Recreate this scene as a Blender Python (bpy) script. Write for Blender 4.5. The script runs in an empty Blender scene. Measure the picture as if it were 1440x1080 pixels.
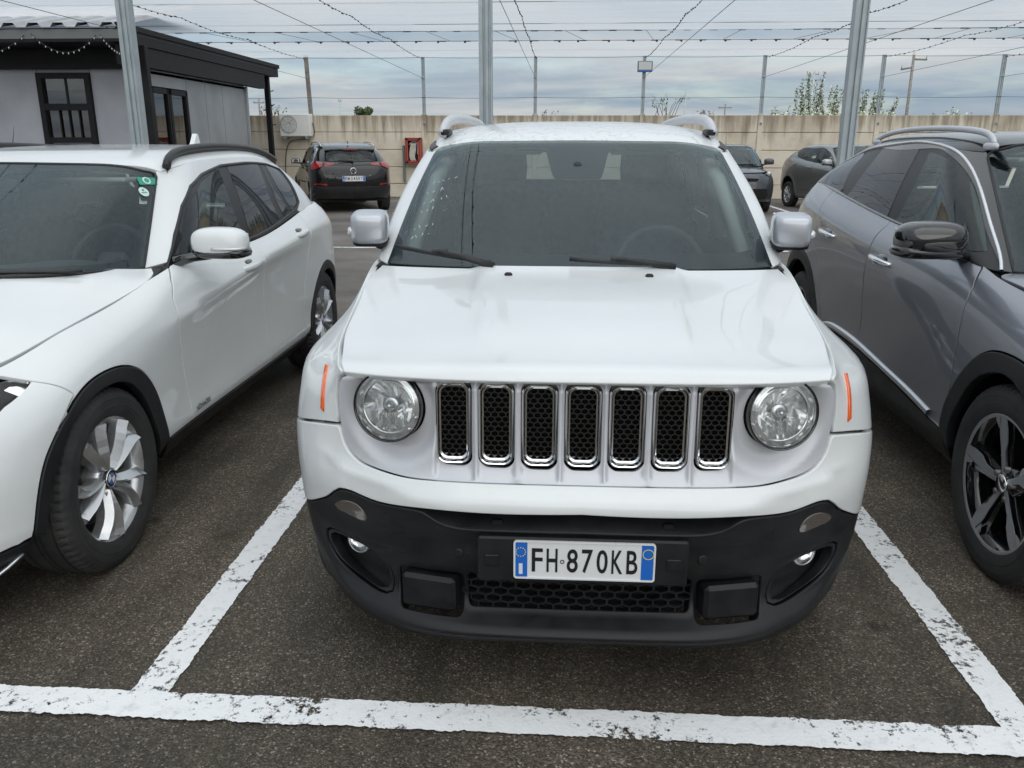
import bpy, bmesh, math, random
import numpy as np
from mathutils import Vector, Matrix
from mathutils.geometry import delaunay_2d_cdt
random.seed(7); np.random.seed(7)
SC = bpy.context.scene
COL = SC.collection
R = math.radians
# ------------------------------------------------------------------ camera, sky, sun, exposure
cam = bpy.data.objects.new('camera', bpy.data.cameras.new('camera')); COL.objects.link(cam)
cam.data.lens = 29.125; cam.data.sensor_width = 36; cam.data.clip_end = 3000; cam.data.clip_start = .02
def cam_matrix(p, r, yaw, loc):
    cp, sp, cy, sy = math.cos(p), math.sin(p), math.cos(yaw), math.sin(yaw)
    f = Vector((-sy * cp, cy * cp, -sp)); a = Vector((cy, sy, 0)); u = a.cross(f)
    x = math.cos(r) * a + math.sin(r) * u; y = -math.sin(r) * a + math.cos(r) * u
    M = Matrix.Identity(4)
    for i in range(3): M[i][0] = x[i]; M[i][1] = y[i]; M[i][2] = -f[i]; M[i][3] = loc[i]
    return M
cam.matrix_world = cam_matrix(.2825, .0017, .0617, (0, 0, 1.48)); SC.camera = cam
SUN_EL, SUN_AZ = R(38), R(163)       # azimuth clockwise from +Y
W = bpy.data.worlds.new('World'); SC.world = W; W.use_nodes = True
def build_world():
    N, L = W.node_tree.nodes, W.node_tree.links; bg = N['Background']; bg.inputs['Strength'].default_value = .082
    sky = N.new('ShaderNodeTexSky'); sky.sky_type = 'NISHITA'; sky.sun_disc = False; sky.sun_elevation = SUN_EL; sky.sun_rotation = SUN_AZ
    tc = N.new('ShaderNodeTexCoord'); sp = N.new('ShaderNodeSeparateXYZ'); L.new(tc.outputs['Generated'], sp.inputs[0])
    def mth(op, a, b=None):
        m = N.new('ShaderNodeMath'); m.operation = op
        for i, q in enumerate((a, b)):
            if q is None: continue
            if isinstance(q, (int, float)): m.inputs[i].default_value = q
            else: L.new(q, m.inputs[i])
        return m.outputs[0]
    z = mth('MAXIMUM', sp.outputs['Z'], 0.); den = mth('ADD', z, .10)
    cx = mth('DIVIDE', sp.outputs['X'], den); cy = mth('DIVIDE', sp.outputs['Y'], den)
    cv = N.new('ShaderNodeCombineXYZ'); L.new(cx, cv.inputs[0]); L.new(cy, cv.inputs[1])
    def cloud(scale, off, detail, rough=.55, dist=.4):
        mp = N.new('ShaderNodeMapping'); mp.inputs['Location'].default_value = off; mp.inputs['Scale'].default_value = scale; L.new(cv.outputs[0], mp.inputs[0])
        t = N.new('ShaderNodeTexNoise'); t.inputs['Scale'].default_value = 1; t.inputs['Detail'].default_value = detail; t.inputs['Roughness'].default_value = rough
        t.inputs['Distortion'].default_value = dist; L.new(mp.outputs[0], t.inputs['Vector']); return t.outputs['Fac']
    c1 = cloud((.50, .62, 1), (3.1, 7.7, 0), 7); c2 = cloud((.9, .8, 1), (1.3, 2.2, 4), 7, .6)
    # overcast deck: grey-blue undersides, brighter towards the zenith as an overcast sky is
    up = N.new('ShaderNodeMapRange'); L.new(z, up.inputs[0]); up.inputs[1].default_value = 0; up.inputs[2].default_value = 1; up.inputs[3].default_value = .52; up.inputs[4].default_value = 1.5
    def ramp(src, st):
        r = N.new('ShaderNodeValToRGB'); e = r.color_ramp.elements
        while len(e) < len(st): e.new(.5)
        for i, (p, c) in enumerate(st): e[i].position = p; e[i].color = (*c, 1)
        L.new(src, r.inputs[0]); return r.outputs[0]
    deck = ramp(c1, [(.32, (.50, .66, .83)), (.47, (.68, .81, .93)), (.58, (.90, .97, 1.02)), (.70, (1.14, 1.16, 1.16))])
    mul = N.new('ShaderNodeVectorMath'); mul.operation = 'SCALE'; L.new(deck, mul.inputs[0]); L.new(mth('MULTIPLY', up.outputs[0], 10.), mul.inputs['Scale'])
    gap = ramp(c2, [(.50, (0, 0, 0)), (.66, (1, 1, 1))])
    mx = N.new('ShaderNodeMix'); mx.data_type = 'RGBA'; L.new(mth('MULTIPLY', gap, .45), mx.inputs['Factor'])
    L.new(mul.outputs[0], mx.inputs['A'])
    sk = N.new('ShaderNodeVectorMath'); sk.operation = 'SCALE'; L.new(sky.outputs[0], sk.inputs[0]); sk.inputs['Scale'].default_value = 1.2
    L.new(sk.outputs[0], mx.inputs['B']); L.new(mx.outputs['Result'], bg.inputs['Color'])
build_world()
sun = bpy.data.objects.new('sun', bpy.data.lights.new('sun', 'SUN')); COL.objects.link(sun)
sun.data.energy = 1.5; sun.data.angle = R(75); sun.data.color = (1, .96, .9)
_d = Vector((math.sin(SUN_AZ) * math.cos(SUN_EL), math.cos(SUN_AZ) * math.cos(SUN_EL), math.sin(SUN_EL)))
sun.rotation_euler = _d.to_track_quat('Z', 'Y').to_euler()
SC.view_settings.view_transform = 'Standard'; SC.view_settings.look = 'None'; SC.view_settings.exposure = .29; SC.view_settings.gamma = 1
SC.view_settings.use_curve_mapping = False
# ------------------------------------------------------------------ materials
MATS = {}
def mat(name, color=(.5, .5, .5), rough=.5, metal=0., coat=0., spec=.5, **k):
    if name in MATS: return MATS[name]
    m = bpy.data.materials.new(name); m.use_nodes = True
    b = m.node_tree.nodes['Principled BSDF']
    b.inputs['Base Color'].default_value = (*color, 1); b.inputs['Roughness'].default_value = rough
    b.inputs['Metallic'].default_value = metal; b.inputs['Coat Weight'].default_value = coat
    b.inputs['Coat Roughness'].default_value = k.get('coat_rough', .02)
    b.inputs['Specular IOR Level'].default_value = spec
    if 'emit' in k:
        b.inputs['Emission Color'].default_value = (*color, 1); b.inputs['Emission Strength'].default_value = k['emit']
    MATS[name] = m
    return m
def nodes_of(m):
    return m.node_tree.nodes, m.node_tree.links, m.node_tree.nodes['Principled BSDF']
def noise_node(N, Lk, scale, detail=4, rough=.55, coord='Object', vec=None):
    t = N.new('ShaderNodeTexNoise'); t.inputs['Scale'].default_value = scale
    t.inputs['Detail'].default_value = detail; t.inputs['Roughness'].default_value = rough
    if vec is None:
        c = N.new('ShaderNodeTexCoord'); vec = c.outputs[coord]
    Lk.new(vec, t.inputs['Vector'])
    return t
def ramp_node(N, Lk, src, stops):
    r = N.new('ShaderNodeValToRGB'); e = r.color_ramp.elements
    while len(e) < len(stops): e.new(.5)
    for i, (p, c) in enumerate(stops):
        e[i].position = p; e[i].color = (*c, 1) if len(c) == 3 else c
    Lk.new(src, r.inputs['Fac'])
    return r
def g3(v): return (v, v, v)
def noisy(name, c0, c1, scale=8, rough=.6, bump=0., bscale=60, lo=.35, hi=.65, rlo=None, **k):
    if name in MATS: return MATS[name]
    m = mat(name, c0, rough, **k); N, Lk, b = nodes_of(m)
    t = noise_node(N, Lk, scale); r = ramp_node(N, Lk, t.outputs['Fac'], [(lo, c0), (hi, c1)])
    Lk.new(r.outputs['Color'], b.inputs['Base Color'])
    if rlo is not None:
        q = ramp_node(N, Lk, t.outputs['Fac'], [(lo, g3(rlo)), (hi, g3(rough))]); Lk.new(q.outputs['Color'], b.inputs['Roughness'])
    if bump:
        t2 = noise_node(N, Lk, bscale); bp = N.new('ShaderNodeBump'); bp.inputs['Strength'].default_value = bump
        bp.inputs['Distance'].default_value = .01
        Lk.new(t2.outputs['Fac'], bp.inputs['Height']); Lk.new(bp.outputs['Normal'], b.inputs['Normal'])
    return m
def glass(name, tint=(.5, .56, .55), ior=1.6, refl=(1, 1, 1), rough=0.):
    """thin pane: Fresnel mix of a mirror coat over a tinted see-through body"""
    if name in MATS: return MATS[name]
    m = bpy.data.materials.new(name); m.use_nodes = True; N, Lk = m.node_tree.nodes, m.node_tree.links
    N.clear(); o = N.new('ShaderNodeOutputMaterial'); mx = N.new('ShaderNodeMixShader'); f = N.new('ShaderNodeFresnel')
    f.inputs['IOR'].default_value = ior
    a = N.new('ShaderNodeBsdfTransparent'); a.inputs['Color'].default_value = (*tint, 1)
    g = N.new('ShaderNodeBsdfGlossy'); g.inputs['Roughness'].default_value = rough; g.inputs['Color'].default_value = (*refl, 1)
    Lk.new(f.outputs[0], mx.inputs[0]); Lk.new(a.outputs[0], mx.inputs[1]); Lk.new(g.outputs[0], mx.inputs[2]); Lk.new(mx.outputs[0], o.inputs[0])
    MATS[name] = m
    return m
# ------------------------------------------------------------------ scene tree
def thing(name, label, cat, loc=(0, 0, 0), rz=0., group=None):
    o = bpy.data.objects.new(name, None); COL.objects.link(o); o.empty_display_size = .1
    o.location = loc; o.rotation_euler = (0, 0, rz); o['label'] = label; o['category'] = cat
    if group: o['group'] = group
    return o
def tag(o, label, cat, group=None):
    o['label'] = label; o['category'] = cat
    if group: o['group'] = group
    return o
def struct(o):
    o['kind'] = 'structure'; return o
def link(name, me, m, parent=None):
    o = bpy.data.objects.new(name, me); COL.objects.link(o)
    if m is not None and not me.materials: me.materials.append(m)
    if parent is not None: o.parent = parent
    return o
def mesh_from(name, V, F, N=None, smooth=True):
    me = bpy.data.meshes.new(name); me.from_pydata([tuple(map(float, v)) for v in V], [], [tuple(map(int, f)) for f in F])
    if smooth: me.shade_smooth()
    if N is not None: me.normals_split_custom_set_from_vertices([tuple(map(float, n)) for n in N])
    me.update()
    return me
def copy_tree(o, parent=None):
    c = o.copy(); COL.objects.link(c)
    if parent is not None: c.parent = parent
    for ch in o.children: copy_tree(ch, c)
    return c
def mirror_obj(o, name=None, parent=None):
    """the opposite-hand twin of a part, its own mesh"""
    me = o.data; n = len(me.vertices); V = np.empty(n * 3); me.vertices.foreach_get('co', V); V = V.reshape(-1, 3) * [-1, 1, 1]
    F = [tuple(reversed(p.vertices[:])) for p in me.polygons]
    N = None
    if o.get('cn'):
        N = np.zeros((n, 3)); cn = np.empty(len(me.loops) * 3); me.corner_normals.foreach_get('vector', cn)
        li = np.empty(len(me.loops), int); me.loops.foreach_get('vertex_index', li); N[li] = cn.reshape(-1, 3); N = N * [-1, 1, 1]
    sm = me.polygons[0].use_smooth if len(me.polygons) else True
    mi = np.empty(len(me.polygons), int); me.polygons.foreach_get('material_index', mi)
    m2 = mesh_from(me.name, V, F, N, sm)
    for q in me.materials: m2.materials.append(q)
    m2.polygons.foreach_set('material_index', mi)
    r = link(name or o.name.split('.')[0], m2, None, parent or o.parent)
    if o.get('cn'): r['cn'] = 1
    for ch in o.children: mirror_obj(ch, None, r)
    return r
# ------------------------------------------------------------------ small mesh builder
class MB:
    def __init__(s): s.V = []; s.F = []; s.S = []
    def add(s, V, F, smooth=False):
        b = len(s.V); s.V += [tuple(map(float, v)) for v in V]; s.F += [tuple(int(i) + b for i in f) for f in F]; s.S += [smooth] * len(F); return s
    def box(s, c, d, rz=0., bev=0., M=None):
        x, y, z = (q / 2 for q in d)
        if bev > 0:
            b = min(bev, x * .9, y * .9, z * .9); V = []; idx = {}
            for sx in (-1, 1):
                for sy in (-1, 1):
                    for sz in (-1, 1):
                        for a in range(3):
                            p = [sx * (x - b), sy * (y - b), sz * (z - b)]; p[a] = (sx, sy, sz)[a] * (x, y, z)[a]
                            idx[(sx, sy, sz, a)] = len(V); V.append(p)
            F = []
            for a in range(3):
                o1, o2 = [(1, 2), (2, 0), (0, 1)][a]
                for sg in (-1, 1):
                    q = []
                    for u, v in ((-1, -1), (1, -1), (1, 1), (-1, 1)):
                        k = [0, 0, 0]; k[a] = sg; k[o1] = u; k[o2] = v; q.append(idx[(*k, a)])
                    F.append(q if sg > 0 else q[::-1])
            for a in range(3):
                o1, o2 = [(1, 2), (2, 0), (0, 1)][a]
                for u in (-1, 1):
                    for v in (-1, 1):
                        k0 = [0, 0, 0]; k0[o1] = u; k0[o2] = v; k1 = list(k0); k0[a] = -1; k1[a] = 1
                        q = [idx[(*k0, o1)], idx[(*k1, o1)], idx[(*k1, o2)], idx[(*k0, o2)]]
                        F.append(q if u * v < 0 else q[::-1])
            for sx in (-1, 1):
                for sy in (-1, 1):
                    for sz in (-1, 1):
                        q = [idx[(sx, sy, sz, a)] for a in range(3)]; F.append(q if sx * sy * sz > 0 else q[::-1])
        else:
            V = [(sx * x, sy * y, sz * z) for sx in (-1, 1) for sy in (-1, 1) for sz in (-1, 1)]
            F = [(0, 1, 3, 2), (4, 6, 7, 5), (0, 4, 5, 1), (2, 3, 7, 6), (0, 2, 6, 4), (1, 5, 7, 3)]
        V = np.array(V)
        if rz: V = V @ np.array([[math.cos(rz), math.sin(rz), 0], [-math.sin(rz), math.cos(rz), 0], [0, 0, 1]])
        if M is not None: V = V @ np.array(M).T
        return s.add(V + np.array(c), F)
    def tube(s, pts, r, n=8, cap=True, smooth=True, closed=False, flat=None):
        P = np.array(pts, float); m = len(P); r = np.broadcast_to(np.array(r, float), (m,))
        T = np.gradient(P, axis=0) if not closed else np.roll(P, -1, 0) - np.roll(P, 1, 0)
        T /= np.linalg.norm(T, axis=1)[:, None] + 1e-12
        up = np.array([0, 0, 1.]) if abs(T[0][2]) < .9 else np.array([1., 0, 0])
        V = []; A = np.cross(T[0], up); A /= np.linalg.norm(A)
        for i in range(m):
            A = A - T[i] * (A @ T[i]); A /= np.linalg.norm(A) + 1e-12; B = np.cross(T[i], A)
            for k in range(n):
                t = 2 * math.pi * (k + .5) / n; V.append(P[i] + r[i] * (math.cos(t) * A + math.sin(t) * B * (flat or 1)))
        F = []
        for i in range(m if closed else m - 1):
            j = (i + 1) % m
            for k in range(n): F.append((i * n + k, i * n + (k + 1) % n, j * n + (k + 1) % n, j * n + k))
        s.add(V, F, smooth)
        if cap and not closed:
            b = len(s.V) - m * n; s.F += [tuple(b + k for k in range(n))[::-1], tuple(b + (m - 1) * n + k for k in range(n))]; s.S += [False, False]
        return s
    def lathe(s, prof, n=32, axis='x', c=(0, 0, 0), smooth=True, a0=0., a1=2 * math.pi):
        """profile of (distance along axis, radius)"""
        full = abs(a1 - a0 - 2 * math.pi) < 1e-6; m = n if full else n + 1; V = []
        for k in range(m):
            t = a0 + (a1 - a0) * k / n; co, si = math.cos(t), math.sin(t)
            for (a, r) in prof:
                V.append({'x': (a, r * co, r * si), 'y': (r * co, a, r * si), 'z': (r * co, r * si, a)}[axis])
        p = len(prof); F = []
        for k in range(n):
            k2 = (k + 1) % m
            for i in range(p - 1): F.append((k * p + i, k2 * p + i, k2 * p + i + 1, k * p + i + 1))
        return s.add(np.array(V) + np.array(c), F, smooth)
    def prism(s, poly, h, place=None, smooth=False):
        """closed 2-D outline given thickness; place maps (x, y, z) rows to 3-D"""
        n = len(poly); V = np.array([(x, y, 0) for x, y in poly] + [(x, y, h) for x, y in poly])
        F = [tuple(range(n))[::-1], tuple(range(n, 2 * n))] + [(i, (i + 1) % n, n + (i + 1) % n, n + i) for i in range(n)]
        return s.add(place(V) if place else V, F, smooth)
    def grid(s, P, smooth=True, closed_u=False):
        P = np.array(P); a, b = P.shape[:2]; F = []
        for i in range(a if closed_u else a - 1):
            i2 = (i + 1) % a
            for j in range(b - 1): F.append((i * b + j, i2 * b + j, i2 * b + j + 1, i * b + j + 1))
        return s.add(P.reshape(-1, 3), F, smooth)
    def ball(s, c, r, n=12, m=8, pw=1.):
        """superellipsoid: pw below 1 is boxier"""
        V = []; f = lambda q: math.copysign(abs(q) ** pw, q)
        for i in range(m + 1):
            a = -math.pi / 2 + math.pi * i / m
            for k in range(n):
                t = 2 * math.pi * k / n; V.append((c[0] + r[0] * f(math.cos(a)) * f(math.cos(t)), c[1] + r[1] * f(math.cos(a)) * f(math.sin(t)), c[2] + r[2] * f(math.sin(a))))
        F = [(i * n + k, i * n + (k + 1) % n, (i + 1) * n + (k + 1) % n, (i + 1) * n + k) for i in range(m) for k in range(n)]
        return s.add(V, F, True)
    def mesh(s, name):
        me = bpy.data.meshes.new(name); me.from_pydata(s.V, [], s.F); me.polygons.foreach_set('use_smooth', s.S); me.update(); return me
    def build(s, name, m, parent=None): return link(name, s.mesh(name), m, parent)
#CORE
# ------------------------------------------------------------------ spline nets
def spline_basis(t, q):
    n = len(t); h = np.diff(t); A = np.zeros((n, n)); D = np.zeros((n, n)); A[0, 0] = A[-1, -1] = 1
    for i in range(1, n - 1):
        A[i, i - 1] = h[i - 1]; A[i, i] = 2 * (h[i - 1] + h[i]); A[i, i + 1] = h[i]
        D[i, i - 1] = 6 / h[i - 1]; D[i, i] = -6 / h[i - 1] - 6 / h[i]; D[i, i + 1] = 6 / h[i]
    M = np.linalg.solve(A, D); q = np.clip(q, t[0], t[-1]); k = np.clip(np.searchsorted(t, q, side='right') - 1, 0, n - 2)
    a = t[k + 1] - q; b = q - t[k]; hk = h[k]; B = np.zeros((len(q), n)); ar = np.arange(len(q))
    B[ar, k] += a / hk; B[ar, k + 1] += b / hk
    B += M[k] * ((a ** 3 / hk - hk * a) / 6)[:, None] + M[k + 1] * ((b ** 3 / hk - hk * b) / 6)[:, None]
    return B
class Net:
    """smooth surface through a net of points; rows run along v, columns along s; a net whose first column lies on x = 0 is mirrored to the other half"""
    def __init__(s, rows, mirror=True):
        P = np.array(rows, float); s.nc = P.shape[1]; s.off = 0
        if mirror:
            s.off = s.nc - 1; P = np.concatenate([P[:, :0:-1] * [-1, 1, 1], P], 1)
        s.P = P
        ds = np.linalg.norm(np.diff(P, axis=1), axis=2).mean(0); dv = np.linalg.norm(np.diff(P, axis=0), axis=2).mean(1)
        ds = np.maximum(ds, .004); dv = np.maximum(dv, .004)
        s.ts = np.concatenate([[0], np.cumsum(ds)]); s.tv = np.concatenate([[0], np.cumsum(dv)])
        if mirror: s.ts = s.ts - s.ts[s.off]
    def uv(s, c, r):
        c = np.asarray(c, float); r = np.asarray(r, float)
        return np.stack([np.interp(c + s.off, np.arange(len(s.ts)), s.ts), np.interp(r, np.arange(len(s.tv)), s.tv)], -1)
    def ev(s, uv):
        return np.einsum('nr,rck,nc->nk', spline_basis(s.tv, uv[:, 1]), s.P, spline_basis(s.ts, uv[:, 0]))
    def frame(s, uv, e=.002):
        d = np.array([e, 0]); g = np.array([0, e]); c = lambda q: np.stack([np.clip(q[:, 0], s.ts[0], s.ts[-1]), np.clip(q[:, 1], s.tv[0], s.tv[-1])], -1)
        a = s.ev(c(uv + d)) - s.ev(c(uv - d)); b = s.ev(c(uv + g)) - s.ev(c(uv - g)); n = np.cross(a, b)
        return n / (np.linalg.norm(n, axis=1)[:, None] + 1e-12)
    def pos(s, uv, off=0., disp=None):
        if not off and disp is None: return s.ev(uv)
        P = s.ev(uv); o = off + (disp(P, uv) if disp is not None else 0)
        return P + s.frame(uv) * np.broadcast_to(o, (len(uv),))[:, None]
    def normal(s, uv, off=0., disp=None, e=.003):
        if disp is None: return s.frame(uv)
        c = lambda q: np.stack([np.clip(q[:, 0], s.ts[0], s.ts[-1]), np.clip(q[:, 1], s.tv[0], s.tv[-1])], -1)
        d = np.array([e, 0]); g = np.array([0, e])
        n = np.cross(s.pos(c(uv + d), off, disp) - s.pos(c(uv - d), off, disp), s.pos(c(uv + g), off, disp) - s.pos(c(uv - g), off, disp))
        return n / (np.linalg.norm(n, axis=1)[:, None] + 1e-12)
    def invert(s, pts, axes, reg=None):
        """where the surface has the given two coordinates (axes: 'xz', 'yz', 'xy'), inside the column range reg"""
        ax = ['xyz'.index(a) for a in axes]; T = np.asarray(pts, float)
        lo, hi = (s.ts[0], s.ts[-1]) if reg is None else (np.interp(reg[0] + s.off, np.arange(len(s.ts)), s.ts), np.interp(reg[1] + s.off, np.arange(len(s.ts)), s.ts))
        key = (axes, lo, hi)
        if not hasattr(s, 'cache'): s.cache = {}
        if key not in s.cache:
            a = np.linspace(lo, hi, 90); b = np.linspace(s.tv[0], s.tv[-1], 50); A, B = np.meshgrid(a, b); G = np.stack([A.ravel(), B.ravel()], -1); s.cache[key] = (G, s.ev(G)[:, ax])
        G, Q = s.cache[key]
        U = np.stack([G[np.argmin(((Q - t) ** 2).sum(1))] for t in T])
        for _ in range(10):
            e = 1e-4; f = s.ev(U)[:, ax]; a = (s.ev(U + [e, 0])[:, ax] - f) / e; b = (s.ev(U + [0, e])[:, ax] - f) / e; r = T - f
            det = a[:, 0] * b[:, 1] - a[:, 1] * b[:, 0]; det = np.where(np.abs(det) < .02, np.where(det < 0, -.02, .02), det)
            du = (r[:, 0] * b[:, 1] - r[:, 1] * b[:, 0]) / det; dv = (a[:, 0] * r[:, 1] - a[:, 1] * r[:, 0]) / det
            st = np.clip(np.stack([du, dv], -1), -.04, .04); U = U + st
            U[:, 0] = np.clip(U[:, 0], lo, hi); U[:, 1] = np.clip(U[:, 1], s.tv[0], s.tv[-1])
        return U
def curve(pts, step=.02, closed=False):
    """smooth dense polyline through the points"""
    P = np.array(pts, float)
    if len(P) < 3 and not closed:
        n = max(2, int(np.linalg.norm(P[-1] - P[0]) / step) + 1); t = np.linspace(0, 1, n)[:, None]; return P[0] * (1 - t) + P[-1] * t
    if closed: P = np.concatenate([P[-3:], P, P[:4]])
    d = np.sqrt(np.linalg.norm(np.diff(P, axis=0), axis=1)) + 1e-6; t = np.concatenate([[0], np.cumsum(d)])
    a, b = (t[3], t[-4]) if closed else (t[0], t[-1])
    L = np.linalg.norm(np.diff(P, axis=0), axis=1).sum(); q = np.linspace(a, b, max(4, int(L / step)) * 3)
    C = spline_basis(t, q) @ P; l = np.concatenate([[0], np.cumsum(np.linalg.norm(np.diff(C, axis=0), axis=1))]); n = max(3, int(l[-1] / step) + 1)
    w = np.linspace(0, l[-1], n); C = np.stack([np.interp(w, l, C[:, k]) for k in range(C.shape[1])], -1)
    return C[:-1] if closed else C
def poly(pts, step=.02, closed=False):
    P = [np.array(p, float) for p in pts]
    if closed: P = P + [P[0]]
    o = []
    for a, b in zip(P[:-1], P[1:]):
        n = max(1, int(np.linalg.norm(b - a) / step)); o += [a + (b - a) * k / n for k in range(n)]
    if not closed: o.append(P[-1])
    return np.array(o)
def outline(net, segs, reg=None, sym=False, step=.02):
    """segs: (projection, points, 's'mooth or 'l'ine); projections xz, yz, xy or ix (column, row). sym: the given half is completed by its mirror image"""
    U = []
    for sg in segs:
        pr, pts = sg[0], sg[1]; mode = sg[2] if len(sg) > 2 else 'l'; rg = sg[3] if len(sg) > 3 else reg
        if pr == 'ix':
            C = np.array(pts, float); Q = net.uv(C[:, 0], C[:, 1])
            out = poly(Q, step) if mode == 'l' else curve(Q, step)
            # follow the grid lines between the given corners
        else:
            C = (poly(pts, step) if mode == 'l' else curve(pts, step)) if mode != 'c' else curve(pts, step, True)
            out = net.invert(C, pr, rg)
        U.append(out)
    U = np.concatenate(U)
    if sym: U = np.concatenate([U, U[::-1] * [-1, 1]])
    k = np.linalg.norm(U - np.roll(U, 1, 0), axis=1) > step * .18
    return U[k]
def inside(Q, P):
    x, y = Q[:, 0][:, None], Q[:, 1][:, None]; a = P; b = np.roll(P, -1, 0)
    c = ((a[:, 1] > y) != (b[:, 1] > y)) & (x < (b[:, 0] - a[:, 0]) * (y - a[:, 1]) / (b[:, 1] - a[:, 1] + 1e-15) + a[:, 0])
    return c.sum(1) % 2 == 1
def near(Q, P, d):
    a = P; b = np.roll(P, -1, 0); ab = b - a; L = (ab ** 2).sum(1) + 1e-15; m = np.full(len(Q), 9e9)
    for i in range(len(a)):
        t = np.clip(((Q - a[i]) @ ab[i]) / L[i], 0, 1); m = np.minimum(m, ((Q - a[i] - t[:, None] * ab[i]) ** 2).sum(1))
    return m < d * d
#/CORE
def tri(loops, h):
    """triangles of a 2-D region (first loop outer, others holes) with an even inner grid"""
    o = loops[0]; lo = o.min(0); hi = o.max(0); nx = max(2, int((hi[0] - lo[0]) / h)); ny = max(2, int((hi[1] - lo[1]) / h))
    A, B = np.meshgrid(np.linspace(lo[0], hi[0], nx + 1), np.linspace(lo[1], hi[1], ny + 1)); Q = np.stack([A.ravel(), B.ravel()], -1)
    k = inside(Q, o) & ~near(Q, o, h * .45); Q = Q[k]
    for l in loops[1:]:
        if len(Q): Q = Q[~inside(Q, l) & ~near(Q, l, h * .45)]
    V = []; E = []
    for l in loops:
        b = len(V); V += [tuple(p) for p in l]; E += [(b + i, b + (i + 1) % len(l)) for i in range(len(l))]
    V += [tuple(p) for p in Q]
    r = delaunay_2d_cdt([Vector(v) for v in V], E, [], 0, 1e-6); X = np.array([tuple(v) for v in r[0]]); F = np.array([tuple(f) for f in r[2] if len(f) == 3])
    c = X[F].mean(1); k = inside(c, o)
    for l in loops[1:]: k &= ~inside(c, l)
    F = F[k]; d = X[F]; ar = (d[:, 1, 0] - d[:, 0, 0]) * (d[:, 2, 1] - d[:, 0, 1]) - (d[:, 1, 1] - d[:, 0, 1]) * (d[:, 2, 0] - d[:, 0, 0])
    F = np.where(ar[:, None] < 0, F[:, ::-1], F); F = F[np.abs(ar) > 1e-10]
    return X, F
def fold(P, N, F, gap, rad, depth, inward=None):
    """turn the free edges of a sheet over, with a small radius, so that it has a rim of real depth"""
    E = {}
    for f in F:
        for a, b in ((f[0], f[1]), (f[1], f[2]), (f[2], f[0])):
            if (b, a) in E: del E[(b, a)]
            else: E[(a, b)] = 1
    O = np.zeros_like(P)
    for (a, b) in E:
        t = P[b] - P[a]; o = np.cross(t, N[a] + N[b]); o /= np.linalg.norm(o) + 1e-12; O[a] += o; O[b] += o
    O /= np.linalg.norm(O, axis=1)[:, None] + 1e-12; bv = sorted({i for e in E for i in e}); idx = {v: i for i, v in enumerate(bv)}
    bv = np.array(bv); P = P.copy(); P[bv] -= O[bv] * (gap + rad)
    n0 = len(P); nb = len(bv); p, n, o = P[bv], N[bv], O[bv]
    rings = [p + o * rad * .7 - n * rad * .3, p + o * rad - n * rad, p + o * rad - n * depth]
    nn = [(n + o * .9), (o + n * .15), o]
    PP = np.concatenate([P] + rings); NN = np.concatenate([N] + [q / np.linalg.norm(q, axis=1)[:, None] for q in nn]); FF = [tuple(f) for f in F]
    for (a, b) in E:
        for r in range(3):
            a0 = a if r == 0 else n0 + (r - 1) * nb + idx[a]; b0 = b if r == 0 else n0 + (r - 1) * nb + idx[b]; a1 = n0 + r * nb + idx[a]; b1 = n0 + r * nb + idx[b]
            FF.append((b0, a0, a1, b1))
    return PP, NN, FF
def panel(name, net, U, m, parent, holes=(), off=0., disp=None, h=.03, gap=.0018, rad=.002, depth=.014, flip=False, twin=False):
    """a body panel: the region U of the net, in (s, v), as a sheet with a turned rim"""
    loops = [np.asarray(U)] + [np.asarray(q) for q in holes]
    X, F = tri(loops, h); P = net.pos(X, off, disp); N = net.normal(X, off, disp)
    PP, NN, FF = fold(P, N, F, gap, rad, depth)
    o = link(name, mesh_from(name, PP, FF, NN), m, parent); o['cn'] = 1
    if twin: return o, mirror_obj(o)
    return o
def ellipse(cx, cy, rx, ry, n=40, a=0.):
    return [(cx + rx * math.cos(2 * math.pi * k / n + a), cy + ry * math.sin(2 * math.pi * k / n + a)) for k in range(n)]
def rrect(cx, cy, hx, hy, r, n=6):
    o = []
    for k, (sx, sy) in enumerate(((1, 1), (-1, 1), (-1, -1), (1, -1))):
        for i in range(n + 1):
            t = math.pi / 2 * (k + i / n); o.append((cx + sx * (hx - r) + r * math.cos(t), cy + sy * (hy - r) + r * math.sin(t)))
    return o
def sstep(a, b, x):
    t = np.clip((x - a) / (b - a), 0, 1); return t * t * (3 - 2 * t)
def strip(name, net, U, w, m, parent, off=.003, closed=False, hgt=.004):
    """a raised trim strip of width w that follows a line of (s, v) on the net"""
    P = net.pos(U, off); N = net.frame(U); T = np.gradient(P, axis=0) if not closed else np.roll(P, -1, 0) - np.roll(P, 1, 0)
    T /= np.linalg.norm(T, axis=1)[:, None] + 1e-12; S = np.cross(N, T); w = np.broadcast_to(np.array(w, float), (len(P),))[:, None] / 2
    G = np.stack([P - S * w - N * .01, P - S * w * .96, P - S * w * .6 + N * hgt, P + S * w * .6 + N * hgt, P + S * w * .96, P + S * w - N * .01], 1)
    mb = MB()
    if closed: mb.grid(G[:, ::-1], True, True)
    else: mb.grid(G[:, ::-1], True)
    return mb.build(name, m, parent)
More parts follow.
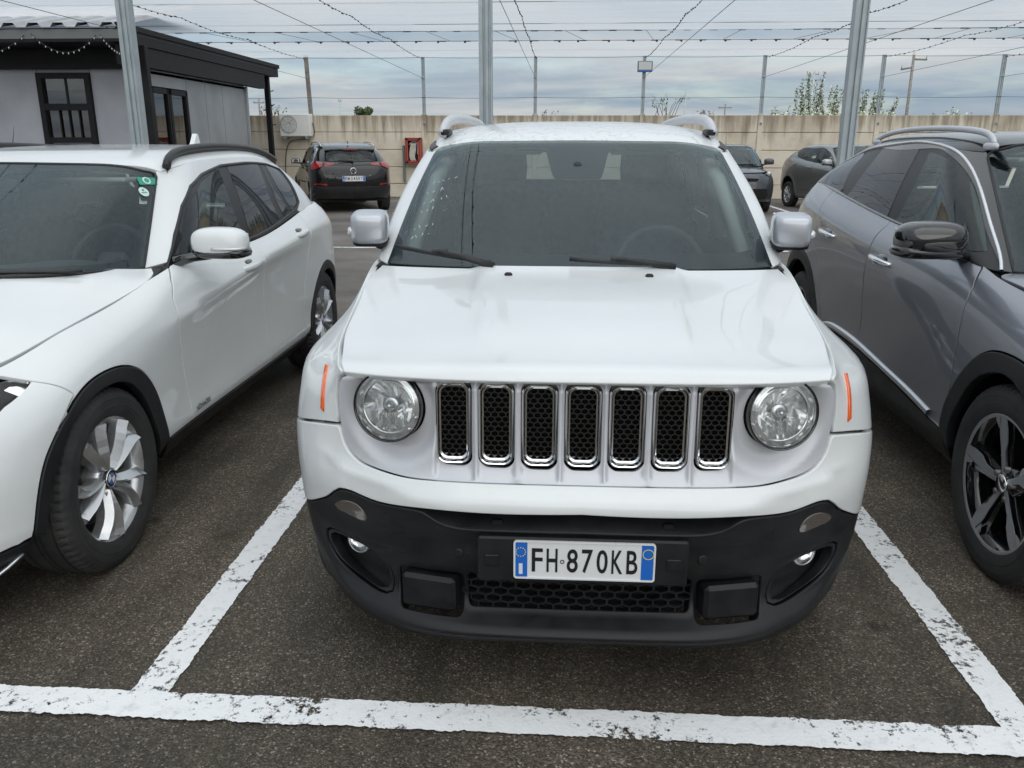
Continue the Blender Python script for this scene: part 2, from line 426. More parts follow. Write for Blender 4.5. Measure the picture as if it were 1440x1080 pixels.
# ------------------------------------------------------------------ shared materials
def paint(name, color, metal=0., rough=.3, coat=1., flake=0.):
    m = mat(name, color, rough, metal, coat); N, Lk, b = nodes_of(m)
    b.inputs['Coat IOR'].default_value = 1.5
    t = noise_node(N, Lk, 3.5, 5); r = ramp_node(N, Lk, t.outputs['Fac'], [(.4, g3(.012)), (.8, g3(.035))]); Lk.new(r.outputs['Color'], b.inputs['Coat Roughness'])
    if name == 'paint_white': b.inputs['Coat Weight'].default_value = .8; b.inputs['Specular IOR Level'].default_value = .3
    d = ramp_node(N, Lk, noise_node(N, Lk, 2.2, 6, .65).outputs['Fac'], [(.35, color), (.8, tuple(c * .92 + .008 for c in color))]); Lk.new(d.outputs['Color'], b.inputs['Base Color'])
    return m
WHITE = paint('paint_white', (.755, .775, .775)); GREY = paint('paint_metallic_grey', (.235, .245, .28), .55, .32)
BLACKP = paint('paint_black', (.004, .004, .005), .0, .25); BLACKP.node_tree.nodes['Principled BSDF'].inputs['Specular IOR Level'].default_value = .15; DARKP = paint('paint_anthracite', (.05, .054, .066), .45, .35); TAUPE = paint('paint_warm_grey', (.19, .19, .185), .5, .36)
GLOSSBLK = mat('gloss_black', (.006, .006, .007), .06, 0, 1.); PLASTIC = noisy('black_plastic', (.0085, .009, .0105), (.014, .0145, .016), 14, .50, .08, 900, rlo=.40, spec=.35)
TRIM = mat('trim_black', (.012, .012, .013), .4); SATIN = noisy('satin_silver', (.56, .57, .60), (.60, .61, .64), 5, .45, rlo=.40, metal=.22, coat=.2)
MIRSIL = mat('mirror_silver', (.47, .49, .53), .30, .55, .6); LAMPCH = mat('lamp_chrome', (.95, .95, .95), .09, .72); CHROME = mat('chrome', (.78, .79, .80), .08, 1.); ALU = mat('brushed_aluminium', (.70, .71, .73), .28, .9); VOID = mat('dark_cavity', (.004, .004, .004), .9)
RUBBER = noisy('tyre_rubber', (.020, .020, .021), (.036, .035, .034), 9, .75, .1, 300); RIM = mat('rim_silver', (.60, .61, .62), .27, .78, .5); RIMBLK = mat('rim_gloss_black', (.008, .008, .009), .12, .2, 1.)
RIMCUT = mat('rim_machined', (.40, .41, .43), .36, .55); DISC = mat('brake_disc', (.22, .21, .20), .4, .9)
ORANGE = mat('orange_lens', (.85, .13, .01), .15, 0, 1.); REDLENS = mat('red_lens', (.30, .008, .010), .1, 0, 1.); SMOKE = mat('smoked_lens', (.10, .085, .075), .12, 0, 1.)
WS = glass('windscreen_glass', (.80, .90, .89), 1.74, (.80, .91, .94)); SIDEGL = glass('side_glass', (.50, .58, .57), 1.52, (.9, .95, .95)); TINT = glass('privacy_glass', (.035, .037, .04), 1.6, (.9, .92, .95))
TINT2 = glass('tailgate_glass', (.30, .33, .33), 1.5); CLEAR = glass('lamp_glass', (.93, .95, .95), 1.45); FRIT = mat('window_frit', (.010, .010, .012), .3, 0, .6)
CLOTH = noisy('seat_cloth', (.065, .068, .070), (.10, .102, .105), 30, .9); DASH = mat('dashboard', (.045, .047, .050), .7); LINER = mat('headliner', (.52, .53, .51), .9)
PLATEW = mat('plate_white', (.72, .73, .74), .35, 0, .3); PLATEB = mat('plate_blue', (.012, .13, .52), .35, 0, .3); INK = mat('plate_ink', (.012, .012, .014), .4); YEL = mat('plate_yellow', (.75, .62, .05), .4)
def wet_paint():
    # rain left standing on the roof in flat beads and puddles
    m = bpy.data.materials['paint_white'].copy(); m.name = 'paint_white_wet'; N, Lk, b = nodes_of(m); tc = N.new('ShaderNodeTexCoord').outputs['Object']
    n = noise_node(N, Lk, 11, 3, .5, vec=tc); r = ramp_node(N, Lk, n.outputs['Fac'], [(.52, g3(0)), (.57, g3(1))]); k = noise_node(N, Lk, 46, 2, .5, vec=tc); r2 = ramp_node(N, Lk, k.outputs['Fac'], [(.60, g3(0)), (.64, g3(.6))])
    a = N.new('ShaderNodeMath'); a.operation = 'MAXIMUM'; Lk.new(r.outputs[0], a.inputs[0]); Lk.new(r2.outputs[0], a.inputs[1])
    bp = N.new('ShaderNodeBump'); bp.inputs['Strength'].default_value = .8; bp.inputs['Distance'].default_value = .004; Lk.new(a.outputs[0], bp.inputs['Height']); Lk.new(bp.outputs['Normal'], b.inputs['Coat Normal']); Lk.new(bp.outputs['Normal'], b.inputs['Normal']); return m
WET = wet_paint()
def text_mesh(txt, size, ext=.001, bold=0., sx=1.):
    c = bpy.data.curves.new('t', 'FONT'); c.body = txt; c.size = size; c.extrude = ext; c.offset = bold; c.align_x = 'CENTER'; c.align_y = 'CENTER'; c.resolution_u = 4
    o = bpy.data.objects.new('t', c); COL.objects.link(o); bpy.context.view_layer.update()
    me = bpy.data.meshes.new_from_object(o.evaluated_get(bpy.context.evaluated_depsgraph_get())); bpy.data.objects.remove(o); me.materials.clear()
    n = len(me.vertices); V = np.empty(n * 3); me.vertices.foreach_get('co', V); V = V.reshape(-1, 3)
    w = V[:, 0].max() - V[:, 0].min(), V[:, 1].max() - V[:, 1].min(); V -= (V.max(0) + V.min(0)) / 2
    return V * [sx, 1, 1], [tuple(p.vertices) for p in me.polygons], (w[0] * sx, w[1])
def plaque(name, pieces, place, parent):
    """pieces: (part name, list of (V, F), material); place turns (x right, y up, z out) into car space"""
    out = []
    for nm, vf, m in pieces:
        mb = MB()
        for V, F in vf: mb.add(place(np.array(V, float)), F)
        out.append(mb.build(nm, m, parent if not out else out[0]))
    out[0].name = name
    return out[0]
def flat(pts, z0, z1):
    n = len(pts); return [(x, y, z0) for x, y in pts] + [(x, y, z1) for x, y in pts], [tuple(range(n))[::-1], tuple(range(n, 2 * n))] + [(i, (i + 1) % n, n + (i + 1) % n, n + i) for i in range(n)]
def ring2(outer, inner, z0, z1):
    n = len(outer); V = [(x, y, z0) for x, y in outer] + [(x, y, z1) for x, y in outer] + [(x, y, z1) for x, y in inner] + [(x, y, z0) for x, y in inner]
    F = []
    for i in range(n):
        j = (i + 1) % n; F += [(i, j, n + j, n + i), (n + i, n + j, 2 * n + j, 2 * n + i), (2 * n + i, 2 * n + j, 3 * n + j, 3 * n + i)]
    return V, F
def number_plate(text, w, h, place, parent, dot_at=None):
    """white Italian plate with the blue bands, twelve stars, the I and the year ring"""
    t = h * .012 / .11; b = w * .098; hw, hh = w / 2, h / 2
    base = flat(rrect(0, 0, hw, hh, .008), 0, .003); rim = ring2(rrect(0, 0, hw, hh, .008), rrect(0, 0, hw - .004, hh - .004, .006), .003, .0055)
    bl = flat([(-hw + .005, -hh + .005), (-hw + b, -hh + .005), (-hw + b, hh - .005), (-hw + .005, hh - .005)], .003, .004); br = ([(-x, y, z) for x, y, z in bl[0]], [f[::-1] for f in bl[1]])
    stars = []
    cx = -hw + b * .52
    for k in range(12):
        a = k * math.pi / 6; stars.append(flat(ellipse(cx + h * .115 * math.cos(a), h * .20 + h * .115 * math.sin(a), h * .016, h * .016, 5), .004, .0045))
    eye = flat([(cx - h * .045, -h * .38), (cx + h * .045, -h * .38), (cx + h * .045, -h * .10), (cx - h * .045, -h * .10)], .004, .0045)
    yr = ring2(ellipse(hw - b * .52, h * .22, h * .135, h * .135, 24), ellipse(hw - b * .52, h * .22, h * .118, h * .118, 24), .004, .0045)
    letters = []; x0, x1 = -hw + b + h * .06, hw - b - h * .04; parts = text.split(' '); n = sum(len(p) for p in parts); gapw = h * .13; cw = (x1 - x0 - gapw) / n; x = x0
    for p in parts:
        for ch in p:
            V, F, wh = text_mesh(ch, 1., .0, .012)
            V = V * [cw * .74 / max(wh[0], .34), h * .62 / wh[1], 0]
            letters.append((V + [x + cw / 2, 0, .0042], F)); x += cw
        if p is parts[0]:
            letters.append(ring2(ellipse(x + gapw * .5, -h * .03, h * .052, h * .052, 14), ellipse(x + gapw * .5, -h * .03, h * .034, h * .034, 14), .0035, .0045)); x += gapw
    return plaque('number_plate', [('number_plate', [base, rim], PLATEW), ('blue_band', [bl], PLATEB), ('blue_band', [br], PLATEB), ('lettering', letters, INK), ('star_ring', stars, YEL), ('country_letter', [eye], PLATEW), ('year_ring', [yr], YEL)], place, parent)
# ------------------------------------------------------------------ pieces every car has
def tyre_mesh(Rt, w, rr, n=192):
    h = w / 2; side = [(h * .86, rr - .004), (h * .93, rr + .006), (h * .985, rr + (Rt - rr) * .30), (h, rr + (Rt - rr) * .52), (h * .97, rr + (Rt - rr) * .76), (h * .90, Rt - .014)]
    sh = [(h * .84, Rt - .006), (h * .70, Rt - .002)]
    tr = [(h * .56, Rt), (h * .55, Rt - .007), (h * .47, Rt - .007), (h * .46, Rt), (h * .13, Rt), (h * .12, Rt - .007), (h * .04, Rt - .007), (h * .03, Rt)]
    half = side + sh + tr; prof = half + [(-x, r) for x, r in half[::-1]]; V = []; p = len(prof)
    for k in range(n):
        t = 2 * math.pi * k / n; cut = k % 3 == 0
        for x, r in prof:
            q = r - (.0065 if cut and h * .57 < abs(x) < h * .93 and r > Rt - .02 else 0); V.append((x, q * math.cos(t), q * math.sin(t)))
    F = [(k * p + i, ((k + 1) % n) * p + i, ((k + 1) % n) * p + i + 1, k * p + i + 1) for k in range(n) for i in range(p - 1)]
    m = MB(); m.add(V, F, True)
    rad = [math.hypot(v[1], v[2]) for v in V[:p]]; m.S = [min(rad[i % (p - 1)], rad[i % (p - 1) + 1]) < Rt - .016 for i in range(len(F))]
    # raised sidewall bands
    for q in (.36, .62): m.lathe([(h * .985, rr + (Rt - rr) * q - .003), (h * 1.006, rr + (Rt - rr) * q), (h * .985, rr + (Rt - rr) * q + .003)], 72)
    return m
def spoke(mb, r0, r1, a0, a1, w0, w1, x0, x1, th=.02, ridge=.0, n=7, sweep=0.):
    """one spoke: runs outwards from radius r0 to r1, angle a0 to a1, tapering, with a raised ridge"""
    V = []
    for i in range(n):
        t = i / (n - 1); r = r0 + (r1 - r0) * t; a = a0 + (a1 - a0) * t ** 1.2 + sweep * math.sin(math.pi * t); w = w0 + (w1 - w0) * t; x = x0 + (x1 - x0) * t + ridge * math.sin(math.pi * min(1, t * 1.1)) * .5
        c, s = math.cos(a), math.sin(a); e = lambda u, d: (x + d, r * c - u * s, r * s + u * c)
        V += [e(-w / 2, -th), e(-w / 2, -.004), e(-w * .12, ridge), e(w / 2, -.004), e(w / 2, -th)]
    F = [(i * 5 + k, (i + 1) * 5 + k, (i + 1) * 5 + (k + 1) % 5, i * 5 + (k + 1) % 5) for i in range(n - 1) for k in range(5)]
    F += [(4, 3, 2, 1, 0), tuple((n - 1) * 5 + k for k in range(5))]
    mb.add(V, F)
def barrel(mb, rr, w, x0):
    mb.lathe([(-w * .45, rr - .012), (-w * .40, rr - .022), (x0 - .012, rr - .035), (x0 + .012, rr - .024), (w * .40, rr - .010), (w * .43, rr - .002), (w * .455, rr + .004), (w * .44, rr + .010)], 72)
def rim_twin(rr, w):          # five pairs of twisted silver spokes
    m = MB(); x = w * .28; barrel(m, rr, w, x)
    for k in range(5):
        a = 2 * math.pi * k / 5 + .30
        for sg in (-1, 1):
            spoke(m, .040, rr - .012, a + sg * .15, a + sg * .27 + .05, .036, .044, x + .006, w * .40, .035, .022, 8, .09)
    m.lathe([(x - .05, .062), (x + .004, .060), (x + .014, .050), (x + .016, .030), (x + .010, .001)], 40)
    return m
def rim_axe(rr, w):           # five broad dark spokes
    m = MB(); x = w * .30; barrel(m, rr, w, x)
    for k in range(5): spoke(m, .03, rr - .006, 2 * math.pi * k / 5 + .36, 2 * math.pi * k / 5 + .36, .05, .115, x - .002, w * .39, .04, .002, 6)
    m.lathe([(x - .05, .07), (x, .065), (x + .006, .045), (x + .008, .001)], 40)
    return m
def rim_axe_face(rr, w):
    m = MB(); x = w * .30
    for k in range(5):
        a = 2 * math.pi * k / 5 + .36; c, s = math.cos(a), math.sin(a)
        def pl(V, sh=0.): return np.stack([x + .008 + V[:, 2] + (w * .39 - x) * np.clip((V[:, 0] - .03) / (rr - .04), 0, 1), V[:, 0] * c - V[:, 1] * s, V[:, 0] * s + V[:, 1] * c], -1)
        q = rr
        m.prism([(.034, -.011), (q * .48, -.0125), (q * .62, -.030), (q * .80, -.033), (q * .985, -.026), (q * .99, .004), (q * .80, .016), (q * .70, .017), (q * .55, .0125), (.034, .011)], .004, pl)
        m.prism([(q * .80, .022), (q * .99, .010), (q * .985, .040), (q * .90, .038)], .004, pl)
    m.lathe([(w * .435, rr - .010), (w * .462, rr - .002), (w * .45, rr + .004)], 72)
    return m
def rim_multi(rr, w, ns=12):
    m = MB(); x = w * .30; barrel(m, rr, w, x)
    for k in range(ns): spoke(m, .03, rr - .010, 2 * math.pi * k / ns, 2 * math.pi * k / ns, .024, .030, x, w * .37, .03, .008, 4)
    m.lathe([(x - .05, .062), (x + .004, .058), (x + .012, .04), (x + .014, .001)], 32)
    return m
WHEELS = {}
def wheel(car, x, y, Rt, w, rr, style, side, cap=None, turn=0., spin=0.):
    k = (style, Rt)
    if k not in WHEELS:
        d = {'tyre': tyre_mesh(Rt, w, rr).mesh('tyre')}
        d['rim'] = {'twin': rim_twin, 'axe': rim_axe, 'multi': rim_multi}[style](rr, w).mesh('rim'); d['rim'].materials.append({'twin': RIM, 'axe': RIMBLK, 'multi': RIM}[style])
        if style == 'axe': d['rim_face'] = rim_axe_face(rr, w).mesh('rim_face'); d['rim_face'].materials.append(RIMCUT)
        b = MB(); b.lathe([(-.02, rr * .30), (-.02, rr * .74), (.006, rr * .74), (.006, rr * .30), (.012, rr * .28), (.014, .001)], 40); d['brake_disc'] = b.mesh('brake_disc'); d['brake_disc'].materials.append(DISC)
        h = MB(); xx = w * .30 + .014; h.lathe([(xx - .02, .034), (xx + .004, .034), (xx + .008, .031), (xx + .0085, .001)], 32); d['hub_cap'] = h.mesh('hub_cap'); d['hub_cap'].materials.append(CHROME if style != 'twin' else TRIM)
        n = MB(); n.lathe([(w * .30 - .02, .013), (w * .30 + .018, .011), (w * .30 + .02, .001)], 6); d['wheel_bolt'] = n.mesh('wheel_bolt'); d['wheel_bolt'].materials.append(DISC)
        WHEELS[k] = d
    d = WHEELS[k]; o = link('wheel', d['tyre'], RUBBER, car); o.location = (side * (x - w / 2), y, Rt - .008)
    o.rotation_euler = (spin, 0, turn if side > 0 else math.pi + turn)
    for q in ('rim', 'rim_face', 'brake_disc', 'hub_cap', 'wheel_bolt'):
        if q in d:
            c = link(q, d[q], None, o)
            if q == 'brake_disc': c.location = (w * .02, 0, 0)
            if q == 'wheel_bolt':
                for i in range(5):
                    a = 2 * math.pi * i / 5 + .1
                    if i: c = link(q, d[q], None, o)
                    c.location = (0, .055 * math.cos(a), .055 * math.sin(a))
    return o
def roundel(o, pieces):
    pass
def arch_pts(y, r, zc, n=18, a0=0., a1=math.pi, sq=0.):
    """arch opening in (y, z)"""
    o = []
    for k in range(n + 1):
        a = a0 + (a1 - a0) * k / n; c, s = math.cos(a), math.sin(a); q = (abs(c) ** (2 + sq) + abs(s) ** (2 + sq)) ** (-1 / (2 + sq)); o.append((y - r * q * c, zc + r * q * s))
    return o
def wheel_well(car, y, r, zc, x0, x1):
    for sg in (-1, 1):
        m = MB()
        P = [[(sg * xx, y + r * math.cos(t), zc + r * math.sin(t)) for xx in (x0, x1)] for t in np.linspace(.05, math.pi - .05, 20)]
        if sg < 0: P = [q[::-1] for q in P]
        m.grid(P); m.prism([(y + r * math.cos(t), zc + r * math.sin(t)) for t in np.linspace(.05, math.pi - .05, 20)], .01, lambda V, s=sg: np.stack([s * x0 + V[:, 2] * s, V[:, 0], V[:, 1]], -1))
        m.build('wheel_arch_liner', PLASTIC_DARK, car)
PLASTIC_DARK = mat('arch_liner', (.010, .010, .011), .9)
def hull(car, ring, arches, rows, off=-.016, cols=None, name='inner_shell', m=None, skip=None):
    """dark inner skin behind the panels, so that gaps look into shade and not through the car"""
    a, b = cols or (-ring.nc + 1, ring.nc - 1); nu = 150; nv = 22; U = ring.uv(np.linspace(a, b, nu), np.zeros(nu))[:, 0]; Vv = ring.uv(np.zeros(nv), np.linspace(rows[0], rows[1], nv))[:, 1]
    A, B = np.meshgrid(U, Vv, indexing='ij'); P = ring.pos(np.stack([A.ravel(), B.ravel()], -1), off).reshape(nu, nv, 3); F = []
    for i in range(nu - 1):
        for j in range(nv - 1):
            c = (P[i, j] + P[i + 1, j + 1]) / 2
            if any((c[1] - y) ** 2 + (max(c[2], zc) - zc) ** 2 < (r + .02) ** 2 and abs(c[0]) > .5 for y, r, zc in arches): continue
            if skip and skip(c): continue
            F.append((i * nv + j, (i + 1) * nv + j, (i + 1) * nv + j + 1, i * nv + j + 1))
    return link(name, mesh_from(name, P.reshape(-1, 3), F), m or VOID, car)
def seat(car, x, y, z, w=.50, back=.62, m=None, rear=False):
    mb = MB(); mb.ball((x, y, z), (w / 2, .27, .10), 16, 8, .5)
    tilt = .30; M = Matrix.Rotation(-tilt, 3, 'X')
    b = MB(); b.ball((0, 0, back / 2), (w / 2, .085, back / 2), 18, 10, .45); s = link('seat', mb.mesh('seat'), m or CLOTH, car)
    o = b.build('seat_back', m or CLOTH, s); o.location = (x, y + .22, z); o.rotation_euler = (-tilt, 0, 0)
    h = MB(); h.ball((0, 0, back + .09), (.13, .055, .10), 14, 8, .5); h.tube([(-.05, 0, back - .05), (-.05, 0, back + .06)], .006, 6); h.tube([(.05, 0, back - .05), (.05, 0, back + .06)], .006, 6)
    q = h.build('headrest', m or CLOTH, s); q.location = o.location; q.rotation_euler = o.rotation_euler
    return s
def bench(car, y, z, w, back, m=None):
    mb = MB(); mb.ball((0, y, z), (w / 2, .26, .10), 24, 8, .35); s = mb.build('rear_bench', m or CLOTH, car)
    b = MB(); b.ball((0, 0, back / 2), (w / 2, .08, back / 2), 24, 10, .35)
    for x in (-w * .33, w * .33): b.ball((x, 0, back + .07), (.12, .05, .08), 12, 8, .5)
    o = b.build('bench_back', m or CLOTH, s); o.location = (0, y + .2, z); o.rotation_euler = (-.32, 0, 0)
    return s
def steering(car, x, y, z, r=.185, tilt=.45):
    m = MB(); m.tube([(r * math.cos(t), 0, r * math.sin(t)) for t in np.linspace(0, 2 * math.pi, 41)[:-1]], .015, 8, closed=True)
    m.ball((0, .01, 0), (.075, .03, .06), 12, 6, .6)
    for a in (math.pi, 0, -math.pi / 2): m.tube([(.05 * math.cos(a), .01, .05 * math.sin(a)), (r * math.cos(a), 0, r * math.sin(a))], .014, 6)
    o = m.build('steering_wheel', DASH, car); o.location = (x, y, z); o.rotation_euler = (-tilt, 0, 0); return o
def cabin(car, w, y0, y1, zf, y_seat, zseat, y_rear, z_dash, y_dash, liner=None, drv=1, back=.60, m=None):
    f = MB(); f.box((0, (y0 + y1) / 2, zf), (w * 2, y1 - y0, .04)); f.build('cabin_floor', DASH, car)
    d = MB(); P = []
    for x in np.linspace(-w + .05, w - .05, 15):
        hump = .03 * math.exp(-((x - drv * .36) / .22) ** 2); k = .22 * (x / w) ** 2; P.append([(x, y_dash - .34 + k, z_dash - .10 - .04 * (x / w) ** 2), (x, y_dash - .13 + k * .6, z_dash - .03), (x, y_dash + .02, z_dash + hump), (x, y_dash + .12, z_dash - .02 + hump), (x, y_dash + .20, z_dash - .12), (x, y_dash + .15, zf + .1)])
    d.grid(P); d.build('dashboard', DASH, car)
    seat(car, -.37, y_seat, zseat, back=back, m=m); seat(car, .37, y_seat, zseat, back=back, m=m); bench(car, y_rear, zseat + .02, 1.25, back * .95, m)
    steering(car, drv * .37, y_dash + .32, z_dash - .03)
    c = MB(); c.tube([(0, y_dash + .42, z_dash + .34), (0, y_dash + .36, z_dash + .38)], .008, 6)
def hex_mesh(name, outer, cw, ch, th, depth, m, parent, y_of, seg=None):
    """honeycomb bars inside a closed (x, z) outline; y_of gives the depth at x"""
    mb = MB(); P = np.array(outer); lo, hi = P.min(0), P.max(0); r = 0; z = lo[1]
    while z < hi[1] + ch:
        x = lo[0] + (cw / 2 if r % 2 else 0)
        while x < hi[0] + cw:
            if inside(np.array([[x, z]]), P)[0]:
                H = [(x + cw * .5 * a, z + ch * .667 * b) for a, b in ((0, 1), (1, .5), (1, -.5), (0, -1), (-1, -.5), (-1, .5))]
                I = [(x + (cw * .5 - th / 2) * a, z + (ch * .667 - th / 2) * b) for a, b in ((0, 1), (1, .5), (1, -.5), (0, -1), (-1, -.5), (-1, .5))]
                y = y_of(x); V = [(px, y, pz) for px, pz in H] + [(px, y, pz) for px, pz in I] + [(px, y + depth, pz) for px, pz in I]
                mb.add(V, [(i, i + 6, (i + 1) % 6 + 6, (i + 1) % 6) for i in range(6)] + [(i + 6, i + 12, (i + 1) % 6 + 12, (i + 1) % 6 + 6) for i in range(6)])
            x += cw
        z += ch; r += 1
    return mb.build(name, m, parent)
# ------------------------------------------------------------------ the white boxy SUV in the middle
def ring_rows(cols):
    """list of columns of points (front centre to rear centre) -> rows"""
    n = len(cols[0]); return [[c[i] for c in cols] for i in range(n)]
def green_rows(cols, bulge=.018, n=4):
    """upper ring: base and top of every column, with a little outward belly; -> rows"""
    rows = [[] for _ in range(n)]
    for (b, t, d) in cols:
        b, t, d = np.array(b), np.array(t), np.array(d)
        for i in range(n):
            q = i / (n - 1); rows[i].append(tuple(b + (t - b) * q + d * bulge * 4 * q * (1 - q)))
    return rows
def roof_rows(edge_front, edge_side, edge_rear, zc, prof=((0, 1), (.42, .95), (.76, .70), (.93, .34), (1, 0))):
    """roof net: rows from front to rear, edge points and centre heights"""
    rows = []
    for (xe, ye, ze, yc, z0) in edge_side:
        rows.append([(xe * f, yc + (ye - yc) * f ** 2, ze + (z0 - ze) * p) for f, p in prof])
    return rows
JC = [
 [(0,.030,.215),(0,.005,.255),(0,.050,.320),(0,.045,.420),(0,.035,.500),(0,-.012,.575),(0,-.016,.630),(0,.014,.670),(0,.042,.77),(0,.048,.86),(0,.050,.937)],
 [(.2,.030,.215),(.2,.008,.255),(.2,.052,.320),(.2,.047,.420),(.2,.037,.500),(.2,-.006,.573),(.2,-.010,.628),(.2,.020,.670),(.2,.044,.77),(.2,.050,.86),(.2,.052,.937)],
 [(.4,.055,.208),(.4,.036,.250),(.4,.068,.325),(.4,.064,.42),(.4,.056,.50),(.4,.026,.57),(.4,.024,.63),(.4,.052,.675),(.4,.064,.775),(.4,.066,.865),(.4,.068,.935)],
 [(.55,.125,.205),(.55,.108,.250),(.56,.13,.33),(.57,.13,.42),(.57,.12,.50),(.565,.10,.57),(.56,.10,.635),(.555,.115,.685),(.545,.112,.785),(.535,.104,.87),(.53,.098,.930)],
 [(.64,.20,.215),(.648,.188,.262),(.665,.20,.34),(.675,.20,.42),(.68,.195,.51),(.68,.18,.58),(.675,.178,.64),(.665,.182,.70),(.645,.17,.795),(.630,.155,.875),(.618,.142,.924)],
 [(.70,.26,.235),(.712,.255,.285),(.738,.265,.35),(.752,.272,.425),(.763,.268,.515),(.768,.262,.59),(.766,.262,.645),(.757,.264,.705),(.732,.26,.80),(.695,.255,.882),(.655,.255,.927)],
 [(.745,.32,.25),(.762,.315,.30),(.785,.325,.355),(.806,.335,.43),(.820,.34,.52),(.829,.345,.59),(.831,.348,.645),(.827,.35,.705),(.806,.355,.80),(.764,.365,.884),(.682,.38,.934)],
 [(.775,.40,.26),(.798,.40,.31),(.815,.40,.36),(.836,.415,.435),(.850,.425,.52),(.862,.435,.59),(.867,.445,.645),(.866,.45,.705),(.850,.46,.80),(.810,.47,.886),(.698,.49,.943)],
 [(.79,.80,.26),(.82,.80,.31),(.84,.80,.36),(.855,.80,.435),(.865,.80,.52),(.869,.80,.59),(.870,.80,.645),(.868,.80,.705),(.852,.80,.80),(.812,.80,.905),(.727,.80,.993)],
 [(.79,1.13,.26),(.81,1.13,.31),(.825,1.13,.36),(.838,1.13,.435),(.845,1.13,.52),(.848,1.13,.59),(.848,1.13,.645),(.846,1.13,.705),(.836,1.13,.80),(.798,1.12,.93),(.742,1.10,1.058)],
 [(.785,1.34,.26),(.80,1.34,.31),(.81,1.34,.36),(.822,1.34,.435),(.830,1.34,.52),(.833,1.34,.59),(.834,1.34,.645),(.834,1.34,.705),(.828,1.34,.80),(.800,1.34,.94),(.757,1.34,1.065)],
 [(.785,2.0,.26),(.80,2.0,.31),(.81,2.0,.36),(.822,2.0,.435),(.830,2.0,.52),(.834,2.0,.59),(.836,2.0,.645),(.836,2.0,.705),(.832,2.0,.80),(.812,2.0,.94),(.777,2.0,1.075)],
 [(.785,2.75,.26),(.80,2.75,.31),(.81,2.75,.36),(.822,2.75,.435),(.830,2.75,.52),(.834,2.75,.59),(.836,2.75,.645),(.836,2.75,.705),(.832,2.75,.80),(.814,2.75,.95),(.780,2.75,1.090)],
 [(.79,3.22,.26),(.82,3.22,.31),(.84,3.22,.36),(.855,3.22,.435),(.865,3.22,.52),(.869,3.22,.59),(.870,3.22,.645),(.868,3.22,.705),(.850,3.22,.80),(.818,3.22,.95),(.780,3.22,1.095)],
 [(.76,3.72,.28),(.79,3.72,.32),(.81,3.72,.36),(.832,3.72,.435),(.84,3.72,.52),(.842,3.72,.59),(.842,3.72,.645),(.840,3.72,.705),(.832,3.72,.80),(.810,3.72,.95),(.775,3.72,1.10)],
 [(.68,3.92,.30),(.71,3.93,.33),(.735,3.95,.37),(.75,3.97,.435),(.752,3.97,.52),(.752,3.97,.59),(.752,3.97,.645),(.752,3.96,.705),(.748,3.95,.80),(.735,3.94,.95),(.715,3.92,1.10)],
 [(.40,4.0,.30),(.40,4.02,.33),(.41,4.05,.37),(.42,4.06,.435),(.42,4.06,.52),(.42,4.06,.59),(.42,4.06,.645),(.42,4.05,.705),(.42,4.04,.80),(.41,4.03,.95),(.40,4.01,1.10)],
 [(0,4.02,.30),(0,4.04,.33),(0,4.07,.37),(0,4.08,.435),(0,4.08,.52),(0,4.08,.59),(0,4.08,.645),(0,4.07,.705),(0,4.06,.80),(0,4.05,.95),(0,4.03,1.10)]]
JC = [[(x - .026 * max(0., (x - .74) / .13) if y < 1.0 else x, y, z) for x, y, z in c] for c in JC]
for _c in JC[:5]:
    _c[1] = (_c[1][0], _c[1][1] - .014, _c[1][2] + .006); _c[2] = (_c[2][0], _c[2][1] + .012, _c[2][2] - .018)
JRING = Net(ring_rows(JC))
JG = [((0,1.0,1.062),(0,1.715,1.493),(0,-.5,.7)), ((.3,1.01,1.060),(.29,1.72,1.490),(0,-.5,.7)), ((.56,1.05,1.060),(.51,1.738,1.476),(.1,-.4,.7)), ((.690,1.105,1.062),(.600,1.758,1.452),(.3,-.2,.5)),
      ((.738,1.18,1.066),(.636,1.81,1.450),(.9,-.2,.3)), ((.757,1.36,1.066),(.655,1.93,1.462),(1,0,.2)), ((.777,2.1,1.076),(.668,2.2,1.478),(1,0,.2)), ((.780,2.9,1.092),(.668,2.9,1.474),(1,0,.2)), ((.772,3.66,1.10),(.655,3.55,1.452),(1,.1,.2)),
      ((.715,3.93,1.10),(.60,3.76,1.445),(.6,.6,.2)), ((.40,4.01,1.10),(.38,3.83,1.452),(0,1,.2)), ((0,4.03,1.10),(0,3.85,1.455),(0,1,.2))]
JGREEN = Net(green_rows(JG))
JROOF = Net([[(xe * f, yc + (ye - yc) * f ** 2, ze + (z0 - ze) * p) for f, p in ((0, 1), (.45, .955), (.78, .74), (.93, .42), (1, 0))] for xe, ye, ze, yc, z0 in
   ((.615,1.765,1.452,1.715,1.493), (.640,1.83,1.452,1.80,1.524), (.655,1.95,1.462,1.95,1.553), (.668,2.25,1.478,2.25,1.580), (.668,2.9,1.474,2.9,1.580), (.655,3.55,1.452,3.6,1.545), (.61,3.74,1.447,3.80,1.480), (.60,3.77,1.444,3.85,1.456))])
JHOOD = Net([[(xe * f, yc - (.008 if yc < .06 else 0) + (ye - yc) * f ** 3.2, z0 + (ze - z0) * f ** 2.4) for f in (0, .30, .56, .78, .92, 1)] for xe, ye, ze, yc, z0 in
   ((.612,.140,.918,.042,.925), (.622,.160,.926,.052,.942), (.645,.235,.932,.115,.962), (.676,.38,.940,.30,.982), (.695,.49,.951,.45,.999), (.720,.80,1.0,.75,1.029), (.728,.97,1.035,.92,1.046), (.705,1.085,1.058,1.0,1.062))])
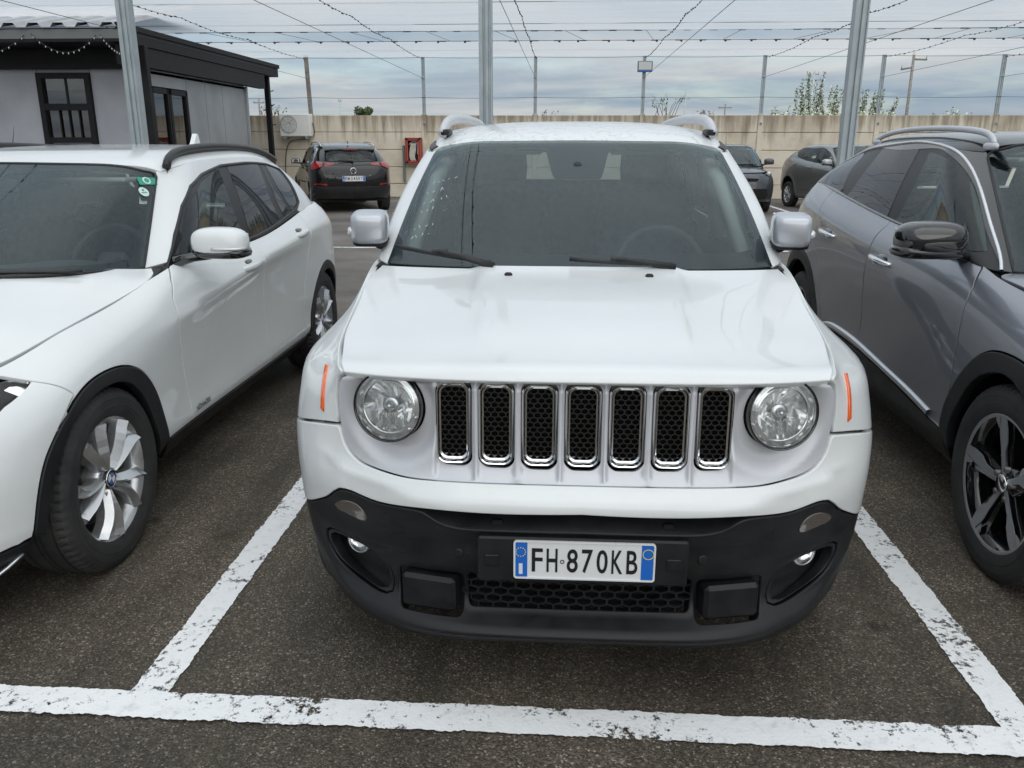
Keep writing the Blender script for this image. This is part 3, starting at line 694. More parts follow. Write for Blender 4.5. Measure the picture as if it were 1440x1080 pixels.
def hood_dome(P, U):
    ax = np.abs(P[:, 0]); w = .255 + .10 * np.clip(P[:, 1], 0, 1); return .012 * (1 - sstep(-.022, .022, ax - w)) * sstep(.10, .45, P[:, 1]) - .006 * sstep(.55, .68, ax) * 0
def build_jeep():
    car = thing('white_suv', 'white boxy off-roader facing us with seven upright grille slots and round headlights', 'car', (.056, 1.88, 0), .005)
    H = panel('hood', JHOOD, outline(JHOOD, [('ix', [(0, 0), (5, 0)]), ('ix', [(5, 0), (5, 7)]), ('ix', [(5, 7), (0, 7)])], sym=True), WHITE, car, disp=hood_dome, h=.03, depth=.022, rad=.004, gap=.003)
    for x in (-.236, .236):
        nz = MB(); nz.ball((0, 0, .004), (.014, .010, .010), 10, 6, .7); q = nz.build('washer_nozzle', PLASTIC, H); q.location = (x, .90, 1.050)
    # --- silver grille panel
    hx, hz, hr = .494, .839, .0925; sx = [(k - 3) * .1073 for k in range(7)]
    def recess(P, U):
        d = np.zeros(len(P))
        for s in (-1, 1):
            r = np.hypot(P[:, 0] - s * (hx - .012), (P[:, 2] - hz + .012)); d -= .030 * (1 - sstep(.098, .150, r))
        for x in sx:
            ex = sstep(.040, .054, np.abs(P[:, 0] - x)); ez = np.maximum(sstep(.107, .118, P[:, 2] - .812), sstep(.108, .158, .812 - P[:, 2])); d -= .013 * (1 - np.maximum(ex, ez))
        return d - .010 * sstep(.895, .915, P[:, 2])
    half = [('xz', [(0, .672), (.15, .671), (.361, .667), (.455, .665), (.538, .671), (.585, .681), (.621, .709), (.638, .756), (.641, .82), (.638, .87), (.628, .898), (.606, .911)], 's', (-.5, 5.5)),
            ('xz', [(.606, .911), (.535, .917), (.36, .921), (.15, .922), (0, .922)], 's', (-.5, 5.5))]
    R5 = (-5.5, 5.5)
    holes = [outline(JRING, [('xz', rrect(x, .812, .0440, .1070, .026), 'l')], R5, step=.012) for x in sx] + [outline(JRING, [('xz', ellipse(s * hx, hz, hr - .004, hr - .004, 48), 'l')], R5, step=.012) for s in (-1, 1)]
    holes = [h for h in holes]
    gp = panel('grille_panel', JRING, outline(JRING, half, sym=True), SATIN, car, holes, off=-.004, disp=recess, h=.010, depth=.03)
    fy = lambda x: float(JRING.ev(JRING.invert([(x, .812)], 'xz', R5))[0][1])
    o_ = rrect(0, 0, .0435, .1065, .026, 8); i_ = rrect(0, 0, .0318, .0915, .019, 8); m_ = rrect(0, 0, .0382, .1005, .023, 8); c_ = rrect(0, 0, .0356, .0965, .021, 8)
    for x in sx:
        mb = MB(); n = len(o_); lay = [(o_, .030), (o_, -.002), (rrect(0, 0, .0408, .1037, .025, 8), -.007), (m_, -.006), (c_, .004), (i_, .007), (i_, .04)]
        for a, b in zip(lay[:-1], lay[1:]):
            mb.add([(px, a[1], pz) for px, pz in a[0]] + [(px, b[1], pz) for px, pz in b[0]], [(i, n + i, n + (i + 1) % n, (i + 1) % n) for i in range(n)], True)
        s = mb.build('grille_slot_frame', CHROME, car); y = fy(x) + .012; s.location = (x, y, .812); s.rotation_euler = (-.03, 0, 0)
        hex_mesh('slot_honeycomb', rrect(0, 0, .033, .093, .018, 6), .0185, .0125, .0042, .012, GLOSSBLK, s, lambda q: .018)
        bk = MB(); bk.box((0, .045, 0), (.075, .006, .19)); bk.build('slot_backing', VOID, s)
    # --- round headlights
    for s in (-1, 1):
        b = MB(); b.lathe([(.03, hr - .003), (-.004, hr), (-.007, hr - .002), (.0, hr - .006)], 64, 'y'); L = b.build('headlight', GLOSSBLK, car)
        yb = float(JRING.ev(JRING.invert([(s * hx, hz)], 'xz', R5))[0][1]) + .008; L.location = (s * hx, yb, hz); L.rotation_euler = (-.08, 0, s * .22)
        c = MB(); c.lathe([(-.002, hr - .005), (.012, hr - .009), (.010, hr - .020), (.020, hr - .023), (.004, hr - .026)], 64, 'y')
        for k in range(7):
            a = math.pi * (.98 + .5 * k / 3) * .9 + .3; c.box(((hr - .015) * math.cos(a), .007, (hr - .015) * math.sin(a)), (.004, .012, .016), M=Matrix.Rotation(-a, 3, 'Y'))
        c.build('lamp_bezel', LAMPCH, L)
        rf = MB(); P = []
        for i in range(9):
            q = i / 8; row = []
            for k in range(48):
                a = 2 * math.pi * k / 48; r = .068 * q; x = r * math.cos(a); z = r * math.sin(a) - .002; fl = .0042 * ((k // 2) % 2) * (q > .3) * (abs(math.cos(a)) < .75); row.append((x, .058 - .046 * q * q + fl, z))
            P.append(row)
        rf.grid(np.array(P).transpose(1, 0, 2), True, True)
        for i in range(5):
            x = -.040 + i * .020; hgt = .05 - abs(x) * .5; rf.box((x, .030, -.032), (.004, .03, hgt))
        rf.build('lamp_reflector', LAMPCH, L)
        bu = MB(); bu.lathe([(.045, .010), (.012, .010), (.006, .0075), (.004, .001)], 20, 'y'); bu.lathe([(.03, .018), (.026, .022), (.02, .022), (.02, .012)], 24, 'y'); bu.build('lamp_bulb', ALU, L)
        ln = MB(); ln.lathe([(-.003, hr - .004), (-.012, hr * .75), (-.019, hr * .45), (-.022, .001)], 64, 'y'); ln.build('lamp_lens', CLEAR, L)
    # --- white bumper band
    blk = [(.800, .472), (.772, .488), (.728, .518), (.695, .542), (.668, .570), (.645, .588), (.609, .594), (.533, .587), (.40, .596), (.22, .601), (0, .608)]
    zf = 6.35
    bu = [('xz', blk[::-1][:6], 's', (-.3, 6)), ('xz', blk[::-1][6:], 's', (3, 7)), ('ix', [(7, 3.35), (7, 6.75)]), ('ix', [(7, 6.75), (3.95, 7.64)], 'l'), ('xz', half[0][1][7::-1], 's', (-.3, 5))]
    bump = panel('bumper', JRING, outline(JRING, bu, sym=True), WHITE, car, h=.020, depth=.035, rad=.004, off=.002, disp=lambda P, U: .006 * np.exp(-np.abs(P[:, 2] - np.interp(np.abs(P[:, 0]), [0, .4, .56, .7], [.630, .625, .640, .67])) / .016) * sstep(.75, .60, np.abs(P[:, 0])))
    # --- black lower bumper with its pockets
    up = [(.800, .470), (.772, .486), (.728, .516), (.695, .540), (.668, .568), (.645, .586), (.609, .592), (.533, .585), (.47, .588), (.42, .590), (.392, .584), (.365, .563), (.317, .545), (.249, .543), (0, .548)]
    lb = [('ix', [(0, 0), (7, 0)]), ('ix', [(7, 0), (7, 3.3)]), ('xz', up[:6], 's', (3, 7)), ('xz', up[5:], 's', (-.3, 6))]
    fog = [(.712, .425), (.690, .440), (.640, .443), (.564, .429), (.530, .401), (.510, .375), (.503, .312), (.526, .300), (.618, .313), (.685, .341), (.712, .385)]
    hol = []
    for s in (-1, 1):
        hol.append(outline(JRING, [('xz', [(s * x, z) for x, z in fog], 'c')], (2, 6.5) if s > 0 else (-6.5, -2)))
        hol.append(outline(JRING, [('xz', [(s * x, z) for x, z in rrect(.391, .339, .084, .056, .012, 3)], 'l')], R5, step=.015))
    hol.append(outline(JRING, [('xz', rrect(0, .35, .288, .048, .012, 3), 'l')], R5, step=.015))
    def crease(P, U):
        ax = np.abs(P[:, 0]); z = P[:, 2]
        return .010 * np.exp(-((ax - .57) / .10) ** 2) * sstep(.478, .470, z) * sstep(.445, .468, z)
    lob = panel('lower_bumper', JRING, outline(JRING, lb, sym=True), PLASTIC, car, hol, h=.018, depth=.055, rad=.005, disp=crease)
    # pocket floors, fog lamps, turn lamps, side covers
    for s in (-1, 1):
        rg = (2, 6.8) if s > 0 else (-6.8, -2)
        panel('fog_pocket', JRING, outline(JRING, [('xz', [(s * (x * 1.0 + (x - .61) * .12), z + (z - .36) * .15) for x, z in fog], 'c')], rg), PLASTIC, car, off=-.045, h=.03, disp=lambda P, U: -.05 * sstep(.34, .41, P[:, 2]))
        f = MB(); f.lathe([(.03, .036), (0, .036), (-.003, .033), (.004, .030)], 32, 'y'); F = f.build('fog_lamp', ALU, car); F.location = (s * .612, .195, .412); F.rotation_euler = (0, 0, s * .35)
        f = MB(); f.lathe([(.016, .001), (.014, .02), (.004, .031)], 32, 'y'); f.build('lamp_reflector', LAMPCH, F)
        f = MB(); f.lathe([(-.002, .032), (-.007, .02), (-.009, .001)], 32, 'y'); f.build('lamp_lens', CLEAR, F)
        br = panel('fog_surround', JRING, outline(JRING, [('xz', [(s * x, z) for x, z in fog], 'c')], rg), PLASTIC, car, [outline(JRING, [('xz', [(s * (x + (.612 - x) * .13), z + (.36 - z) * .16) for x, z in fog], 'c')], rg)], off=-.004, h=.02, depth=.03, rad=.004)
        drl = [(.668, .530), (.660, .542), (.626, .561), (.58, .556), (.562, .522), (.572, .510), (.625, .514), (.661, .518)]
        panel('turn_lamp', JRING, outline(JRING, [('xz', [(s * x, z) for x, z in drl], 'c')], rg, step=.012), SMOKE, car, off=.003, h=.02, depth=.02)
        cv = MB(); cv.box((s * .391, .082, .338), (.150, .06, .098), rz=s * .22, bev=.010); cv.box((s * .391, .115, .338), (.19, .02, .13)); cv.build('bumper_insert', PLASTIC, car)
        if s < 0: strip('tow_cap_seam', JRING, outline(JRING, [('xz', ellipse(-.471, .471, .029, .029, 40), 'l')], R5, step=.01), .0028, VOID, car, closed=True, off=-.0005, hgt=.001)
        for (x, z) in ((.312, .463), (.600, .458)):
            p = JRING.ev(JRING.invert([(s * x, z)], 'xz', R5))[0]; sb = MB(); sb.lathe([(.006, .0125), (-.0025, .0125), (-.003, .010), (-.0025, .001)], 20, 'y'); q = sb.build('parking_sensor', TRIM, car); q.location = tuple(p); q.rotation_euler = (0, 0, s * .25)
        mk = [(.684, .902), (.697, .898), (.702, .790), (.689, .785)]
        panel('side_marker', JRING, outline(JRING, [('xz', [(s * x, z) for x, z in mk] + [(s * mk[0][0], mk[0][1])], 'l')], (4, 7) if s > 0 else (-7, -4), step=.012), ORANGE, car, off=.005, h=.02, depth=.012, rad=.003)
    cav = MB(); cav.box((0, .115, .56), (.98, .10, .10)); cav.box((0, .15, .35), (.98, .03, .14))
    cav.build('bumper_cavity', VOID, car)
    tb = MB()
    for x in (-.21, -.08, .09, .22): tb.box((x, .05, .556), (.030, .04, .016), bev=.004)
    tb.box((0, .052, .543), (.74, .05, .010)); tb.build('bumper_bracket', PLASTIC, car)
    hex_mesh('lower_grille', rrect(0, .35, .285, .046, .01, 3), .040, .0205, .006, .02, PLASTIC, car, lambda x: .060 + .1 * x * x)
    hd = MB(); hd.box((.005, .022, .473), (.526, .05, .124), bev=.005)
    for x in (-.222, .232): hd.box((x, -.004, .472), (.036, .006, .030), bev=.002)
    P_ = hd.build('plate_holder', PLASTIC, car)
    vv = MB()
    for x in (-.222, .232): vv.box((x, -.0065, .470), (.022, .004, .016))
    vv.build('holder_slot', VOID, P_)
    number_plate('FH 870KB', .353, .105, lambda V: np.stack([V[:, 0] + .0095, -.0045 - V[:, 2], V[:, 1] + .478], -1), car)
    # --- fenders, doors, rear quarter
    A = (.80, .405, .335); B_ = (3.22, .405, .335)
    def trap(y, dx0=.40, zt=.755): return [(y + .47, .262), (y + .42, .40), (y + .30, zt - .06), (y + .20, zt), (y - .20, zt), (y - .30, zt - .06), (y - .385, .56)]
    RS = (6.5, 14.5)
    fen = [('ix', [(4.05, 7.82), (4.02, 10)], 'l'), ]
    arch1 = trap(.80)
    fsegs = [('ix', [(7, 6.80), (3.97, 7.69)], 'l'), ('xz', [(.641, .770), (.645, .82), (.641, .87), (.632, .900), (.616, .916)], 's', (3, 6)), ('ix', [(4.2, 10), (10, 10)], 'l'), ('ix', [(10, 10), (10, 0)], 'l'), ('yz', arch1[:1] + [(1.34, .262)][:0] + arch1, 'l', RS)]
    fl, fr = panel('fender', JRING, outline(JRING, fsegs)[::-1], WHITE, car, h=.03, depth=.02, twin=True, rad=.003)
    def side(nm, pts, **k):
        return panel(nm, JRING, outline(JRING, [('yz', pts + [pts[0]], 'l', RS)])[::-1], WHITE, car, h=.045, twin=True, **k)
    for nm, pts in (('front_door', [(1.345, .27), (2.12, .27), (2.12, 1.07), (1.345, 1.06)][::-1]), ('rear_door', [(2.125, .27), (2.72, .27), (2.80, .45), (2.93, .70), (2.98, 1.085), (2.125, 1.073)][::-1])):
        a, b = side(nm, pts)
        hn = MB(); hn.tube([(.835, pts[0][0] + .56 if nm == 'rear_door' else 1.90, .955)] * 1 + [(.846, 1.95 if nm == 'front_door' else 2.78, .957), (.846, 2.02 if nm == 'front_door' else 2.85, .957), (.832, 2.06 if nm == 'front_door' else 2.89, .955)], .012, 8)
        h1 = hn.build('door_handle', WHITE, a); mirror_obj(h1, parent=b)
    panel('rear_quarter', JRING, outline(JRING, [('yz', [(2.985, 1.085), (2.935, .70)] + trap(3.22)[::-1][1:], 'l', RS), ('ix', [(14.3, .3), (17, .3)]), ('ix', [(17, .3), (17, 10)]), ('ix', [(17, 10), (12.45, 10)])]), WHITE, car, h=.05, twin=True)
    for y in (.80, 3.22):
        u = JRING.invert(poly(trap(y) + ([(y - .385, .45)] if y < 1 else [(y - .43, .40), (y - .46, .262)]), .03), 'yz', RS)
        a = strip('arch_trim', JRING, u, .055, PLASTIC, car, off=-.006, hgt=.006); mirror_obj(a); wheel_well(car, y, .42, .335, .50, .76)
    # --- windscreen, pillars, side glass, roof
    def ws(segs, **k): return outline(JGREEN, segs, sym=True, **k)
    panel('windscreen', JGREEN, ws([('ix', [(0, .0), (3.0, .0)]), ('ix', [(3.0, .0), (3.0, 2.86), (2.9, 2.96), (2.7, 3)], 'l'), ('ix', [(2.7, 3), (0, 3)])]), WS, car, h=.05, depth=.006, off=.002)
    inner = [('xz', [(0, 1.106), (.44, 1.110), (.58, 1.113), (.625, 1.122), (.650, 1.155), (.650, 1.19), (.640, 1.26), (.616, 1.372), (.598, 1.402), (.575, 1.426), (.545, 1.442), (.506, 1.449), (.166, 1.466), (.140, 1.460), (.127, 1.449), (.104, 1.377), (.093, 1.356), (.075, 1.349), (0, 1.347)], 'l', (-.3, 4))]
    panel('windscreen_frit', JGREEN, ws([('ix', [(0, 0), (3.04, 0)]), ('ix', [(3.04, 0), (3.04, 3)]), ('ix', [(3.04, 3), (0, 3)])]), FRIT, car, [ws(inner, step=.012)], off=-.004, h=.05, depth=.004)
    cm = MB(); cm.lathe([(0, .020), (-.012, .018), (-.013, .001)], 24, 'y'); q = cm.build('rain_sensor', DASH, car); q.location = (0, 1.545, 1.392)
    panel('pillar', JGREEN, outline(JGREEN, [('ix', [(3.03, 0), (4.75, 0)]), ('ix', [(4.75, 0), (4.72, 3)]), ('ix', [(4.72, 3), (3.0, 3)]), ('ix', [(2.98, 2.98), (3.03, 2.86)], 'l')]), WHITE, car, twin=True, h=.03, rad=.004)
    for nm, a, b in (('front_window', 4.80, 6.02), ('rear_window', 6.08, 7.1), ('quarter_window', 7.16, 8.0)):
        panel(nm, JGREEN, outline(JGREEN, [('ix', [(a, .08), (b, .08)]), ('ix', [(b, .08), (b, 2.92)]), ('ix', [(b, 2.92), (a, 2.92)]), ('ix', [(a, 2.92), (a, .08)])]), SIDEGL if nm[0] == 'f' else TINT, car, twin=True, h=.06, depth=.005)
    panel('side_frame', JGREEN, outline(JGREEN, [('ix', [(4.77, 0), (8.3, 0)]), ('ix', [(8.3, 0), (8.3, 3)]), ('ix', [(8.3, 3), (4.77, 3)]), ('ix', [(4.77, 3), (4.77, 0)])]), TRIM, car,
          [outline(JGREEN, [('ix', [(a, .1), (b, .1)]), ('ix', [(b, .1), (b, 2.9)]), ('ix', [(b, 2.9), (a, 2.9)]), ('ix', [(a, 2.9), (a, .1)])]) for a, b in ((4.82, 6.0), (6.1, 7.08), (7.18, 7.98))], off=-.003, twin=True, h=.06)
    panel('tailgate_pillar', JGREEN, outline(JGREEN, [('ix', [(8.32, 0), (9.4, 0)]), ('ix', [(9.4, 0), (9.4, 3)]), ('ix', [(9.4, 3), (8.32, 3)]), ('ix', [(8.32, 3), (8.32, 0)])]), WHITE, car, twin=True, h=.05)
    panel('tailgate_window', JGREEN, outline(JGREEN, [('ix', [(11, 3), (11, 0)]), ('ix', [(11, 0), (9.42, 0)]), ('ix', [(9.42, 0), (9.42, 3)]), ('ix', [(9.42, 3), (11, 3)])])[::-1], TINT2, car, h=.06, twin=True)
    rf = panel('roof', JROOF, outline(JROOF, [('ix', [(0, 0), (4, 0)]), ('ix', [(4, 0), (4, 7)]), ('ix', [(4, 7), (0, 7)])], sym=True), WET, car, h=.05, depth=.02, rad=.004)
    lin = panel('headliner', JROOF, outline(JROOF, [('ix', [(0, .3), (3.9, .3)]), ('ix', [(3.9, .3), (3.9, 6.7)]), ('ix', [(3.9, 6.7), (0, 6.7)])], sym=True), LINER, car, off=-.03, h=.1)
    for s in (-1, 1):
        r = MB(); P = curve([(.580, 1.835, 1.515), (.573, 1.865, 1.546), (.566, 1.93, 1.570), (.560, 2.05, 1.583), (.552, 2.5, 1.596), (.548, 3.2, 1.590), (.552, 3.5, 1.565), (.556, 3.58, 1.535)], .03)
        r.tube([(s * x, y, z) for x, y, z in P], [.0185] * len(P), 10, flat=1.25); rl = r.build('roof_rail', SATIN, car)
        r = MB(); r.ball((s * .570, 1.90, 1.526), (.022, .085, .016), 12, 6, .6); r.ball((s * .552, 3.52, 1.545), (.03, .09, .025), 12, 6, .6); r.build('rail_foot', PLASTIC, rl)
        r = MB(); r.ball((s * .572, 1.868, 1.566), (.005, .008, .003), 8, 4); r.build('rail_screw', VOID, rl)
        strip('roof_gutter_trim', JROOF, curve(JROOF.uv([s * 3.66, s * 3.60, s * 3.52, s * 3.46], [.04, .7, 1.3, 1.7]), .02), .034, TRIM, car, off=.003, hgt=.003)
    # --- mirrors and wipers
    for s in (-1, 1):
        mb = MB(); mb.ball((0, 0, 0), (.069, .075, .060), 28, 16, .45); M = mb.build('door_mirror', MIRSIL, car); M.location = (s * .772, 1.215, 1.182); M.rotation_euler = (.05, 0, s * -.12)
        q = MB(); q.ball((0, .008, -.052), (.066, .062, .018), 20, 8, .5); q.tube([(-s * .03, .02, -.055), (-s * .075, .05, -.085), (-s * .11, .07, -.09)], [.03, .026, .03], 10); q.build('mirror_base', PLASTIC, M)
        q = MB(); q.ball((s * .062, -.03, -.012), (.018, .03, .016), 12, 8, .6); q.build('mirror_turn_lamp', CLEAR_SAT, M)
        q = MB(); q.box((0, .074, 0), (.12, .006, .10), bev=.003); q.build('mirror_glass', CHROME, M)
    for (x0, x1, up_) in ((-.30, -.655, .055), (.325, -.03, .008)):
        w = MB(); a = np.array([x0, 1.012, 1.068]); b = np.array([x1, 1.085 if x1 < -.5 else 1.0, 1.115 if x1 < -.5 else 1.085])
        pts = [a + (b - a) * t + np.array([0, -.02 * math.sin(math.pi * t), .012]) for t in np.linspace(0, 1, 8)]
        w.tube(pts, .0075, 6); w.tube([a + (b - a) * .55 + [0, -.025, .020], a + (b - a) * .3 + [0, -.028, .02], a + (b - a) * -.02 + [0, -.02, .004]], [.007, .010, .014], 8); w.box(tuple(a + (b - a) * .52 + [0, -.02, .022]), (.06, .02, .016), bev=.005)
        w.build('wiper', TRIM, car)
    sc = MB(); sc.grid([[(x, 1.0 + .12 * abs(x / .72) ** 2.2 - .03, 1.052 - .0 * x), (x, 1.03 + .12 * abs(x / .72) ** 2.2, 1.058)] for x in np.linspace(-.73, .73, 21)]); sc.build('cowl', TRIM, car)
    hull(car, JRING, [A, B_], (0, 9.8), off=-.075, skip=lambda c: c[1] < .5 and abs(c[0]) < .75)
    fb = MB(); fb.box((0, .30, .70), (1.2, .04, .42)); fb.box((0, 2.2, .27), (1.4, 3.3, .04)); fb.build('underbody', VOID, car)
    cabin(car, .70, 1.15, 3.8, .42, 2.15, .70, 2.95, .99, 1.42, back=.60)
    for s in (-1, 1): vz = MB(); vz.box((s * .33, 1.86, 1.445), (.36, .16, .02), bev=.006); vz.build('sun_visor', LINER, car)
    mk = MB(); rs = np.random.RandomState(4)
    for z, n in ((1.32, 5), (1.285, 4), (1.25, 5), (1.222, 3), (1.165, 4), (1.135, 4)):
        for k in range(n):
            x = -.575 + .021 * k + rs.uniform(-.006, .006) - (1.3 - z) * .22; p = JGREEN.pos(JGREEN.invert([(x, z + .006 * k)], 'xz', (-4, 4)), .006)[0]; q = p + np.array([rs.uniform(-.009, .009), 0, rs.uniform(.002, .012)]); mk.tube([p, q + [0, .006, 0]], .0011, 4)
    q = mk.build('chalk_mark', mat('chalk', (.75, .77, .76), .8), car); q['kind'] = 'stuff'
    for s in (-1, 1):
        pl = MB(); pl.tube([(s * .645, 1.30, 1.06), (s * .585, 1.66, 1.33), (s * .55, 1.86, 1.42)], .034, 8); pl.build('pillar_lining', LINER, car)
        pl = MB(); pl.tube([(s * .70, 2.18, 1.05), (s * .61, 2.22, 1.45)], .04, 8); pl.build('pillar_lining', LINER, car)
    for y in (.80, 3.22):
        for s in (-1, 1): wheel(car, .835, y, .335, .215, .215, 'multi', s)
    return car
CLEAR_SAT = mat('mirror_lamp', (.62, .63, .65), .12, .4, 1.)
build_jeep()
# ------------------------------------------------------------------ surfaces of the two neighbours
def fill(cols): return ring_rows(cols)
BC = [
 [(0,.03,.20),(0,.0,.28),(0,.0,.38),(0,-.01,.48),(0,.0,.57),(0,.015,.64),(0,.03,.68),(0,.05,.72),(0,.09,.755)],
 [(.36,.06,.20),(.36,.03,.28),(.37,.03,.38),(.37,.02,.48),(.37,.03,.57),(.37,.045,.64),(.36,.07,.685),(.35,.10,.73),(.34,.14,.765)],
 [(.60,.16,.20),(.62,.13,.28),(.635,.13,.38),(.64,.13,.48),(.635,.14,.57),(.62,.165,.64),(.605,.20,.685),(.575,.235,.732),(.54,.27,.772)],
 [(.73,.28,.205),(.765,.26,.285),(.785,.265,.385),(.792,.27,.485),(.785,.285,.57),(.768,.31,.645),(.75,.34,.690),(.705,.38,.738),(.635,.42,.785)],
 [(.80,.42,.21),(.838,.41,.29),(.856,.415,.39),(.862,.42,.49),(.860,.435,.58),(.848,.46,.655),(.830,.49,.70),(.78,.53,.752),(.695,.57,.805)],
 [(.82,.80,.21),(.880,.80,.30),(.893,.80,.40),(.898,.80,.50),(.897,.80,.61),(.890,.80,.690),(.872,.80,.745),(.820,.82,.805),(.738,.84,.852)],
 [(.81,1.24,.21),(.872,1.24,.305),(.880,1.24,.40),(.882,1.24,.51),(.886,1.24,.63),(.889,1.24,.73),(.880,1.24,.792),(.840,1.25,.858),(.768,1.26,.905)],
 [(.80,1.50,.21),(.868,1.50,.31),(.870,1.50,.40),(.868,1.50,.51),(.876,1.50,.64),(.890,1.50,.752),(.890,1.50,.812),(.856,1.51,.905),(.792,1.55,.965)],
 [(.80,2.2,.21),(.868,2.2,.31),(.868,2.2,.40),(.860,2.2,.51),(.864,2.2,.65),(.884,2.2,.80),(.893,2.2,.858),(.862,2.2,.925),(.806,2.2,.978)],
 [(.80,2.85,.21),(.868,2.85,.31),(.868,2.85,.40),(.860,2.85,.51),(.864,2.85,.66),(.886,2.85,.84),(.896,2.85,.895),(.866,2.85,.945),(.808,2.85,.985)],
 [(.80,3.28,.21),(.870,3.28,.31),(.876,3.28,.40),(.878,3.28,.51),(.884,3.28,.66),(.897,3.28,.85),(.902,3.28,.915),(.870,3.28,.985),(.808,3.3,1.035)],
 [(.81,3.65,.22),(.875,3.65,.31),(.890,3.65,.41),(.898,3.65,.52),(.900,3.65,.67),(.900,3.65,.85),(.897,3.65,.93),(.862,3.65,1.02),(.800,3.68,1.08)],
 [(.79,3.98,.26),(.84,4.0,.34),(.858,4.02,.43),(.866,4.03,.53),(.870,4.03,.67),(.866,4.03,.84),(.856,4.03,.93),(.81,4.02,1.03),(.752,4.0,1.09)],
 [(.68,4.14,.28),(.72,4.17,.36),(.745,4.20,.44),(.758,4.22,.53),(.760,4.23,.67),(.755,4.23,.83),(.74,4.22,.93),(.70,4.18,1.02),(.65,4.13,1.075)],
 [(.40,4.24,.28),(.41,4.27,.36),(.42,4.30,.44),(.43,4.32,.53),(.43,4.33,.67),(.43,4.32,.83),(.43,4.30,.93),(.41,4.25,1.01),(.40,4.19,1.055)],
 [(0,4.26,.28),(0,4.30,.36),(0,4.33,.44),(0,4.34,.53),(0,4.35,.67),(0,4.34,.83),(0,4.32,.93),(0,4.27,1.0),(0,4.21,1.045)]]
BRING = Net(fill(BC))
BG = [((0,1.05,1.003),(0,1.80,1.392),(0,-.5,.7)),((.35,1.10,1.001),(.32,1.83,1.388),(0,-.5,.7)),((.60,1.30,.990),(.525,1.90,1.373),(.1,-.4,.7)),((.705,1.575,.972),(.612,1.99,1.352),(.3,-.2,.5)),
      ((.785,1.66,.978),(.652,2.12,1.374),(.9,-.2,.3)),((.804,1.95,.975),(.668,2.34,1.396),(1,0,.2)),((.807,2.6,.981),(.672,2.8,1.404),(1,0,.2)),((.808,3.25,1.032),(.664,3.25,1.388),(1,0,.2)),((.795,3.70,1.082),(.635,3.58,1.350),(1,.1,.2)),
      ((.738,4.01,1.092),(.57,3.82,1.322),(.6,.6,.2)),((.42,4.17,1.058),(.40,3.97,1.335),(0,1,.2)),((0,4.20,1.047),(0,4.0,1.34),(0,1,.2))]
def seat_on(G, ring, side, rear):
    # the glass house stands exactly on the waist line of the lower body
    out = []; nr = len(ring.P) - 1; top = ring.P[-1, ring.off:]
    for i, (b, t, d) in enumerate(G):
        if i in side:
            ys = ring.ts[ring.off + 3:]; q = np.linspace(ys[0], ys[-4], 400); E = ring.ev(np.stack([q, np.full(400, ring.tv[-1])], -1)); k = int(np.argmin(np.abs(E[:, 1] - b[1]))); b = tuple(E[k])
        elif i in rear: b = tuple(top[rear[i]])
        out.append((b, t, d))
    return out
BG = seat_on(BG, BRING, (4, 5, 6, 7, 8), {9: 13, 10: 14, 11: 15})
BGREEN = Net(green_rows(BG))
BROOF = Net([[(xe * f, yc + (ye - yc) * f ** 2, ze + (z0 - ze) * p) for f, p in ((0, 1), (.45, .965), (.78, .80), (.93, .46), (1, 0))] for xe, ye, ze, yc, z0 in
   ((.625,2.0,1.352,1.80,1.392),(.654,2.10,1.372,1.93,1.420),(.668,2.34,1.396,2.25,1.452),(.672,2.8,1.404,2.8,1.470),(.664,3.25,1.388,3.25,1.465),(.635,3.58,1.350,3.62,1.430),(.575,3.80,1.325,3.90,1.375),(.565,3.83,1.321,4.0,1.341))])
BHOOD = Net([[(xe * f, yc + (ye - yc) * f ** 2.4, z0 + (ze - z0) * f ** 2.6) for f in (0, .30, .58, .80, .93, 1)] for xe, ye, ze, yc, z0 in
   ((.632,.415,.782,.085,.760),(.662,.49,.795,.20,.815),(.697,.58,.808,.36,.865),(.738,.84,.852,.65,.925),(.768,1.26,.905,1.0,.985),(.784,1.46,.944,1.05,.994),(.745,1.60,.968,1.07,1.0))])
BLOC, BTH = (-2.4602, 1.8217, 0), .012
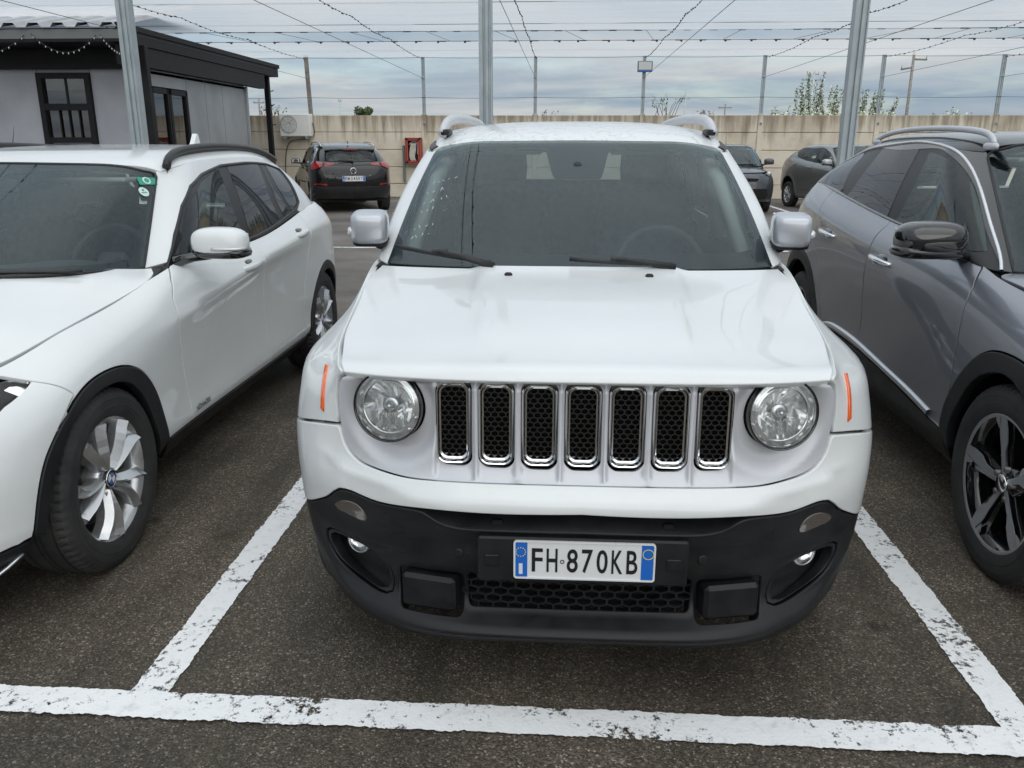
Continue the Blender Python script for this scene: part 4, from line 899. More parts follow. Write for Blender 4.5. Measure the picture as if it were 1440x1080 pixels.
PCo = [
 [(0,.05,.22),(0,.0,.30),(0,-.01,.42),(0,-.01,.54),(0,.0,.66),(0,.01,.76),(0,.02,.83),(0,.04,.88),(0,.07,.915)],
 [(.38,.08,.22),(.38,.03,.30),(.38,.02,.42),(.38,.02,.54),(.38,.03,.66),(.38,.04,.76),(.38,.06,.83),(.37,.09,.885),(.36,.13,.92)],
 [(.62,.18,.22),(.64,.14,.30),(.65,.13,.42),(.655,.13,.54),(.65,.14,.66),(.64,.16,.76),(.625,.19,.83),(.60,.23,.89),(.57,.28,.925)],
 [(.76,.32,.23),(.79,.30,.31),(.81,.29,.43),(.815,.29,.55),(.81,.31,.67),(.795,.34,.77),(.775,.37,.835),(.735,.41,.895),(.67,.46,.93)],
 [(.83,.50,.24),(.868,.49,.33),(.885,.49,.44),(.892,.49,.56),(.888,.50,.68),(.872,.52,.78),(.848,.55,.842),(.80,.58,.90),(.725,.62,.938)],
 [(.84,.92,.24),(.890,.92,.34),(.910,.92,.44),(.918,.92,.56),(.917,.92,.69),(.906,.92,.80),(.882,.92,.87),(.83,.93,.925),(.762,.95,.965)],
 [(.83,1.28,.24),(.885,1.28,.34),(.897,1.28,.44),(.900,1.28,.56),(.903,1.28,.69),(.901,1.28,.81),(.893,1.28,.89),(.855,1.29,.965),(.795,1.33,1.01)],
 [(.82,1.45,.24),(.880,1.45,.34),(.890,1.45,.44),(.892,1.45,.56),(.898,1.45,.69),(.902,1.45,.81),(.897,1.45,.90),(.865,1.46,.985),(.806,1.48,1.045)],
 [(.82,2.2,.24),(.876,2.2,.34),(.886,2.2,.44),(.882,2.2,.56),(.890,2.2,.70),(.904,2.2,.83),(.904,2.2,.93),(.875,2.2,1.04),(.816,2.2,1.11)],
 [(.82,2.85,.24),(.876,2.85,.34),(.888,2.85,.44),(.886,2.85,.56),(.894,2.85,.70),(.908,2.85,.84),(.910,2.85,.95),(.882,2.85,1.08),(.818,2.85,1.165)],
 [(.82,3.22,.24),(.880,3.22,.34),(.895,3.22,.44),(.900,3.22,.56),(.906,3.22,.70),(.913,3.22,.84),(.913,3.22,.96),(.884,3.22,1.11),(.815,3.25,1.205)],
 [(.83,3.60,.26),(.885,3.60,.34),(.908,3.60,.44),(.918,3.60,.56),(.918,3.60,.70),(.915,3.60,.84),(.908,3.60,.96),(.872,3.60,1.13),(.80,3.62,1.235)],
 [(.80,3.96,.28),(.85,3.98,.36),(.872,4.0,.45),(.882,4.0,.56),(.882,4.0,.70),(.875,4.0,.84),(.864,4.0,.96),(.82,3.98,1.12),(.75,3.95,1.23)],
 [(.70,4.16,.30),(.74,4.19,.37),(.765,4.22,.45),(.775,4.23,.56),(.775,4.23,.70),(.768,4.23,.84),(.755,4.21,.96),(.71,4.17,1.11),(.66,4.11,1.215)],
 [(.42,4.28,.30),(.43,4.31,.37),(.44,4.34,.45),(.45,4.35,.56),(.45,4.35,.70),(.44,4.34,.84),(.43,4.32,.96),(.42,4.26,1.10),(.40,4.20,1.20)],
 [(0,4.31,.30),(0,4.34,.37),(0,4.36,.45),(0,4.37,.56),(0,4.37,.70),(0,4.36,.84),(0,4.34,.96),(0,4.28,1.10),(0,4.22,1.195)]]
PRING = Net(fill(PCo))
PG = [((0,1.0,1.055),(0,1.80,1.492),(0,-.5,.7)),((.36,1.04,1.053),(.33,1.83,1.488),(0,-.5,.7)),((.62,1.17,1.045),(.53,1.89,1.472),(.1,-.4,.7)),((.735,1.33,1.022),(.605,1.97,1.447),(.3,-.2,.5)),
      ((.795,1.40,1.026),(.655,2.06,1.452),(.9,-.2,.3)),((.812,1.75,1.070),(.672,2.28,1.480),(1,0,.2)),((.818,2.45,1.130),(.672,2.75,1.488),(1,0,.2)),((.816,3.15,1.197),(.660,3.2,1.465),(1,0,.2)),((.802,3.6,1.235),(.635,3.55,1.415),(1,.1,.2)),
      ((.735,3.96,1.232),(.56,3.88,1.365),(.6,.6,.2)),((.42,4.19,1.202),(.40,4.04,1.370),(0,1,.2)),((0,4.21,1.197),(0,4.07,1.375),(0,1,.2))]
PG = seat_on(PG, PRING, (4, 5, 6, 7, 8), {9: 13, 10: 14, 11: 15})
PGREEN = Net(green_rows(PG))
PROOF = Net([[(xe * f, yc + (ye - yc) * f ** 2, ze + (z0 - ze) * p) for f, p in ((0, 1), (.45, .965), (.78, .80), (.93, .46), (1, 0))] for xe, ye, ze, yc, z0 in
   ((.615,1.98,1.448,1.80,1.493),(.656,2.07,1.453,1.93,1.515),(.672,2.28,1.480,2.2,1.535),(.672,2.75,1.488,2.75,1.545),(.660,3.2,1.465,3.2,1.535),(.635,3.55,1.415,3.6,1.490),(.565,3.87,1.367,3.95,1.410),(.555,3.9,1.364,4.07,1.376))])
PHOOD = Net([[(xe * f, yc + (ye - yc) * f ** 2.4, z0 + (ze - z0) * f ** 2.6) for f in (0, .30, .58, .80, .93, 1)] for xe, ye, ze, yc, z0 in
   ((.665,.455,.928,.065,.918),(.69,.53,.934,.20,.960),(.725,.62,.940,.36,.990),(.762,.95,.967,.65,1.020),(.792,1.26,1.003,.95,1.045),(.785,1.32,1.012,1.0,1.050),(.75,1.34,1.018,1.01,1.052))])
PLOC, PTH = (2.4008, 1.8557, 0), -.008
# outlines as (column, row) on the surfaces above
OUT = {'b_glass':[(3.843,0.097),(3.895,0.813),(4.07,1.635),(4.362,2.202),(4.97,2.492),(5.537,2.73),(6.291,2.778),(7.168,2.752),(7.954,2.61),(7.844,1.793),(7.66,0.468),(7.448,0.236),(7.016,0.19),(5.931,0.089)],'b_front':[(4.131,0.114),(4.126,0.97),(4.227,1.59),(4.9,2.206),(5.464,2.636),(5.598,1.536),(5.805,0.306),(5.829,0.154)],'b_rear':[(5.718,2.66),(6.706,2.712),(6.641,1.21),(6.762,0.207),(5.979,0.116)],'b_vent':[(6.835,2.684),(6.858,1.615),(7.152,0.304),(6.922,0.213),(6.818,0.954)],'b_quart':[(7.053,2.665),(7.651,2.584),(7.703,1.804),(7.565,0.528),(7.227,0.323),(7.031,1.62)],'b_ws':[(3.519,2.928),(3.616,2.679),(3.485,1.631),(3.399,0.844),(3.258,0.393),(2.966,0.035),(2.025,0.0),(1.115,0.041),(0.037,2.924),(1.223,2.89),(3.141,3.0)],'b_hoodline':[(4.003,7.514),(4.543,7.555),(5.301,7.561),(5.94,7.561),(6.214,7.592),(6.488,7.905),(6.656,8.0),(6.722,8.0)],'b_door1':[(7.095,8.0),(6.813,6.602),(6.741,5.032),(6.955,3.657),(7.019,2.444),(7.027,1.061)],'b_arch1':[(4.008,1.217),(4.042,2.343),(4.146,3.35),(4.289,4.071),(4.534,4.865),(4.849,5.341),(5.151,5.328),(5.485,4.841),(5.728,4.097),(5.903,3.251),(6.033,2.203),(6.144,1.161)],'b_arch1i':[(4.134,1.149),(4.18,2.352),(4.306,3.224),(4.492,4.028),(4.888,4.782),(5.234,4.472),(5.5,3.781),(5.691,2.901),(5.812,1.769),(6.066,0.419)],'b_sill':[(6.152,1.084),(7.374,0.886),(8.211,0.817),(10.277,0.63)],'b_arch2':[(10.307,0.654),(10.206,2.226),(10.458,3.417),(10.725,3.897),(11.048,4.187),(11.338,4.267),(11.777,3.939),(11.912,3.207),(11.826,2.08)],'b_lamp':[(3.831,7.4),(4.012,7.355),(4.164,6.947),(3.924,6.36),(3.483,5.254)],'b_bumpline':[(4.176,6.959),(4.34,6.485),(4.485,5.975),(4.591,5.37)],'b_low':[(3.34,1.159),(3.668,1.128),(4.008,1.217)],'b_strip':[(3.416,0.033),(3.694,0.06),(4.082,0.0),(4.036,0.0),(3.454,0.0)],'b_h1':[(8.087,6.134),(8.546,6.237)],'b_h2':[(9.733,6.557),(10.413,6.616)],'b_tail':[(11.575,7.079),(11.894,6.948),(11.894,6.239),(11.676,5.737),(11.41,6.338)],'b_badge':[(7.072,1.501),(7.348,1.494)],'b_cap':[(11.075,4.046),(11.952,4.468)],'b_stick':[(2.474,2.701),(3.069,2.831),(2.988,2.558),(2.624,2.475)],'b_stick2':[(2.835,2.416)],'b_crease':[(6.631,5.442),(7.447,5.88),(8.292,6.057),(9.667,6.305),(10.957,6.252)],'p_chrome':[(3.21,0.0),(3.336,0.296),(3.398,0.879),(3.461,1.476),(3.585,2.133),(3.883,2.624),(4.198,2.936),(5.07,2.975),(5.632,3.0),(6.502,3.0),(7.699,3.0),(8.163,2.9),(8.394,2.02)],'p_glass':[(3.316,0.027),(3.581,0.786),(3.619,1.468),(3.83,2.217),(4.307,2.755),(5.325,2.787),(6.632,2.854),(8.029,2.95),(7.617,0.796),(7.457,0.233),(6.713,0.0),(5.756,0.0),(5.013,0.0)],'p_front':[(3.783,0.416),(3.681,0.945),(3.673,1.464),(3.851,2.116),(4.207,2.606),(5.287,2.608),(5.525,1.337),(5.818,0.0),(5.002,0.0)],'p_rear':[(5.551,2.71),(6.552,2.731),(6.652,1.994),(6.835,0.614),(6.931,0.0),(6.445,0.0),(5.997,0.0)],'p_dpil':[(6.785,2.891),(8.043,2.916),(7.982,1.951),(8.084,0.952),(7.457,0.233),(6.999,0.0)],'p_belt':[(5.802,7.898),(6.4,8.0),(7.328,7.754),(8.07,7.883),(9.179,7.823),(9.753,8.0),(10.885,8.0),(11.82,8.0)],'p_door1':[(6.517,7.906),(6.286,6.847),(6.282,6.327),(6.292,5.166),(6.334,4.293),(6.32,3.181),(6.572,1.66)],'p_door2':[(8.278,7.222),(8.297,6.502),(8.311,5.707),(8.362,4.142),(8.386,2.758),(8.325,1.862)],'p_arch1':[(6.611,1.637),(6.527,2.384),(6.113,3.193),(5.812,3.981),(5.576,4.47),(5.361,4.787),(5.109,4.983),(4.807,4.996)],'p_arch1i':[(6.113,1.069),(6.036,2.121),(5.862,2.865),(5.617,3.603),(5.32,4.086),(4.993,4.341),(4.709,4.34)],'p_arch2':[(9.92,2.834),(10.095,3.865),(10.376,4.599),(10.748,4.934),(11.216,4.907),(11.661,4.624)],'p_strip':[(9.238,2.334),(8.847,2.433),(8.386,2.381),(7.838,2.149),(7.414,1.943),(7.063,1.684)],'p_low':[(9.017,1.991),(8.264,1.961),(7.57,1.699),(7.023,1.348),(6.587,1.227)],'p_h1':[(8.271,6.141),(7.886,6.105)],'p_h2':[(10.091,6.234),(9.279,6.18)],'p_tank':[(11.031,6.658),(10.641,6.662)],'p_ws':[(1.894,2.79),(2.949,2.935),(2.96,2.443),(2.909,1.479),(2.829,0.806),(2.74,0.27)],'p_hoodline':[(5.48,7.739),(5.644,7.724),(5.773,8.0)]}
# ------------------------------------------------------------------ the two neighbours
def ixs(k, a=None, b=None): return OUT[k][a:b]
def lift(net, key, dr=0): return OUT[key]
def yz_pts(net, key): 
    C = np.array(OUT[key]); P = net.ev(net.uv(C[:, 0], C[:, 1])); return [(p[1], p[2]) for p in P]
def offset_arch(pts, y, zc, k): return [(y + (a - y) * k, zc + (b - zc) * k) for a, b in pts]
def lower_body(car, RING, S, paintm, trimm):
    """fender, doors, quarter, sill and wheel-arch cladding from side-view lines; RS: columns that belong to the side"""
    RS = (3.2, 14.2); a1, a1i, a2, a2i = S['arch1'], S['arch1i'], S['arch2'], S['arch2i']; sl = S['sill']; zs = lambda y: float(np.interp(y, [p[0] for p in sl], [p[1] for p in sl]))
    ck = S.get('crease')
    def cdisp(P, U):
        return ck[2] * np.exp(-np.abs(P[:, 2] - np.interp(P[:, 1], ck[0], ck[1])) / .04) * sstep(ck[0][0], ck[0][0] + .5, P[:, 1])
    def pan(nm, segs, m=paintm, **k): return panel(nm, RING, outline(RING, segs), m, car, twin=True, **{'h': .03 if ck else .04, 'gap': .003, 'disp': cdisp if ck and m is paintm else None, **k})
    d1, d2, d3 = S['door1'], S['door2'], S['door3']
    top = lambda ca, cb: ('ix', [(ca, 8), (cb, 8)])
    cx = lambda y, z: RING.invert([(y, z)], 'yz', RS)
    col = lambda y: float(np.interp(y, RING.P[-1, RING.off:, 1][3:13], np.arange(3, 13)))
    # fender: along the arch, front joint, hood line, door line
    pan('fender', [('yz', a1[::-1][:S['fi']], 's', RS), ('ix', S['joint'], 's'), ('ix', S['hoodline'], 's'), ('yz', d1, 'l', RS), ('yz', [(d1[-1][0], zs(d1[-1][0])), (a1[-1][0], zs(d1[-1][0]))], 'l', RS)], rad=.0025)
    dA = pan('front_door', [('yz', d1[::-1], 'l', RS), top(col(d1[0][0]) + .02, col(d2[0][0])), ('yz', d2, 'l', RS), ('yz', sl_between(sl, d2[-1][0], d1[-1][0]), 'l', RS)], rad=.0025)
    dB = pan('rear_door', [('yz', d2[::-1], 'l', RS), top(col(d2[0][0]), col(d3[0][0])), ('yz', d3, 'l', RS), ('yz', sl_between(sl, d3[-1][0], d2[-1][0]), 'l', RS)], rad=.0025)
    pan('rear_quarter', [('yz', d3[::-1], 'l', RS), ('ix', [(col(d3[0][0]), 8), (15, 8)]), ('ix', [(15, 8), (15, 1)]), ('ix', [(15, 1), (12.0, 1)]), ('yz', a2[::-1][:S['ri']], 's', RS)])
    pan('sill', [('ix', [(6.3, 0), (10.1, 0)]), ('yz', sl_between(sl, a2[0][0] - .005, a1[-1][0] + .005), 'l', RS)], trimm, off=.004, depth=.03)
    for o, i, nm in ((a1, a1i, 'wheel_arch_trim'), (a2, a2i, 'wheel_arch_trim')):
        pan(nm, [('yz', o, 's', RS), ('yz', i[::-1], 's', RS)], trimm, off=.006, h=.03, depth=.03, rad=.004)
    return dA, dB
def sl_between(sl, ya, yb, n=8):
    ys = np.linspace(ya, yb, n); return [(float(y), float(np.interp(y, [p[0] for p in sl], [p[1] for p in sl]))) for y in ys]
def handle(door, x0, p0, p1, m, recess=True, s=1):
    a, b = np.array(p0), np.array(p1); mb = MB(); t = np.linspace(0, 1, 9)
    mb.tube([a + (b - a) * q + np.array([.026 * math.sin(math.pi * min(1, q * 1.0)) ** .5, 0, 0]) for q in t], [.008 + .007 * math.sin(math.pi * q) for q in t], 10, flat=1.3)
    o = mb.build('door_handle', m, door)
    if recess:
        r = MB(); c = a + (b - a) * .42; r.ball((c[0] - .012, c[1], c[2]), (.018, abs(b[1] - a[1]) * .30, .034), 14, 8, .8); r.build('handle_recess', GLOSSBLK, o)
    return o
SB = {}
SB['arch1'] = [(.405, .31), (.424, .42), (.470, .53), (.540, .603), (.640, .668), (.750, .706), (.864, .716), (.985, .702), (1.105, .645), (1.195, .545), (1.249, .422), (1.277, .316)]
SB['arch1i'] = [(.452, .29), (.474, .41), (.520, .50), (.610, .60), (.740, .655), (.850, .664), (.960, .645), (1.04, .592), (1.112, .497), (1.165, .377), (1.192, .27)]
SB['arch2'] = [(3.322, .305), (3.348, .43), (3.42, .55), (3.50, .630), (3.60, .692), (3.70, .717), (3.80, .702), (3.90, .652), (3.975, .57), (4.01, .46), (4.025, .34)]
SB['arch2i'] = [(3.385, .28), (3.405, .41), (3.465, .51), (3.54, .585), (3.625, .642), (3.70, .66), (3.785, .645), (3.86, .60), (3.92, .53), (3.955, .44), (3.97, .31)]
SB['sill'] = [(1.20, .318), (1.6, .312), (2.4, .302), (3.4, .290)]
SB['door1'] = [(1.60, .970), (1.53, .93), (1.455, .863), (1.440, .80), (1.446, .72), (1.475, .62), (1.497, .50), (1.510, .42), (1.515, .316)]
SB['door2'] = [(2.53, .982), (2.545, .75), (2.56, .55), (2.57, .303)]; SB['door3'] = [(3.42, 1.048), (3.38, .95), (3.31, .80), (3.24, .60), (3.22, .45), (3.235, .293)]
SB['crease'] = ([1.15, 1.404, 1.81, 2.391, 3.137, 3.632, 4.1], [.75, .777, .825, .875, .930, .953, .96], .011); SB['fi'] = 9; SB['ri'] = 11
SB['joint'] = OUT['b_bumpline'][::-1]; SB['hoodline'] = [(3.75, 7.93), (4.3, 7.96), (4.75, 7.97), (5.4, 7.98), (6.0, 8), (6.6, 8)]
SP = {}
ar = [(1.388, .375), (1.372, .486), (1.299, .600), (1.212, .692), (1.128, .752), (1.04, .788), (.93, .800)]
SP['arch1'] = [(1.84 - y, z) for y, z in ar] + ar[:-1][::-1]
ai = [(1.30, .32), (1.288, .45), (1.23, .544), (1.143, .645), (1.037, .705), (.92, .730)]
SP['arch1i'] = [(1.84 - y, z) for y, z in ai[:-1]] + ai[::-1]
SP['arch2'] = [(3.125, .38), (3.145, .46), (3.19, .56), (3.256, .68), (3.362, .783), (3.504, .831), (3.64, .832), (3.80, .795), (3.93, .705), (4.0, .60), (4.03, .48), (4.04, .40)]
SP['arch2i'] = [(3.205, .34), (3.222, .45), (3.262, .55), (3.325, .645), (3.415, .722), (3.53, .762), (3.63, .763), (3.75, .73), (3.85, .66), (3.91, .57), (3.94, .46), (3.95, .36)]
SP['sill'] = [(1.30, .378), (1.5, .386), (2.0, .432), (2.4, .455), (2.85, .462), (3.3, .42)]
SP['door1'] = [(1.43, 1.035), (1.345, .965), (1.329, .921), (1.326, .825), (1.328, .726), (1.335, .584), (1.375, .380)]
SP['door2'] = [(2.36, 1.122), (2.385, 1.03), (2.400, .906), (2.430, .72), (2.445, .53), (2.412, .456)]; SP['door3'] = [(3.36, 1.215), (3.34, 1.10), (3.25, .88), (3.17, .68), (3.11, .56), (3.09, .445)]
SP['fi'] = 9; SP['ri'] = 12; SP['joint'] = [(4.6, 5.5), (4.2, 6.2), (3.8, 7.0)]; SP['hoodline'] = [(3.75, 7.93), (4.3, 7.96), (5.0, 7.97), (5.6, 7.98), (6.0, 8)]
def build_bmw():
    car = thing('white_estate_car', 'white estate car with black roof rails and silver twisted-spoke wheels', 'car', BLOC, BTH)
    S = dict(SB)
    a, b = lower_body(car, BRING, S, WHITE, PLASTIC)
    for d, p0, p1 in ((a[0], (.886, 2.20, .872), (.888, 2.47, .884)), (b[0], (.885, 3.10, .940), (.884, 3.36, .958))):
        h = handle(d, 0, p0, p1, WHITE); mirror_obj(h, parent=(a[1] if d is a[0] else b[1]))
    tb = text_mesh('xDrive20d', .034, .0, .0008); V, F, _ = tb
    for d, s in ((a[0], 1), (a[1], -1)):
        m = MB(); m.add(np.stack([np.full(len(V), .8752 * s), 1.63 + s * V[:, 0], .357 + V[:, 1] + .002 * V[:, 0]], -1) + [s * .0025 + s * .0, 0, 0], F); m.build('badge_lettering', INK, d)
    # front: bonnet, bumper, lamps
    H = panel('hood', BHOOD, outline(BHOOD, [('ix', [(0, 0), (5, 0)]), ('ix', [(5, 0), (5, 5.5)]), ('ix', [(5, 5.5), (4.8, 6)], 'l'), ('ix', [(4.8, 6), (0, 6)])], sym=True), WHITE, car, h=.04, depth=.02,
              disp=lambda P, U: .012 * (sstep(.30, .40, np.abs(P[:, 0])) * sstep(.74, .60, np.abs(P[:, 0]))) * sstep(.3, .8, P[:, 1]))
    lamp = [(2.2, 6.6), (2.5, 7.6)] + ixs('b_lamp')[:3] + ixs('b_lamp')[3:] + [(3.2, 5.9), (2.6, 5.9)]
    bw = [(.300, .300), (.356, .300)]
    panel('front_bumper', BRING, outline(BRING, [('ix', [(0, 1.15), (3.0, 1.15)]), ('ix', [(3.0, 1.15), (3.95, 1.2)], 'l'), ('yz', S['arch1'][:4], 's', (3.2, 6)), ('ix', ixs('b_bumpline')[::-1], 's'), ('ix', [ixs('b_lamp')[2], (3.62, 6.4), (3.1, 5.55), (2.2, 5.75), (1.78, 6.6), (1.86, 7.95), (0, 7.95)], 'l')], sym=True), WHITE, car, h=.04, depth=.03)
    panel('bumper_skirt', BRING, outline(BRING, [('ix', [(0, 0), (3.8, 0)]), ('ix', [(3.8, 0), (3.95, 1.1)], 'l'), ('ix', [(3.95, 1.1), (3, 1.08), (0, 1.08)], 'l')], sym=True), PLASTIC, car, h=.04, depth=.03)
    for s in (-1, 1):
        q = [(s * c, r) for c, r in [(1.9, 7.95), (2.6, 7.95), (3.15, 7.9)] + ixs('b_lamp')[:3] + [(3.62, 6.4), (3.1, 5.6), (2.2, 5.8), (1.8, 6.6)]]
        L = panel('headlight', BRING, outline(BRING, [('ix', q, 'l')]), CLEAR, car, off=.001, h=.03, depth=.01)
        panel('lamp_bezel', BRING, outline(BRING, [('ix', q, 'l')]), LAMPCH, L, off=-.02, h=.03, disp=lambda P, U: -.03 * np.abs(np.sin(P[:, 2] * 60 + P[:, 0] * 30)))
        for cc, rr in ((2.3, 6.6), (2.95, 6.5)):
            p = BRING.ev(BRING.uv([s * cc], [rr]))[0]; m = MB(); m.lathe([(-.012, .045), (-.014, .040), (.01, .032), (.02, .001)], 28, 'y'); o = m.build('lamp_projector', CHROME, L); o.location = tuple(p + np.array([-s * .02, .035, 0])); o.rotation_euler = (0, 0, s * .5)
        sp = MB(); sp.tube(curve([(s * .40, .04, .215), (s * .62, .125, .213), (s * .765, .27, .222), (s * .815, .38, .262)], .03), .009, 6, flat=.6); sp.build('skid_trim', ALU, car)
    kd = MB()
    for s in (-1, 1): kd.prism(rrect(s * .16, .70, .13, .075, .03), .02, lambda V: np.stack([V[:, 0], .035 + V[:, 2], V[:, 1]], -1))
    kd.build('kidney_grille', CHROME, car)
    upper_body(car, BGREEN, BROOF, dict(band=WHITE, roof=WHITE, ws=(3.0, 2.94), glass=ixs('b_glass'), gi=12, panes=[('front_window', ixs('b_front'), SIDEGL), ('rear_window', ixs('b_rear'), TINT), ('vent_window', ixs('b_vent'), TINT), ('quarter_window', ixs('b_quart'), TINT)], strip=None))
    fr = outline(BGREEN, [('ix', OUT['b_glass'], 'l')]); k = strip('window_surround', BGREEN, fr, .016, TRIM, car, closed=True, off=.001); mirror_obj(k)
    for s in (-1, 1):
        P = curve([(.640, 2.03, 1.372), (.630, 2.08, 1.408), (.618, 2.20, 1.438), (.610, 2.55, 1.462), (.604, 3.05, 1.458), (.596, 3.45, 1.428), (.590, 3.72, 1.375)], .04); m = MB()
        m.tube([(s * x, y, z) for x, y, z in P], .019, 8); G = []
        for x, y, z in P: G.append([(s * x, y, z), (s * (x + .004), y, z - .05)])
        m.grid(G, False); m.build('roof_rail', TRIM, car)
        mirror_door(car, s, (s * .985, 1.725, 1.055), (.125, .075, .062), WHITE, (s * .80, 1.66, .985), True)
    panel('tail_lamp', BRING, outline(BRING, [('ix', [(12.0, 6.4), (12.1, 7.2), (12.5, 7.55), (13.6, 7.4), (13.6, 6.2), (12.6, 6.1)], 'l')]), REDLENS, car, off=.006, twin=True, h=.04)
    fin = MB(); fin.prism([(-.10, 0), (.09, 0), (.075, .05), (.05, .115), (.03, .12), (-.02, .06)], .03, lambda V: np.stack([V[:, 2] - .015 + .10, 3.62 + V[:, 0], 1.418 + V[:, 1]], -1)); fin.build('aerial_fin', WHITE, car)
    st = BGREEN; 
    def disc_on(U0, r, segs, m, nm, off, par, sq=None):
        p = BGREEN.pos(U0, off)[0]; n = BGREEN.frame(U0)[0]; e1 = np.cross([0, 0, 1.], n); e1 /= np.linalg.norm(e1); e2 = np.cross(n, e1); pts = sq or ellipse(0, 0, r, r, segs)
        mb = MB(); mb.prism(pts, .0012, lambda V: p + V[:, :1] * e1 + V[:, 1:2] * e2 + V[:, 2:3] * n); return mb.build(nm, m, par)
    GRN = mat('sticker_green', (.02, .30, .20), .4); PALE = mat('sticker_white', (.62, .74, .70), .4)
    u = BGREEN.uv([2.70], [2.66]); a_ = disc_on(u, 0, 0, GRN, 'windscreen_sticker', .004, car, [(-.045, -.020), (.045, -.024), (.05, .014), (-.04, .022)])
    disc_on(u, .019, 24, PALE, 'sticker_disc', .0055, a_); disc_on(u, .012, 20, GRN, 'sticker_disc', .007, a_)
    u = BGREEN.uv([2.70], [2.27]); b_ = disc_on(u, .024, 28, PALE, 'windscreen_sticker', .004, car); disc_on(u, .008, 16, GRN, 'sticker_mark', .0055, b_, [(-.014, -.006), (.014, -.006), (.014, -.002), (-.014, -.002)]); disc_on(u, .006, 12, GRN, 'sticker_mark', .0055, b_, ellipse(0, .009, .006, .005, 12))
    ww = MB(); ww.tube(curve([(.62, 1.26, 1.003), (.30, 1.10, 1.018), (-.05, 1.05, 1.022)], .05), .008, 6); ww.tube([(.1, 1.03, 1.0), (.2, 1.06, 1.025)], .01, 6); ww.build('wiper', TRIM, car)
    cw = MB(); cw.grid([[(x, 1.0 + .53 * abs(x / .76) ** 2.4, .975 - .045 * abs(x / .76) ** 2), (x, 1.085 + .55 * abs(x / .76) ** 2.4, .998 - .030 * abs(x / .76) ** 2)] for x in np.linspace(-.76, .76, 25)]); cw.build('cowl', TRIM, car)
    hull(car, BRING, [(.85, .40, .30), (3.69, .40, .30)], (0, 7.9), off=-.035, skip=lambda c: False)
    ub = MB(); ub.box((0, 2.2, .25), (1.5, 4.0, .05)); ub.box((0, .32, .5), (1.1, .04, .4)); ub.build('underbody', VOID, car)
    cabin(car, .74, 1.5, 4.0, .35, 2.35, .56, 3.2, .965, 1.62, back=.54)
    for y in (.85, 3.69): wheel_well(car, y, .42, .30, .45, .83)
    for y in (.835, 3.66):
        for s in (-1, 1):
            w = wheel(car, .888, y, .331, .225, .2285, 'twin', s, spin=.35); hubx = .225 * .30 + .014 + .0088
            BL = mat('emblem_blue', (.01, .12, .42), .25, 0, .8); wq = MB(); bq = MB()
            for k in range(4):
                pts = [(0, 0)] + [(.0215 * math.cos(math.pi / 2 * (k + j / 6)), .0215 * math.sin(math.pi / 2 * (k + j / 6))) for j in range(7)]; (wq if k % 2 else bq).prism(pts, .001, lambda V: np.stack([hubx + V[:, 2], V[:, 0], V[:, 1]], -1))
            rq = MB(); rq.lathe([(hubx - .002, .033), (hubx + .0012, .033), (hubx + .0012, .030), (hubx, .030)], 32)
            wq.build('emblem_white', PLATEW, w); bq.build('emblem_blue', BL, w); rq.build('emblem_ring', CHROME, w)
    return car
def mirror_door(car, s, c, r, m, foot, lamp):
    M = MB(); M.ball((0, 0, 0), r, 28, 14, .62); V = M.V; o = MB()
    up = MB(); up.ball((0, 0, r[2] * .14), (r[0], r[1], r[2] * 1.08), 28, 14, .70); q = up.build('door_mirror', m, car); q.location = c; q.rotation_euler = (0, 0, s * -.10)
    dn = MB(); dn.ball((s * .004, .004, -r[2] * .52), (r[0] * 1.01, r[1] * .98, r[2] * .46), 26, 8, .6); dn.tube([(-s * r[0] * .4, .0, -r[2] * .7), tuple((np.array(foot) - np.array(c)) * [.6, .6, .75]), tuple(np.array(foot) - np.array(c))], [.03, .026, .036], 10, flat=.8); dn.build('mirror_base', GLOSSBLK, q)
    tri_ = MB(); f = np.array(foot) - np.array(c); tri_.prism([(f[1] - .06, f[2] - .02), (f[1] + .16, f[2] - .01), (f[1] + .10, f[2] + .13)], .012, lambda V: np.stack([f[0] - s * .012 - s * .10 * np.clip(V[:, 1] - f[2], 0, 1) * 2 + V[:, 2] * s, V[:, 0], V[:, 1]], -1)); tri_.build('mirror_foot', TRIM, q)
    if lamp:
        l = MB(); P = [(s * r[0] * x, -r[1] * y, -r[2] * .20) for x, y in ((-.05, .99), (.35, .98), (.7, .86), (.92, .62), (1.0, .2))]; l.tube(curve(P, .02), .0075, 6); l.build('mirror_turn_lamp', CLEAR_SAT, q)
    g = MB(); g.box((0, r[1] * .9, 0), (r[0] * 1.6, .006, r[2] * 1.4), bev=.003); g.build('mirror_glass', CHROME, q)
    return q
